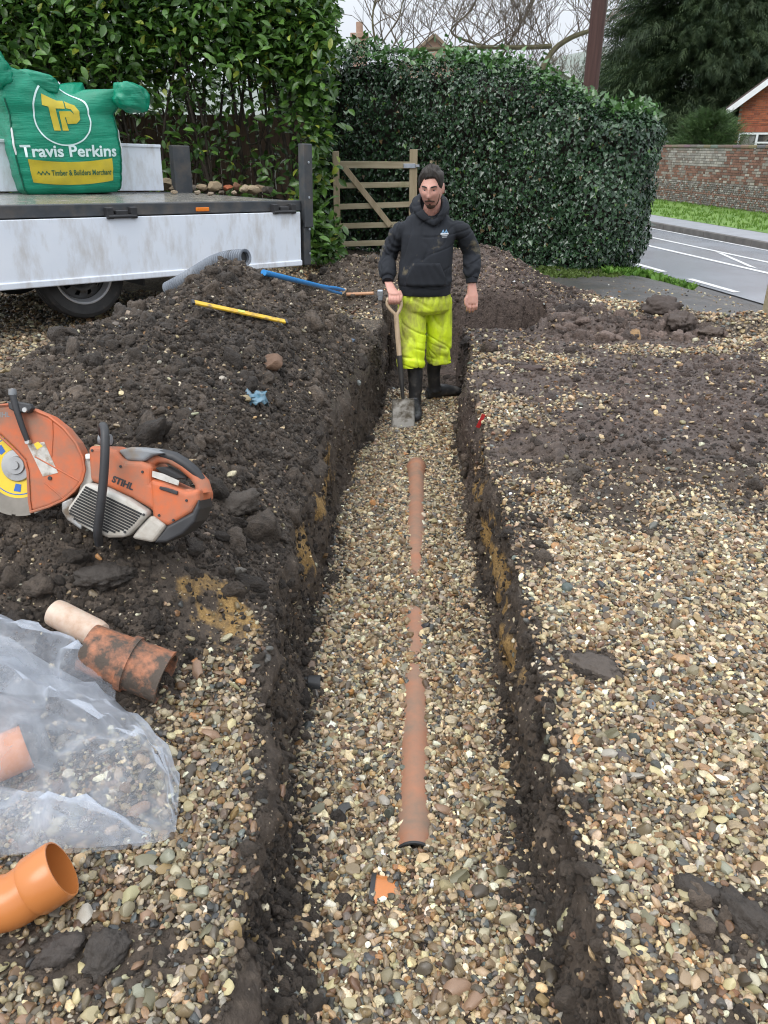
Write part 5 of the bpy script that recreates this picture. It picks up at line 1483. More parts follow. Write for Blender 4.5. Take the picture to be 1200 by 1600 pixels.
def fuse(name, mb, voxel, mat, parent, smooth=4, disp=None, fac=.5):
    """weld overlapping pieces into one continuous skin"""
    me = bpy.data.meshes.new(name); me.from_pydata(mb.v, [], mb.f)
    bm = bmesh.new(); bm.from_mesh(me); bmesh.ops.recalc_face_normals(bm, faces=bm.faces); bm.to_mesh(me); bm.free()
    ob = bpy.data.objects.new(name, me); ROOT.objects.link(ob)
    r = ob.modifiers.new('r', 'REMESH'); r.mode = 'VOXEL'; r.voxel_size = voxel; r.use_smooth_shade = True
    if smooth: s = ob.modifiers.new('s', 'SMOOTH'); s.factor = fac; s.iterations = smooth
    dg = bpy.context.evaluated_depsgraph_get(); out = bpy.data.meshes.new_from_object(ob.evaluated_get(dg))
    bpy.data.objects.remove(ob); bpy.data.meshes.remove(me)
    n = len(out.vertices); V = np.zeros(n * 3, np.float32); N = np.zeros(n * 3, np.float32)
    out.vertices.foreach_get('co', V); out.vertices.foreach_get('normal', N); V = V.reshape(-1, 3).astype(float); N = N.reshape(-1, 3).astype(float)
    if disp is not None: V = V + N * disp(V)[:, None]
    inv = parent.matrix_basis.inverted() if parent else Matrix()
    Mx = np.array(inv); V = V @ Mx[:3, :3].T + Mx[:3, 3]
    out.vertices.foreach_set('co', V.astype(np.float32).ravel()); out.materials.clear(); out.materials.append(mat); out.update()
    out.polygons.foreach_set('use_smooth', np.ones(len(out.polygons), bool)); out.name = name
    o = bpy.data.objects.new(name, out); return link(o, parent)

def ell(c, hx, hy, n=28, p=2.4, rot=0.0, tilt=(0, 0)):
    out = []
    for k in range(n):
        t = 2 * math.pi * k / n; ct, st = math.cos(t), math.sin(t)
        x = math.copysign(abs(ct) ** (2 / p), ct) * hx; y = math.copysign(abs(st) ** (2 / p), st) * hy
        X, Y = x * math.cos(rot) - y * math.sin(rot), x * math.sin(rot) + y * math.cos(rot)
        out.append(Vector((c[0] + X, c[1] + Y, c[2] + tilt[0] * X + tilt[1] * Y)))
    return out

def build_man():
    base = Vector((.31, 5.78, -.45))
    man = empty('person', base, label='man in black hoodie and yellow hi-viz trousers standing in the trench with a spade', cat='person')
    # joints
    shA, elA, wrA, haA = at_y(625, 362, 5.87), at_y(607, 402, 5.92), at_y(606, 438, 5.77), at_y(614, 458, 5.70)
    shB, elB, wrB, haB = at_y(721, 360, 5.87), at_y(736, 396, 5.93), at_y(737, 440, 5.87), at_y(738, 462, 5.85)
    hipA, knA, anA = at_y(643, 470, 5.86), at_y(643, 540, 5.78), Vector((.235, 5.80, -.40))
    hipB, knB, anB = at_y(685, 470, 5.88), at_y(686, 535, 5.92), at_y(672, 592, 5.98)
    # ---------------- head
    hc = at_y(674, 295, 5.765)
    yaw, pit = R(-13), R(13)
    HM = (Matrix.Rotation(yaw, 4, 'Z') @ Matrix.Rotation(pit, 4, 'X'))       # local: x image right, y away from face, z up
    def hp(x, y, z): return hc + (HM.to_3x3() @ Vector((x, y, z)))
    def G(a, b, s): return math.exp(-(a * a + b * b) / (s * s))
    def head_surf(th, ph, off=0.0):
        """th azimuth (0 = face), ph elevation"""
        n = Vector((math.sin(th) * math.cos(ph), -math.cos(th) * math.cos(ph), math.sin(ph)))
        x, y, z = n.x * .080, n.y * .099, n.z * .127
        if z < 0:
            t = -z / .132
            x *= 1 - .24 * t ** 1.6; y = y * (1 - .12 * t) if y < 0 else y * (1 - .45 * t)
            if y > -.0: z *= 1 - .25 * sst(y, 0, .05)
        else:
            x *= 1 + .05 * (z / .132)
        if y < 0:
            fr = 0.0
            fr += .027 * G(x / .75, z + .026, .016) * 1.0 + .014 * G(x / .55, (z - .0) / 1.6, .016) + .007 * G(x / .9, (z - .02) / 1.5, .014)
            fr += .007 * (G(x - .03, (z - .036) * 1.6, .024) + G(x + .03, (z - .036) * 1.6, .024))
            fr -= .011 * (G(x - .030, (z - .014) * 1.3, .017) + G(x + .030, (z - .014) * 1.3, .017))
            fr += .005 * (G(x - .046, z + .018, .022) + G(x + .046, z + .018, .022))
            fr += .007 * G(x * .6, (z + .063) * 1.3, .018) - .005 * G(x * .5, (z + .0655) * 4, .016) + .010 * G(x, z + .108, .026) - .004 * G(x * .7, z + .085, .016)
            y -= fr
        v = Vector((x, y, z)); return v + v.normalized() * off
    def sst(v, a, b):
        t = min(max((v - a) / (b - a), 0), 1); return t * t * (3 - 2 * t)
    body = MB()
    rings = []
    for j in range(1, 48):
        ph = -math.pi / 2 + math.pi * j / 48
        rings.append([hp(*head_surf(2 * math.pi * k / 72, ph)) for k in range(72)])
    body.loft(rings)
    for s in (-1, 1):           # ears
        body.loft([[hp(s * (.072 + dx), .012 + r * 1.0 * math.cos(t) + .004, .0 + r * 1.75 * math.sin(t)) for t in [2 * math.pi * k / 14 for k in range(14)]] for dx, r in ((-.01, .012), (.002, .018), (.012, .021), (.016, .019))])
    nb = Vector((.322, 5.885, .95))
    body.tube(bez([hp(0, .03, -.06), hp(0, .035, -.12), nb], 6), [.056, .057, .058, .059, .060, .061, .060], 20)
    # trunk and limbs inside the clothes, so that the figure is whole
    body.loft([ell((.303, 5.875, z), a, b) for z, a, b in ((.32, .13, .09), (.45, .14, .09), (.6, .13, .085), (.78, .14, .085), (.88, .14, .08), (.95, .08, .06))])
    body.tube([shA, elA, wrA], [.045, .038, .030], 12); body.tube([shB, elB, wrB], [.045, .038, .030], 12)
    body.tube([hipA, knA + Vector((.006, .01, 0)), Vector((.243, 5.79, -.2)), Vector((.240, 5.795, -.38))], [.075, .045, .036, .03], 12); body.tube([hipB, knB + Vector((0, .01, 0)), knB.lerp(Vector((.405, 6.015, -.30)), .6), Vector((.405, 6.015, -.32))], [.075, .042, .034, .03], 12)
    # hand gripping the D handle: bar runs across the picture
    bar = at_y(616, 468.5, 5.685); br = .0165
    def hand_grip():
        palm = [ell(wrA.lerp(haA, 0.1), .030, .022, 14), ell(wrA.lerp(haA, .6), .036, .022, 14), ell(Vector((bar.x - .003, bar.y + .006, bar.z + .048)), .044, .023, 14), ell(Vector((bar.x, bar.y + .004, bar.z + .026)), .043, .022, 14)]
        body.loft(palm)
        for k, (dx, L) in enumerate(((-.033, .9), (-.0115, 1.0), (.010, .98), (.0305, .86))):
            pts = []
            for a in np.linspace(R(70), R(70 - 265 * L), 9):     # from the top of the bar, down its front, under and back
                rr = br + .0095
                pts.append((bar.x + dx, bar.y - math.cos(a) * rr, bar.z + math.sin(a) * rr))
            body.tube([(bar.x + dx * .95, bar.y + .002, bar.z + .045)] + pts, [.0105] * 4 + [.0098] * 3 + [.009] * 3, 8)
        body.tube(bez([(bar.x + .036, bar.y + .012, bar.z + .062), (bar.x + .052, bar.y + .005, bar.z + .03), (bar.x + .045, bar.y - .012, bar.z + .005), (bar.x + .03, bar.y - .026, bar.z - .006)], 6), [.013, .0125, .012, .0115, .011, .010, .009], 8)
    hand_grip()
    # relaxed hand, back towards the picture, fingers curling in
    hx, hy, hz = haB
    body.loft([ell(wrB, .030, .024, 14), ell(wrB.lerp(haB, .55), .036, .022, 14), ell(haB, .044, .021, 14), ell(haB + Vector((0, -.004, -.045)), .046, .019, 14), ell(haB + Vector((.001, -.006, -.058)), .042, .015, 14)])
    for dx, L in ((-.034, .066), (-.0115, .078), (.0115, .074), (.033, .058)):
        p0 = haB + Vector((dx, -.006, -.05))
        body.tube([p0, p0 + Vector((dx * .05, -.006, -L * .42)), p0 + Vector((dx * .02, .006, -L * .78)), p0 + Vector((0, .026, -L * .98))], [.0110, .0105, .0095, .0085], 8)
    p0 = haB + Vector((-.036, .0, .0)); body.tube([p0, p0 + Vector((-.016, -.012, -.028)), p0 + Vector((-.014, -.018, -.055)), p0 + Vector((-.006, -.016, -.073))], [.014, .0125, .011, .009], 8)
    fuse('body', body, .0045, M_skin, man, 2)
    inv = Vector(base)
    # ---------------- face details
    def patch(name, cells, off, mat, prnt=man, taper=True):
        """strip following the face: list of (x, zlow, zhigh)"""
        V, F = [], []
        nz = 5
        for i, (x, z0, z1) in enumerate(cells):
            e = .35 if taper and i in (0, len(cells) - 1) else 1.0
            for j in range(nz):
                z = z0 + (z1 - z0) * j / (nz - 1)
                ph = math.asin(max(-.98, min(.98, z / .127)))
                t = max(-z / .127, 0); xs = .080 * math.cos(ph) * (1 - .24 * t ** 1.6)
                th = math.asin(max(-.95, min(.95, x / max(xs, .01))))
                o_ = off * e * (1 if 0 < j < nz - 1 else .15)
                V.append(tuple(hp(*head_surf(th, ph, o_)) - inv))
        m = len(cells)
        F = [(i * nz + j, (i + 1) * nz + j, (i + 1) * nz + j + 1, i * nz + j + 1) for i in range(m - 1) for j in range(nz - 1)]
        return mesh_np(name, V, F, mat, prnt)
    for s in (-1, 1):
        patch('eyebrow', [(s * x, z - h, z + h) for x, z, h in ((.012, .034, .0035), (.022, .037, .005), (.034, .039, .005), (.046, .037, .004), (.053, .033, .002))], .0045, M_hair)
        e = MB(); c = hp(*(head_surf(math.asin(s * .031 / .079), math.asin(.013 / .127)) + Vector((0, .0085, 0)))) - inv
        bm = bmesh.new(); bmesh.ops.create_uvsphere(bm, u_segments=16, v_segments=12, radius=.0118); me = bpy.data.meshes.new('eye'); bm.to_mesh(me); bm.free(); me.materials.append(M_eye)
        eo = link(bpy.data.objects.new('eye', me), man); eo.location = c
        bm = bmesh.new(); bmesh.ops.create_uvsphere(bm, u_segments=12, v_segments=8, radius=.0062); me = bpy.data.meshes.new('iris'); bm.to_mesh(me); bm.free(); me.materials.append(M_iris)
        io = link(bpy.data.objects.new('iris', me), eo); io.location = (-.001, -.0078, -.002)
        patch('eyelid', [(s * x, .0145, .024) for x in (.017, .024, .031, .038, .044)], .0025, M_skin)
    patch('moustache', [(x, -.060 - .012 * abs(x) / .034, -.047 - .010 * abs(x) / .034) for x in np.linspace(-.034, .034, 11)], .004, M_beard)
    patch('lip', [(x, -.075, -.0665) for x in np.linspace(-.024, .024, 9)], .002, M_lip)
    patch('goatee', [(x, -.124 + .25 * abs(x), -.088 - .15 * abs(x)) for x in np.linspace(-.03, .03, 11)], .007, M_beard)
    patch('soul_patch', [(x, -.092, -.079) for x in np.linspace(-.007, .007, 5)], .003, M_beard)
    for s in (-1, 1): patch('beard_edge', [(s * x, z - .007, z + .006) for x, z in ((.028, -.112), (.038, -.100), (.047, -.084), (.055, -.066), (.061, -.045), (.066, -.02))], .0025, M_beard)
    # hair
    V, F = [], []; NT, NP = 72, 34
    for j in range(NP + 1):
        for k in range(NT):
            th = 2 * math.pi * k / NT; th_ = (th + math.pi) % (2 * math.pi) - math.pi
            a = abs(th_)
            low = np.interp(a, [0, .35, .62, .80, .95, 1.25, 1.5, 1.75, 2.2, math.pi], [.74, .74, .72, .50, .18, -.05, .14, .05, -.45, -.62])
            if th_ < 0 and a < .6: low -= .10 * (a / .6)                  # fringe sweeps to one side
            ph = low + (math.pi / 2 - low) * j / NP
            up = math.sin(max(ph, 0))
            of = .005 + .018 * sst(ph - low, 0, .3) + .010 * up * (.5 + .5 * math.cos(th_)) - (.012 * sst(.75 - ph, 0, .5) if .8 < a < 2.4 else 0)
            of += (.003 + .009 * up) * float(fbm(math.sin(th) * 7 + ph * 2, math.cos(th) * 2, ph * 3, 3, 15)) + .005 * up * max(0, math.sin(th + .9))
            if j == 0: of = .0
            V.append(tuple(hp(*head_surf(th, min(ph, math.pi / 2 - .01), of)) - inv))
    F = [(j * NT + k, j * NT + (k + 1) % NT, (j + 1) * NT + (k + 1) % NT, (j + 1) * NT + k) for j in range(NP) for k in range(NT)]
    mesh_np('hair', V, F, M_hair, man)
    # ---------------- hoodie
    hd = MB()
    hd.loft([ell(c, a, b, 40, 2.6) for c, a, b in (((.303, 5.845, .50), .192, .142), ((.303, 5.845, .53), .198, .148), ((.305, 5.85, .62), .196, .148), ((.309, 5.86, .72), .190, .145), ((.314, 5.87, .80), .190, .143), ((.318, 5.875, .87), .205, .130), ((.32, 5.88, .92), .190, .112), ((.322, 5.88, .975), .165, .095), ((.322, 5.88, 1.01), .115, .085), ((.322, 5.88, 1.03), .08, .07))])
    def sleeve(sh, el, wr, out):
        p = bez([sh + Vector((-out * .075, .0, .02)), sh, sh.lerp(el, .5) + Vector((out * .012, .01, 0)), el + Vector((out * .004, .01, 0)), el.lerp(wr, .55) + Vector((out * .002, 0, 0)), wr + Vector((0, 0, .02))], 20)
        hd.tube(p, [.052, .058, .063, .066, .066, .065, .065, .065, .066, .067, .067, .067, .067, .067, .066, .066, .065, .063, .059, .055, .047], 20)
    sleeve(shA, elA, wrA, -1); sleeve(shB, elB, wrB, 1)
    # hood lying on the shoulders, opening to a V at the throat
    lp = [(.350, 5.750, .945), (.275, 5.765, .995), (.235, 5.815, 1.045), (.232, 5.90, 1.095), (.275, 5.965, 1.11), (.33, 5.985, 1.115), (.385, 5.965, 1.11), (.428, 5.90, 1.095), (.432, 5.815, 1.045), (.405, 5.765, .995)]
    lpp = bez(lp + [lp[0]], 40)[:-1]
    hd.tube(lpp, [.012 + .010 * min(1, abs(((i + 20) % 40) - 20) / 9) for i in range(40)], 12, loop=True, flat=1.9)
    hd.loft([ell((.33, 5.98, z), a, b, 20) for z, a, b in ((.90, .07, .03), (.96, .14, .05), (1.04, .15, .055), (1.10, .12, .045))])
    def folds(V):
        x, y, z = V[:, 0], V[:, 1], V[:, 2]
        cr = lambda a, b, c_, s_, w_: np.clip(1 - np.abs(vnoise(a, b, c_, s_)) / w_, 0, 1) ** 1.5
        d = .006 * fbm(x * 9, y * 9, z * 5, 3, 5) - .0055 * cr(x * 4 + z * 5, y * 4, z * 15 - x * 7, 6, .22) - .0045 * cr(x * 11 - z * 4, y * 8, z * 5 + x * 4, 16, .2)
        arm = (np.abs(x - .315) > .2)
        d = d + np.where(arm, .005 * np.sin(z * 70 + (x - .315) * 60 + 9 * vnoise(x * 10, y * 10, z * 6, 7)) * sstep(-.2, .5, vnoise(x * 8, y * 8, z * 8, 9)), 0)
        low = sstep(.68, .54, z) * (~arm)
        return d + low * .010 * vnoise(x * 8, y * 8, z * 22, 8)
    fuse('hoodie', hd, .0065, M_hoodie, man, 3, folds)
    wb = MB(); wb.loft([ell((.303, 5.845, z), a, b, 44, 2.6) for z, a, b in ((.448, .182, .135), (.452, .187, .139), (.485, .191, .143), (.51, .192, .144), (.52, .18, .132))]); wb.v = [tuple(Vector(v) - inv) for v in wb.v]; wb.build('waistband', M_rib, man, smooth=True)
    for w_, e_ in ((wrA, elA), (wrB, elB)):
        c = MB(); dd = (e_ - w_).normalized(); c.tube([w_ - inv - dd * .012, w_ - inv - dd * .010, w_ - inv + dd * .025, w_ - inv + dd * .055, w_ - inv + dd * .06], [.037, .042, .045, .048, .045], 20); c.build('cuff', M_rib, man, smooth=True)
    # kangaroo pocket follows the belly
    def belly(x, z):
        hx_, hy_ = .196, .150; u = min(abs((x - .304) / hx_), .98); return 5.847 - hy_ * (1 - u ** 2.6) ** (1 / 2.6)
    V, F = [], []
    NXp, NZp = 22, 9
    for j in range(NZp):
        t = j / (NZp - 1); z = .525 + .16 * t; hw = .145 - .05 * max(0, t - .35) / .65
        for i in range(NXp): x = .304 - hw + 2 * hw * i / (NXp - 1); V.append((x - inv.x, belly(x, z) - .012 + (.008 if i in (0, NXp - 1) else 0) - inv.y + .003 * math.sin(i * 1.3 + j), z - inv.z))
    F = [(j * NXp + i, j * NXp + i + 1, (j + 1) * NXp + i + 1, (j + 1) * NXp + i) for j in range(NZp - 1) for i in range(NXp - 1)]
    o = mesh_np('pocket', V, F, M_hoodie, man); sm = o.modifiers.new('s', 'SOLIDIFY'); sm.thickness = .006
    # chest print: two peaks over a bar and a thin line
    M_print = pmat('white_chest_print', (.72, .76, .8), rough=.6); M_printblue = pmat('blue_chest_print', (.25, .48, .72), rough=.6)
    lc = at_y(695, 366, 5.70); yy = 5.712
    def chest(x, z):
        u = min(abs((x - .312) / .196), .98); return 5.865 - .146 * (1 - u ** 2.6) ** (1 / 2.6)
    def pr(name, poly, mat):
        bm = bmesh.new(); bm.faces.new([bm.verts.new((a, 0, b)) for a, b in poly]); bmesh.ops.triangulate(bm, faces=bm.faces)
        for _ in range(2): bmesh.ops.subdivide_edges(bm, edges=bm.edges[:], cuts=1); bmesh.ops.triangulate(bm, faces=bm.faces)
        for v in bm.verts: v.co = Vector((v.co.x * .8 + lc.x, chest(v.co.x * .8 + lc.x, 0) - .016, v.co.z * .85 + lc.z)) - inv
        me = bpy.data.meshes.new(name); bm.to_mesh(me); bm.free(); me.materials.append(mat); link(bpy.data.objects.new(name, me), man)
    for dx in (-.014, .014):
        pr('chest_logo', [(dx - .015, .008), (dx - .006, .008), (dx, .022), (dx + .006, .008), (dx + .015, .008), (dx, .036)], M_printblue)
    pr('chest_logo', [(-.036, -.004), (.036, -.004), (.036, .007), (-.036, .007)], M_print)
    pr('chest_logo', [(-.026, -.016), (.026, -.016), (.026, -.012), (-.026, -.012)], M_print)
    pr('chest_logo', [(-.022, -.026), (.022, -.026), (.022, -.023), (-.022, -.023)], M_print)
    # ---------------- trousers: baggy waterproofs bunched over the boots
    tr = MB()
    tr.loft([ell(c, a, b, 36, 2.6) for c, a, b in (((.303, 5.85, .50), .165, .115), ((.303, 5.85, .46), .180, .13), ((.305, 5.855, .40), .198, .147), ((.306, 5.86, .34), .195, .145), ((.306, 5.86, .31), .17, .12))])
    tr.tube(bez([hipA + Vector((0, 0, .02)), hipA.lerp(knA, .35), hipA.lerp(knA, .8), at_y(642, 556, 5.775), at_y(641, 573, 5.77)], 14), [.100, .108, .110, .110, .110, .109, .109, .109, .108, .108, .108, .109, .109, .109, .105], 24, flat=1.0)
    tr.tube(bez([hipB + Vector((0, 0, .02)), hipB.lerp(knB, .35), hipB.lerp(knB, .8), at_y(686, 553, 5.92), at_y(686, 568, 5.92)], 14), [.098, .105, .106, .106, .105, .104, .103, .102, .101, .101, .101, .101, .101, .100, .096], 24)
    def tfold(V):
        x, y, z = V[:, 0], V[:, 1], V[:, 2]
        cr = lambda a, b, c_, s_, w_: np.clip(1 - np.abs(vnoise(a, b, c_, s_)) / w_, 0, 1) ** 1.5
        d = .008 * fbm(x * 7, y * 7, z * 6, 3, 25) - .011 * cr(x * 10 + z * 1.5, y * 8, z * 2.2 - x * 2, 26, .18) - .010 * cr(x * 3 - z * 2, y * 3, z * 11 + x * 6, 36, .14)
        low = sstep(.16, -.02, z)
        d = d - low * .012 * cr(x * 3, y * 3, z * 20 + x * 8, 37, .3) + low * .002 * np.sin(z * 60 + x * 25 + 9 * vnoise(x * 6, y * 6, z * 3, 27))
        d = d + sstep(.36, .43, z) * sstep(.5, .46, z) * .006 * np.sin(np.arctan2(y - 5.85, x - .305) * 22 + 3 * vnoise(x * 5, y * 5, z * 5, 28))
        return d
    fuse('trousers', tr, .0065, M_hiviz, man, 2, tfold)
    # ---------------- boots
    bA = MB()
    fa = float(floor_h(np.array(.24), np.array(5.7))) + .012
    bA.tube(bez([knA + Vector((.008, .01, .06)), Vector((.243, 5.79, -.2)), Vector((.240, 5.795, fa + .10)), Vector((.240, 5.79, fa + .05))], 10), [.066, .064, .06, .056, .053, .050, .049, .050, .053, .054, .05], 18)
    bA.loft([[Vector((.240 + dx, yv, fa + zz)) for dx, zz in [(math.cos(t) * w * (1 if math.sin(t) > -.4 else .95), h * .5 + math.sin(t) * h * .5) for t in [2 * math.pi * k / 16 for k in range(16)]]] for yv, w, h in ((5.855, .030, .07), (5.835, .040, .10), (5.78, .045, .115), (5.70, .047, .105), (5.63, .052, .085), (5.57, .050, .068), (5.535, .038, .05), (5.525, .02, .03))])
    fuse('boot', bA, .006, M_boot, man, 2, lambda V: .003 * fbm(V[:, 0] * 14, V[:, 1] * 14, V[:, 2] * 14, 3, 31))
    bB = MB()
    toe = at_z(707, 610, -.37); heel = Vector((.375, 6.02, 0)); fb = float(floor_h(np.array(.44), np.array(5.98))) + .012
    bB.tube(bez([knB + Vector((0, 0, .05)), knB.lerp(Vector((heel.x, heel.y, fb + .12)), .6), Vector((heel.x + .03, heel.y - .005, fb + .11)), Vector((heel.x + .035, heel.y - .006, fb + .05))], 10), [.064, .062, .058, .055, .052, .050, .049, .05, .052, .053, .05], 18)
    fd = (Vector((toe.x, toe.y, 0)) - heel); fd.normalize(); sd_ = Vector((-fd.y, fd.x, 0))
    bB.loft([[heel + fd * L + sd_ * (math.cos(t) * w) + Vector((0, 0, fb + h * .5 + math.sin(t) * h * .5)) for t in [2 * math.pi * k / 16 for k in range(16)]] for L, w, h in ((-.035, .030, .07), (-.015, .040, .10), (.04, .045, .115), (.12, .047, .105), (.19, .052, .085), (.25, .050, .068), (.285, .038, .05), (.295, .02, .03))])
    fuse('boot', bB, .006, M_boot, man, 2, lambda V: .003 * fbm(V[:, 0] * 14, V[:, 1] * 14, V[:, 2] * 14, 3, 32))
    # ---------------- spade
    sp = empty('spade', at_z(630, 668, -.452), label='spade with ash D handle held upright by the man in the trench', cat='spade')
    so = Vector(sp.location)
    fork = at_y(619, 494, 5.675); sh1 = at_y(624, 556, 5.655); neck = at_y(630, 624, 5.60); tip = so.copy()
    d = MB()
    hw = .043
    d.tube([Vector((bar.x - hw - .012, bar.y, bar.z)) - so, Vector((bar.x + hw + .012, bar.y, bar.z)) - so], br, 12)
    for s in (-1, 1):
        d.tube([q - so for q in bez([Vector((bar.x + s * hw, bar.y, bar.z + .014)), Vector((bar.x + s * (hw + .008), bar.y - .002, bar.z - .03)), Vector(((bar.x + fork.x) / 2 + s * .034, bar.y - .004, (bar.z + fork.z) / 2 - .012)), fork + Vector((s * .008, 0, .012)), fork + Vector((0, 0, -.03))], 14)], [.011] + [.0125] * 12 + [.014, .017], 10)
    d.build('handle', M_ash, sp, smooth=True)
    d = MB(); d.tube([fork - so + Vector((0, 0, .01)), fork.lerp(sh1, .3) - so, sh1 - so], [.018, .0185, .0185], 14); d.build('shaft', M_ash, sp, smooth=True)
    d = MB(); d.tube([sh1 - so + Vector((0, 0, .004)), sh1.lerp(neck, .5) - so, neck - so + Vector((0, -.004, -.02))], [.0205, .019, .011], 12); d.build('socket', M_socket, sp, smooth=True)
    # blade: slightly dished plate with tread at the top
    ax = (tip - neck).normalized(); sx = Vector((1, .04, 0)); nz = sx.cross(ax).normalized()
    V, F = [], []; n1_, n2_ = 12, 14; Lb = (tip - neck).length + .015; hw0, hw1 = .083, .090
    for j in range(n2_ + 1):
        t = j / n2_
        for i in range(n1_ + 1):
            u = -1 + 2 * i / n1_; w = hw0 + (hw1 - hw0) * t if t < .88 else hw1 * (1 - .02 * (t - .88))
            V.append(tuple(neck - so + ax * (Lb * t + .02 * (1 - u * u) * (t > .9) * 0) + sx * (u * w) - nz * (.012 * (1 - u * u) * (1 - .6 * t)) + nz * .006))
    F = [(j * (n1_ + 1) + i, j * (n1_ + 1) + i + 1, (j + 1) * (n1_ + 1) + i + 1, (j + 1) * (n1_ + 1) + i) for j in range(n2_) for i in range(n1_)]
    o = mesh_np('blade', V, F, M_blade, sp); sm = o.modifiers.new('s', 'SOLIDIFY'); sm.thickness = .004
    d = MB()
    for s in (-1, 1): d.box(neck - so + sx * (s * .052) + nz * .0, (.055, .016, .006), Matrix.Rotation(0, 3, 'Z'))
    d.build('tread', M_blade, sp)
build_man()

# ------------------------------------------------------------------ things lying about
def hit(px, py, tmax=14.0):
    """where the view ray through a photo pixel meets the ground"""
    d = ray(px, py); ts = np.linspace(.8, tmax, 2600)
    X, Y, Z = d.x * ts, d.y * ts, CAMZ + d.z * ts
    below = Z < ground_h(X, Y); k = int(np.argmax(below)) if below.any() else len(ts) - 1
    return Vector((X[k], Y[k], Z[k]))
def gz(x, y): return float(ground_h(np.array([x]), np.array([y]))[0])

M_upvc = pmat('orange_drain_pipe', (.46, .155, .04), (.51, .185, .052), 4, .25)
M_upvc_dirty = pmat('dusty_drain_pipe', (.36, .13, .06), (.43, .17, .08), 5, .35, mud=.70, mudcol=(.20, .14, .10), mscale=10, mudsoft=.25)
M_upvc_muddy = pmat('muddy_drain_pipe', (.42, .15, .07), (.48, .19, .09), 5, .45, mud=.68, mudcol=(.075, .058, .045), mscale=16, mudsoft=.12, bump=.5, bscale=60)
M_seal = pmat('black_seal', (.015, .015, .016), (.03, .03, .03), 9, .5)

def shell(mb, pts, ro, ri, n=36):
    """open pipe with wall thickness"""
    pts = [Vector(p) for p in pts]; m = len(pts)
    ro = ro if hasattr(ro, '__len__') else [ro] * m; ri = ri if hasattr(ri, '__len__') else [ri] * m
    t = MB(); t.tube(pts, ro, n, cap=False); a = t.v[:]
    t2 = MB(); t2.tube(pts, ri, n, cap=False); b = t2.v[:]
    rings = [a[i * n:(i + 1) * n] for i in range(m)] + [b[i * n:(i + 1) * n] for i in reversed(range(m))]
    mb.loft([[Vector(p) for p in r] for r in rings], cap=False, loop=True)

# long drain pipe lying in the trench
def trench_pipe():
    p = empty('drain_pipe', PIPE_A, label='long orange brown drain pipe half buried in gravel along the trench', cat='pipe')
    L = PIPE_B - PIPE_A; dr = L.normalized(); ln = L.length
    m = MB(); shell(m, [dr * t for t in np.linspace(0, ln - .1, 30)], .055, .0515); m.build('barrel', M_upvc_dirty, p, smooth=True)
    m = MB(); s0 = ln - .14; shell(m, [dr * (s0 + t) for t in (0, .012, .03, .06, .075, .08, .10, .105, .14)], [.0555, .060, .0625, .0625, .0655, .0665, .0665, .063, .063], [.0535] * 4 + [.0575] * 5); m.build('socket', M_upvc_dirty, p, smooth=True)
    m = MB(); m.lathe([(.0535, -.004), (.0585, -.004), (.0590, .0), (.0585, .004), (.0535, .004)], (0, 0, 0), dr, 36, loop=True); m.build('seal', M_seal, p, smooth=True)
trench_pipe()
# short stub of a branch fitting
b0 = at_z(583, 1404, -.303)
p = empty('branch_fitting', b0, label='short orange pipe fitting with black seal poking out of the trench gravel', cat='pipe')
m = MB(); shell(m, [(0, 0, 0), (.03, -.003, -.002), (.05, -.005, -.004), (.09, -.008, -.012)], [.058, .058, .055, .055], [.0525, .0525, .0505, .0505]); m.build('barrel', M_upvc, p, smooth=True)
m = MB(); m.lathe([(.056, -.006), (.0625, -.006), (.0635, .0), (.0625, .006), (.056, .006)], (-.003, 0, 0), (1, -.1, -.05), 32, loop=True); m.build('seal', M_seal, p, smooth=True)
# black stub out of the bank
s0 = at_z(502, 1070, -.345)
m = MB(); shell(m, [s0 + Vector((-.16, .0, -.004)), s0 + Vector((-.05, 0, -.002)), s0 + Vector((-.045, 0, -.002)), s0], [.032, .032, .036, .036], [.028, .028, .03, .03], 24)
tag(m.build('pipe_stub', M_seal, smooth=True), 'short black pipe stub sticking out of the trench side', 'pipe')

# clean orange bend in the near corner
def bend():
    O = at_z(97, 1357, .092); d = Vector((.74, .34, .34)).normalized()
    g = Vector((O.x - .30, O.y - .02, .0))
    p = empty('pipe_bend', (O.x - .15, O.y, 0), label='clean bright orange drain pipe bend lying beside the plastic sheet', cat='pipe')
    po = Vector(p.location)
    path = [O, O - d * .05, O - d * .095]
    e = O - d * .07; side = Vector((-1.0, -.10, -.015)).normalized()
    arc = bez([e, e + (-d) * .04, e + (-d) * .05 + side * .035, e - d * .052 + side * .09], 10)
    end = arc[-1]; far = end + side * .2
    low = min(q.z for q in [far]); 
    m = MB(); shell(m, [q - po for q in (O, O - d * .006, O - d * .03, O - d * .06, O - d * .07)], [.0605, .0625, .0625, .0625, .058], [.0570, .0575, .0575, .0575, .0535]); m.build('socket', M_upvc, p, smooth=True, angle=50)
    m = MB(); shell(m, [q - po for q in [O - d * .06] + arc + [end + side * .05, end + side * .12]], .0555, .0515); m.build('elbow', M_upvc, p, smooth=True)
    m = MB(); shell(m, [q - po for q in (end + side * .11, end + side * .12, end + side * .19, end + side * .2)], [.058, .0625, .0625, .061], [.0535, .0575, .0575, .057]); m.build('socket', M_upvc, p, smooth=True)
bend()
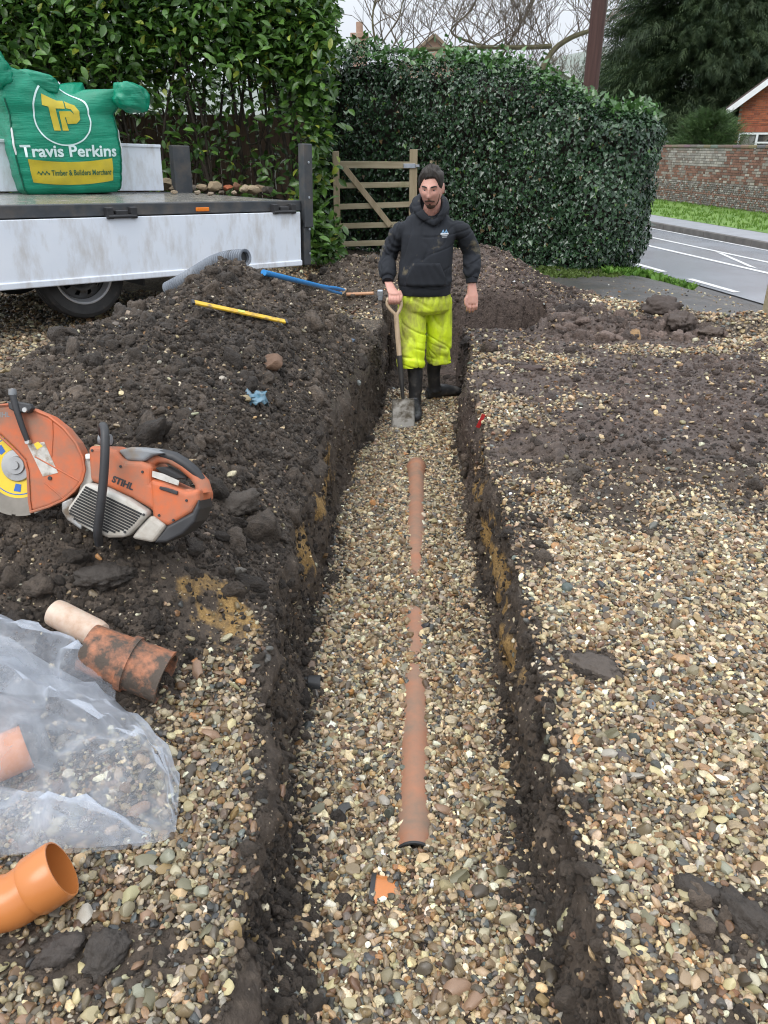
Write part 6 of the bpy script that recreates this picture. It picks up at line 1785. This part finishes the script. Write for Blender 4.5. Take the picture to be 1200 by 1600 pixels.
# muddy double socket coupling
def coupling():
    a, b = hit(140, 1050), hit(262, 1098)
    a = a + Vector((0, .02, .065)); b = b + Vector((0, .02, .07)); d = (b - a).normalized()
    p = empty('pipe_coupling', (a + b) / 2 - Vector((0, 0, .07)), label='mud caked orange pipe coupling lying at the foot of the heap', cat='pipe')
    po = Vector(p.location); L = (b - a).length; mid = (a + b) / 2
    m = MB(); shell(m, [a - po, a.lerp(b, .1) - po, a.lerp(b, .5) - po, a.lerp(b, .53) - po, a.lerp(b, .56) - po, a.lerp(b, .59) - po, a.lerp(b, .96) - po, b - po], [.068, .068, .069, .074, .074, .070, .072, .074], [.063] * 8, 40); m.build('barrel', M_upvc_muddy, p, smooth=True)
    m = MB(); m.lathe([(.0725, -.012), (.078, -.012), (.078, .006), (.0725, .006)], a.lerp(b, .545) - po, d, 36, loop=True); m.build('collar', M_upvc_muddy, p, smooth=True)
coupling()
# translucent bottle
M_bottle = pmat('frosted_plastic', (.62, .52, .42), (.75, .68, .6), 7, .35, mud=.55, mudcol=(.36, .20, .11), mscale=14, mudsoft=.3, sss=.2)
def bottle():
    a = at_z(84, 957, .30); 
    a = hit(86, 972) + Vector((0, .0, .036)); b = hit(152, 1006) + Vector((0, 0, .036)); d = (b - a).normalized()
    p = empty('plastic_bottle', a - Vector((0, 0, .036)), label='muddy translucent plastic bottle lying on the soil', cat='bottle')
    m = MB(); m.lathe([(0, 0), (.030, 0), (.038, .006), (.040, .02), (.040, .15), (.036, .168), (.018, .180), (.0165, .19)], a - Vector(p.location), d, 28); m.build('body', M_bottle, p, smooth=True)
    m = MB(); m.lathe([(.0, .205), (.016, .205), (.0185, .203), (.0185, .184), (.016, .182)], a - Vector(p.location), d, 20); m.build('cap', M_webbing, p, smooth=True)
bottle()

# crumpled clear polythene
def m_film():
    m, nt, b = _nodes('clear_polythene'); L = nt.links; co = _coord(nt)
    n1 = _noise(nt, co, 9, 5, .6, .8)
    b.inputs['Base Color'].default_value = (.80, .86, .95, 1); b.inputs['Roughness'].default_value = .07; b.inputs['Specular IOR Level'].default_value = .6
    tl = _n(nt, 'ShaderNodeBsdfTranslucent'); tl.inputs['Color'].default_value = (.78, .85, .95, 1)
    mx = _n(nt, 'ShaderNodeMixShader', i_0=.45); L.new(b.outputs[0], mx.inputs[1]); L.new(tl.outputs[0], mx.inputs[2])
    tp = _n(nt, 'ShaderNodeBsdfTransparent')
    fac = _ramp(nt, n1.outputs[0], [(.30, (.12,) * 3), (.55, (.25,) * 3), (.75, (.40,) * 3)]).outputs[0]
    fr = _n(nt, 'ShaderNodeLayerWeight', i_Blend=.35)
    f2 = _math(nt, 'ADD', fac, _math(nt, 'MULTIPLY', fr.outputs['Facing'], .55), True)
    m2 = _n(nt, 'ShaderNodeMixShader'); L.new(f2, m2.inputs[0]); L.new(tp.outputs[0], m2.inputs[1]); L.new(mx.outputs[0], m2.inputs[2])
    L.new(m2.outputs[0], nt.nodes['Material Output'].inputs[0])
    vo = _n(nt, 'ShaderNodeTexVoronoi', i_Scale=170.0); L.new(co, vo.inputs['Vector'])
    drops = _ramp(nt, vo.outputs['Distance'], [(.0, (1, 1, 1)), (.28, (0, 0, 0))]).outputs[0]
    n2 = _noise(nt, co, 26, 3); 
    _bump(nt, b, _math(nt, 'ADD', drops, n2.outputs[0]), .35, .004)
    return m
M_film = m_film()
def film_obj(o):
    b = o.modifiers.new('b', 'SUBSURF'); b.subdivision_type = 'SIMPLE'; b.levels = b.render_levels = 1
    c = o.modifiers.new('c', 'SMOOTH'); c.iterations = 1; c.factor = .35
    return o
def poly_film():
    def curve(pts, n):
        q = bez([(a, b, 0) for a, b in pts], n); return [(v.x, v.y) for v in q]
    def sheet(top, bot, lift, seed, NU=24, NV=17, extra=.0):
        T, B = curve(top, NU), curve(bot, NU); V = []
        for j in range(NV + 1):
            v = j / NV
            for i in range(NU + 1):
                px = T[i][0] * (1 - v) + B[i][0] * v; py = T[i][1] * (1 - v) + B[i][1] * v
                jj = 7.0 if 0 < i < NU and 0 < j < NV else 0.0
                V.append((px + random.uniform(-jj, jj), py + random.uniform(-jj, jj), i / NU, v))
        A = np.array(V)
        # meet the ground once per row/column by marching in bulk
        D = np.stack([(A[:, 0] - 600) / FPX, _c + (800 - A[:, 1]) / FPX * _s, -_s + (800 - A[:, 1]) / FPX * _c], 1)
        t = np.full(len(A), .9); 
        for k in range(400):
            P_ = D * t[:, None]; up = (CAMZ + P_[:, 2]) > ground_h(P_[:, 0], P_[:, 1]); 
            if not up.any(): break
            t = t + np.where(up, .01, 0)
        P_ = D * t[:, None]; P_[:, 2] += CAMZ
        u, v = A[:, 2], A[:, 3]
        env = np.clip(np.sin(np.pi * np.clip(v, 0, 1)), 0, 1) ** .7 * sstep(1.0, .72, u)
        cr = np.abs(fbm(P_[:, 0] * 4 + P_[:, 1] * 3, P_[:, 1] * 5 - P_[:, 0] * 2, 0, 3, seed)); cr2 = np.abs(fbm(P_[:, 0] * 11, P_[:, 1] * 8 + P_[:, 0] * 9, 0, 2, seed + 3))
        ridge = np.abs((v - .30 - .55 * u + .2)) 
        z = ground_h(P_[:, 0], P_[:, 1]) * .0 + P_[:, 2] + .008 + extra + env * lift * (.75 + .35 * fbm(P_[:, 0] * 3, P_[:, 1] * 3, 0, 2, seed + 6)) + (.06 * cr + .02 * cr2 + .013 * rng.uniform(-1, 1, len(u))) * (.25 + env) + .035 * np.exp(-(ridge / .05) ** 2) * sstep(1, .8, u)
        P_[:, 2] = z
        idx = np.arange(len(A)).reshape(NV + 1, NU + 1)
        return P_, np.stack([idx[:-1, :-1], idx[:-1, 1:], idx[1:, 1:], idx[1:, :-1]], -1).reshape(-1, 4)
    P1, F1 = sheet([(-170, 960), (-60, 975), (0, 995), (90, 1050), (170, 1095), (235, 1150), (268, 1185), (282, 1228)], [(-170, 1372), (-80, 1362), (0, 1350), (70, 1342), (140, 1338), (205, 1332), (255, 1322), (276, 1308)], .15, 120)
    o0 = P1.mean(0); o0[2] = 0
    f = empty('plastic_sheet', o0, label='crumpled wet clear plastic bag lying over the gravel and soil', cat='plastic bag')
    film_obj(mesh_np('film', P1 - o0, F1, M_film, f, False))
    P2, F2 = sheet([(-170, 930), (-60, 955), (0, 978), (60, 1000), (120, 1025), (160, 1055), (186, 1088)], [(-170, 1080), (-60, 1090), (0, 1100), (60, 1108), (110, 1112), (150, 1114), (184, 1112)], .08, 130, 15, 8, .03)
    film_obj(mesh_np('fold', P2 - o0, F2, M_film, f, False))
    P3, F3 = sheet([(-170, 1230), (-60, 1235), (20, 1245), (100, 1262), (180, 1290), (240, 1310)], [(-170, 1374), (-60, 1364), (20, 1350), (100, 1340), (180, 1334), (238, 1326)], .05, 140, 17, 7, .012)
    film_obj(mesh_np('fold', P3 - o0, F3, M_film, f, False))
poly_film()
# wrapped fittings seen through the film
a = hit(-40, 1235); b = hit(60, 1190)
p = empty('wrapped_fitting', a, label='orange pipe fitting seen dimly through the plastic bag', cat='pipe')
m = MB(); shell(m, [Vector((0, 0, .06)), (b - a) * .5 + Vector((0, 0, .06)), (b - a) + Vector((0, 0, .06))], [.055, .055, .055], [.051] * 3, 28); m.build('barrel', M_upvc, p, smooth=True)
m = MB(); m.lathe([(.056, 0), (.064, 0), (.064, .05), (.056, .05)], (b - a) * .9 + Vector((0, 0, .06)), (b - a), 28, loop=True); m.build('socket', M_seal, p, smooth=True)

# grey land drain coil on the heap
def corrugated():
    pts = [hit(x, y) + Vector((0, 0, .04)) for x, y in ((352, 412), (384, 405))]
    px = [(262, 452), (285, 440), (312, 424), (335, 411), (358, 404), (384, 402)]
    Ys = [5.75, 5.65, 5.5, 5.38, 5.3, 5.22]
    path = bez([at_y(x, y, Y) for (x, y), Y in zip(px, Ys)], 150)
    rad = [.047 + .006 * (1 if (i // 2) % 2 else -1) for i in range(151)]
    p = empty('land_drain', path[75] - Vector((0, 0, .05)), label='grey corrugated drainage pipe draped over the back of the heap', cat='pipe')
    m = MB(); shell(m, [q - Vector(p.location) for q in path], rad, [r - .004 for r in rad], 22); m.build('barrel', pmat('grey_corrugated_plastic', (.15, .17, .20), (.22, .24, .27), 6, .4, mud=.2), p, smooth=True, angle=20)
    m = MB(); m.lathe([(0, 0), (.042, 0)], path[-6] - Vector(p.location), path[-1] - path[-6], 20); m.build('mouth', M_seal, p)
corrugated()

# yellow folding rule / level
M_yel = pmat('yellow_enamel', (.62, .36, .015), (.68, .43, .03), 8, .5, mud=.32, mudcol=(.25, .17, .07), mscale=16)
a, b = hit(297, 487), hit(442, 515)
p = empty('spirit_level', a, label='long thin yellow level lying across the soil heap', cat='level')
d = b - a; up = Vector((-.1, -.45, .89)); d2 = d.normalized(); up = (up - d2 * up.dot(d2)).normalized()
m = MB(); m.beam(up * .062, d + up * .055, .034, .012, up=up); m.build('bar', M_yel, p, bevel=.003)
for t in (.0, 1.0):
    m = MB(); m.beam(d * t + up * (.062 - .007 * t) - d2 * .008, d * t + up * (.062 - .007 * t) + d2 * .008, .036, .014, up=up); m.build('end_cap', M_black, p)
m = MB(); m.beam(d * .5 + up * .0655 - d2 * .02, d * .5 + up * .0655 + d2 * .02, .02, .004, up=up); m.build('vial', pmat('vial', (.5, .6, .1), rough=.1), p)

# blue spade lying with its handle towards the man, and a wooden tool beyond it
M_blue = pmat('blue_handle', (.02, .22, .58), (.03, .28, .66), 6, .35, mud=.12)
a = at_y(421, 434, 5.35); a = hit(421, 438) + Vector((0, 0, .04)); g = hit(536, 466) + Vector((0, 0, .06)); s1 = a.lerp(g, .62)
p = empty('blue_spade', a, label='blue handled spade lying on the heap with its D grip free', cat='spade')
po = Vector(a); side = Vector((.22, .95, .1)).normalized()
m = MB(); m.tube([q - po for q in (a - (s1 - a).normalized() * .12, a, a.lerp(s1, .5), s1)], .019, 14); m.build('shaft', M_blue, p, smooth=True)
m = MB()
for s in (-1, 1): m.tube([q - po for q in bez([s1 - (g - s1) * .1, s1.lerp(g, .2) + side * (s * .018), s1.lerp(g, .55) + side * (s * .055), g + side * (s * .058)], 10)], [.017] * 4 + [.0145] * 7, 10)
m.build('yoke', M_blue, p, smooth=True)
m = MB(); m.tube([g + side * .078 - po, g - side * .078 - po], .0185, 12); m.build('grip', M_ash, p, smooth=True)
bl = a - (s1 - a).normalized() * .2 - Vector((0, 0, .16))
m = MB(); m.box(bl - po, (.26, .17, .005), Matrix.Rotation(.4, 3, 'Y')); m.build('blade', M_blade, p)
w0 = hit(542, 466) + Vector((0, 0, .035)); w1 = hit(584, 466) + Vector((0, -.02, .05)); w2 = hit(604, 466) + Vector((0, -.03, .055))
p = empty('lump_hammer', w0, label='wooden handled hammer with grey steel head by the man', cat='hammer')
m = MB(); m.tube([Vector((0, 0, 0)), (w1 - w0) * .5, w1 - w0], [.018, .015, .016], 12); m.build('handle', pmat('red_ash', (.42, .2, .1), (.5, .28, .16), 6, .6), p, smooth=True)
m = MB(); dd = (w2 - w1).normalized(); m.box((w1 + w2) / 2 - w0, (.055, .05, .06), None); m.box((w1 + w2) / 2 - w0 + Vector((.0, .0, -.045)), (.045, .042, .05)); m.build('head', M_galv, p, bevel=.01)

# ------------------------------------------------------------------ cut-off saw
M_saw = pmat('orange_saw_plastic', (.56, .095, .012), (.62, .125, .022), 5, .4, mud=.60, mudcol=(.25, .145, .10), mscale=12, mudsoft=.22)
M_sawgrey = pmat('pale_grey_saw_plastic', (.50, .49, .45), (.58, .57, .53), 6, .5, mud=.48, mudcol=(.27, .22, .16), mscale=12, mudsoft=.25)
M_sawdark = pmat('grey_saw_plastic', (.17, .18, .19), (.24, .25, .26), 6, .5, mud=.3, mudcol=(.22, .18, .14))
M_slot = pmat('slot_dark', (.02, .02, .02), rough=.8)
M_alloy = pmat('cast_alloy', (.33, .33, .33), (.45, .45, .44), 12, .4, metal=.7, mud=.3, mudcol=(.2, .16, .12))
M_disc = pmat('diamond_disc_steel', (.22, .20, .17), (.32, .29, .25), 16, .4, metal=.7, mud=.3, mudcol=(.2, .16, .12))
M_label = pmat('yellow_disc_label', (.68, .47, .02), (.74, .55, .05), 9, .45)
M_labelblue = pmat('blue_disc_label', (.03, .12, .42), rough=.45)
M_sticker = pmat('worn_sticker', (.55, .53, .49), (.40, .38, .34), 40, .6, mud=.35, mudcol=(.25, .2, .15), mscale=30)
def build_saw():
    H = at_y(28, 727, 2.13)
    L = Vector((1, -.06, .0)).normalized(); U = Vector((.05, .36, .93)); U = (U - L * U.dot(L)).normalized(); N = L.cross(U)
    saw = empty('cut_off_saw', H - U * .15, label='muddy orange petrol cut-off saw with diamond disc lying on the soil heap', cat='saw')
    ho = Vector(saw.location)
    def A(zx, zy):
        """zoomed trace pixel -> position in the saw's own plane (metres from the hub)"""
        q = at_plane(zx / 3.0, 580 + zy / 3.0); return ((q - H).dot(L), (q - H).dot(U))
    def at_plane(px, py):
        d = ray(px, py); o = Vector((0, 0, CAMZ)); t = (H - o).dot(N) / d.dot(N); return o + d * t
    def W(ab, c): return H - ho + L * ab[0] + U * ab[1] + N * c
    def plate(name, tr, c0, c1, mat, bev=.006, seg=3, smooth=True, prnt=saw):
        m = MB(); m.prism([A(*t) for t in tr], H - ho + N * (c0 + c1) / 2, L, U, N, c1 - c0); return m.build(name, mat, prnt, bevel=bev, seg=seg)
    # blade
    R0 = .148
    m = MB(); m.lathe([(.01, -.0015), (R0, -.0015), (R0, .0015), (.01, .0015)], H - ho, N, 96, loop=True); bl = m.build('blade', M_disc, saw, smooth=True, angle=30)
    m = MB()
    for k in range(16):
        a = 2 * math.pi * k / 16 + .1
        for s in np.linspace(-.16, .16, 5): pass
        c = [(R0 + r) for r in (-.012, .004)]
        arc = np.linspace(a - .155, a + .155, 7)
        poly = [(c[0] * math.cos(t), c[0] * math.sin(t)) for t in arc] + [(c[1] * math.cos(t), c[1] * math.sin(t)) for t in reversed(arc)]
        m.prism(poly, H - ho, L, U, N, .0042)
    m.build('segment_rim', M_disc, bl)
    m = MB(); m.lathe([(.045, .0022), (.098, .0022)], H - ho, N, 64); m.build('label', M_label, bl)
    m = MB(); m.lathe([(.086, .0026), (.089, .0026)], H - ho, N, 64); m.build('label_ring', M_labelblue, bl)
    for a0 in (2.3, 1.4, 4.6):
        m = MB(); m.prism([(r * math.cos(t), r * math.sin(t)) for r, t in ((.055, a0), (.078, a0 - .05), (.08, a0 + .22), (.058, a0 + .3))], H - ho + N * .003, L, U, N, .0006); m.build('label_mark', M_labelblue, bl)
    m = MB(); m.lathe([(0, .022), (.012, .022), (.013, .016), (.026, .016), (.028, .010), (.046, .009), (.049, .004), (.049, .002)], H - ho, N, 40); m.build('flange', M_alloy, saw, smooth=True, angle=25)
    # guard: shell over the upper half of the disc
    out = [(-190, 420), (-170, 330), (-110, 240), (-40, 180), (0, 164), (75, 158), (160, 175), (250, 213), (320, 268), (375, 335), (406, 400), (418, 460), (405, 512), (370, 558), (320, 600), (250, 632), (165, 658), (158, 600), (155, 530), (150, 470), (138, 418), (90, 365), (30, 308), (-20, 268), (-80, 300), (-140, 380), (-160, 430)]
    plate('guard', out, -.032, .026, M_saw, .014, 4)
    rim = [(t[0], t[1]) for t in out[1:17]]
    m = MB(); m.tube([W(A(*t), .029) for t in rim], .004, 6); m.build('guard_edge', M_saw, saw, smooth=True)
    m = MB(); m.tube([W(A(*t), .0265) for t in ((0, 285), (90, 368), (138, 420), (152, 470), (158, 600), (166, 652))], .004, 6); m.build('guard_lip', M_saw, saw, smooth=True)
    for tr in ([(265, 225), (268, 300), (262, 400)], [(185, 400), (330, 480), (400, 520)], [(230, 520), (290, 570), (320, 598)]):
        m = MB(); m.tube([W(A(*t), .0268) for t in tr], .0022, 5); m.build('rib', M_saw, saw, smooth=True)
    plate('sticker', [(150, 345), (228, 332), (292, 475), (222, 493)], .0262, .0272, M_sticker, 0)
    plate('warning_label', [(180, 342), (200, 331), (222, 352), (196, 368)], .0273, .0278, M_label, 0)
    m = MB(); m.lathe([(0, .03), (.006, .03), (.006, .026)], W(A(255, 500), 0), N, 10); m.build('bolt', M_black, saw)
    # guard lever and bracket
    m = MB(); m.tube([W(A(100, 108), .05), W(A(118, 180), .05), W(A(140, 260), .045), W(A(158, 325), .036)], [.010, .0095, .0085, .008], 10); m.build('lever', M_black, saw, smooth=True)
    m = MB(); m.lathe([(0, -.008), (.0105, -.008), (.0115, 0), (.0105, .010), (0, .012)], W(A(101, 106), .05), U, 12); m.build('lever_tip', M_sawdark, saw, smooth=True)
    plate('bracket', [(78, 150), (110, 145), (180, 158), (190, 180), (170, 200), (110, 195), (82, 180)], .026, .05, M_black, .004)
    for z in ((160, 186), (160, 332)):
        m = MB(); m.lathe([(0, .012), (.007, .012), (.0085, 0)], W(A(*z), .044 if z[1] < 200 else .03), N, 10); m.build('bolt', M_alloy, saw, smooth=True)
    # arm between guard and engine
    plate('cutting_arm', [(330, 420), (430, 400), (450, 500), (430, 600), (370, 640), (300, 610), (260, 520)], -.085, -.036, M_sawdark, .008)
    plate('belt_cover', [(410, 410), (446, 400), (458, 470), (440, 540), (392, 610), (368, 600), (385, 540)], -.03, .018, M_sawgrey, .006)
    plate('foot', [(308, 610), (360, 588), (372, 640), (412, 700), (402, 742), (335, 695), (310, 655)], -.045, .03, M_alloy, .006)
    # engine housing
    body = [(448, 350), (520, 352), (575, 372), (620, 420), (692, 422), (745, 440), (742, 520), (820, 560), (905, 548), (962, 560), (960, 605), (930, 655), (822, 722), (750, 690), (742, 645), (650, 592), (540, 540), (458, 515)]
    plate('housing', body, -.10, .055, M_saw, .016, 4)
    plate('rear_housing', [(735, 500), (800, 515), (905, 560), (962, 545), (964, 600), (930, 655), (822, 722), (748, 690)], -.06, .062, M_saw, .014, 4)
    # rear handle arch
    m = MB(); m.tube([W(A(*t), .0) for t in ((690, 440), (715, 412), (750, 402), (800, 408), (860, 440), (915, 485), (948, 525), (955, 570))], [.030, .027, .022, .020, .020, .021, .024, .028], 14, flat=.8); m.build('rear_handle', M_saw, saw, smooth=True)
    m = MB(); m.tube([W(A(*t), .004) for t in ((728, 398), (770, 391), (820, 404), (870, 434), (918, 474), (950, 512))], [.012, .017, .0175, .0175, .017, .012], 12); m.build('grip', M_black, saw, smooth=True)
    plate('trigger_recess', [(752, 452), (790, 446), (850, 478), (885, 500), (850, 505), (780, 475)], -.03, .05, M_slot, .004)
    plate('white_label', [(750, 465), (800, 478), (872, 510), (868, 532), (800, 510), (748, 492)], .0625, .0632, M_sticker, 0)
    plate('stop_switch', [(785, 535), (820, 542), (868, 558), (865, 575), (820, 560), (783, 548)], .062, .068, M_black, .002)
    # filter cover on top
    plate('filter_cover', [(578, 372), (640, 356), (722, 364), (792, 384), (735, 398), (700, 424), (620, 420)], -.085, .045, M_sawdark, .01, 3)
    # starter cover with louvres
    cov = [(456, 516), (540, 540), (650, 592), (744, 656), (700, 712), (640, 766), (560, 768), (490, 742), (420, 702), (370, 642), (410, 585)]
    plate('starter_cover', cov, .03, .088, M_sawgrey, .014, 4)
    P2 = [Vector((a, b)) for a, b in cov]
    dr = Vector((744 - 456, 656 - 516)).normalized(); nr = Vector((-dr.y, dr.x))
    for k in range(1, 14):
        o = Vector((456, 516)) + nr * (k * 12.5 + 4)
        ts = []
        for i in range(len(P2)):
            a, b = P2[i], P2[(i + 1) % len(P2)]; e = b - a; den = dr.x * e.y - dr.y * e.x
            if abs(den) < 1e-6: continue
            w = a - o; t = (w.x * e.y - w.y * e.x) / den; u = (w.x * dr.y - w.y * dr.x) / den
            if 0 <= u <= 1: ts.append(t)
        if len(ts) < 2: continue
        t0, t1 = min(ts) + 16, max(ts) - 20
        if k > 8: t1 -= (k - 8) * 10
        if t1 - t0 < 40: continue
        p0, p1 = o + dr * t0, o + dr * t1
        m = MB(); m.beam(W(A(*p0), .0875), W(A(*p1), .0875), .0058, .004, up=N); m.build('slot', M_slot, saw)
    plate('tank', [(692, 722), (748, 664), (816, 716), (760, 792), (655, 772)], -.09, .075, M_sawgrey, .012, 3)
    plate('rear_bumper', [(816, 716), (930, 655), (962, 590), (966, 640), (945, 700), (890, 755), (815, 792), (752, 794)], -.07, .066, M_black, .012, 3)
    # front handle hoop
    m = MB(); m.tube(bez([W(A(452, 330), -.10), W(A(470, 318), -.04), W(A(500, 288), .03), W(A(540, 262), .085), W(A(568, 296), .115), W(A(574, 400), .125), W(A(566, 520), .125), W(A(548, 650), .12), W(A(528, 735), .105), W(A(514, 795), .075)], 40), .0125, 12); m.build('front_handle', M_black, saw, smooth=True)
    m = MB(); m.lathe([(0, -.015), (.016, -.015), (.018, 0), (.016, .02), (0, .022)], W(A(470, 320), -.03), L, 14); m.build('handle_mount', M_sawdark, saw, smooth=True)
    plate('primer', [(418, 388), (446, 386), (446, 412), (420, 414)], .0, .03, M_webbing, .004)
    for z, c in (((470, 372), .0555), ((600, 445), .0555), ((700, 470), .0555), ((905, 600), .0625), ((780, 668), .0625), ((845, 690), .0625), ((480, 560), .0885), ((640, 740), .0885), ((725, 662), .0885)):
        m = MB(); m.lathe([(0, .003), (.0035, .003), (.0042, 0)], W(A(*z), c), N, 10); m.build('screw', M_black, saw)
    # lettering
    V, F = text_mesh('STIHL', .026, .0012)
    o = Vector(A(610, 522)); e1 = (Vector(A(640, 533)) - Vector(A(580, 508))).normalized(); e2 = Vector((-e1.y, e1.x))
    mesh_np('lettering', [tuple(W(o + e1 * v[0] + e2 * v[1], .0562)) for v in V], F, M_black, saw, False)['kind'] = 'stuff'
    V, F = text_mesh('STIHL', .02, .0006)
    o = Vector(A(30, 208)); mesh_np('lettering', [tuple(W(o + Vector((v[0] * .95, v[1] + v[0] * .08)), .0266)) for v in V], F, M_sawdark, saw, False)['kind'] = 'stuff'
build_saw()

# ------------------------------------------------------------------ single stones, clods and scraps one can point at
M_clod_s = pmat('clod', (.05, .04, .03), (.6, .6, .6), 40, .75, tint=True, bump=.9, bscale=50, bdist=.012)
def put(nm, px, py, sz, col, seed, lab, cat, mat=None, rough=.25, sink=.2, grp=None):
    if mat is M_clod_s: sink = .3
    p = hit(px, py); rock(nm, p - Vector((0, 0, sz[2] * sink)), sz, col, seed, lab, cat, None, grp, random.uniform(0, 6), mat, rough)
put('flint_stone', 990, 528, (.20, .15, .13), (.30, .19, .09), 601, 'rusty yellow flint boulder at the edge of the far soil patch', 'stone', rough=.2)
put('flint_stone', 424, 572, (.21, .14, .10), (.16, .095, .06), 602, 'reddish brown stone on the heap below the yellow level', 'stone')
put('flint_stone', 346, 592, (.06, .045, .04), (.42, .38, .32), 603, 'pale broken flint low on the heap beside the blue scrap', 'stone')
put('flint_stone', 228, 521, (.05, .035, .035), (.30, .18, .09), 604, 'small tan stone near the heap crest below the truck wheel', 'stone')
put('flint_stone', 116, 522, (.05, .04, .04), (.5, .5, .5), 605, 'white stone on the heap crest by the truck wheel', 'stone')
put('flint_stone', 973, 1180, (.055, .05, .04), (.10, .09, .085), 606, 'dark round pebble alone on the gravel beside the trench', 'stone', rough=.05)
put('flint_stone', 495, 915, (.03, .022, .02), (.3, .2, .1), 607, 'tan pebble caught on the sandy trench edge', 'stone')
put('soil_clod', 1060, 512, (.42, .24, .16), (.085, .062, .05), 611, 'largest dark soil clod in the row near the entrance post', 'soil clod', M_clod_s, .5)
put('soil_clod', 1110, 524, (.26, .18, .10), (.10, .072, .055), 612, 'flat brown clod at the end of the row by the gravel', 'soil clod', M_clod_s, .5)
put('soil_clod', 1030, 492, (.3, .2, .15), (.075, .055, .045), 613, 'dark clod on top of the far soil row', 'soil clod', M_clod_s, .5)
put('soil_clod', 925, 1047, (.13, .12, .06), (.095, .075, .06), 614, 'flat trodden brown clod on the gravel right of the sandy bank', 'soil clod', M_clod_s, .3)
put('soil_clod', 893, 750, (.09, .075, .06), (.085, .067, .052), 615, 'round clod on the gravel beyond the sandy bank', 'soil clod', M_clod_s, .4)
put('soil_clod', 828, 578, (.18, .10, .06), (.075, .05, .042), 616, 'brown clod at the trench corner beside the man', 'soil clod', M_clod_s, .5)
put('soil_clod', 168, 905, (.13, .10, .08), (.05, .04, .032), 617, 'dark stony clod just below the saw', 'soil clod', M_clod_s, .5)
put('soil_clod', 372, 800, (.13, .10, .09), (.07, .056, .044), 618, 'crumbly clod right of the saw above the sand patch', 'soil clod', M_clod_s, .5)
put('soil_clod', 95, 1490, (.085, .07, .07), (.06, .048, .04), 619, 'muddy clod on the gravel below the orange bend', 'soil clod', M_clod_s, .5)
put('soil_clod', 170, 1492, (.10, .08, .07), (.055, .045, .037), 620, 'wider muddy clod on the gravel in the near corner', 'soil clod', M_clod_s, .5)
put('soil_clod', 1170, 1440, (.12, .08, .075), (.055, .044, .035), 621, 'dark crumbling clod at the near edge of the gravel', 'soil clod', M_clod_s, .6)
put('soil_clod', 1090, 1395, (.065, .06, .055), (.055, .044, .035), 622, 'small dark clod in the near gravel', 'soil clod', M_clod_s, .6)
# blue scrap, red scrap, green glass, blue pebble-like lump
M_scrap = pmat('blue_grey_scrap', (.04, .13, .19), (.16, .25, .31), 18, .35)
c = hit(392, 628)
V, F = [], []
for j in range(9):
    for i in range(11):
        x, y = (i / 10 - .5) * .14, (j / 8 - .5) * .09
        V.append((x + .01 * math.sin(j * 2.1), y + .01 * math.sin(i * 1.7), .022 + .022 * float(vnoise(i * .8, j * .8, 0, 44)) + .012 * float(vnoise(i * 1.9, j * 1.9, 0, 45))))
F = [(j * 11 + i, j * 11 + i + 1, (j + 1) * 11 + i + 1, (j + 1) * 11 + i) for j in range(8) for i in range(10)]
o = mesh_np('plastic_scrap', V, F, M_scrap); o.location = c; o.rotation_euler = (R(25), 0, .3); tag(o, 'crumpled blue grey plastic scrap on the heap side', 'scrap')
so = o.modifiers.new('s', 'SOLIDIFY'); so.thickness = .003
put('blue_stone', 550, 533, (.06, .045, .05), (.12, .17, .24), 630, 'blue grey lump on the bank left of the spade', 'stone', rough=.1)
put('glass_piece', 915, 1176, (.022, .016, .012), (.03, .16, .09), 631, 'tiny green glass piece in the gravel beside the trench', 'glass', pmat('green_glass', (.02, .15, .08), rough=.1), 0)
c = hit(752, 660)
m = MB(); m.beam(Vector((-.012, 0, -.03)), Vector((.02, .0, .05)), .022, .006, up=(0, -1, 0)); o = m.build('red_strip', pmat('red_tape', (.35, .02, .02), rough=.4)); o.location = c + Vector((-.008, -.004, 0)); tag(o, 'small red plastic strip stuck in the trench side', 'strip')
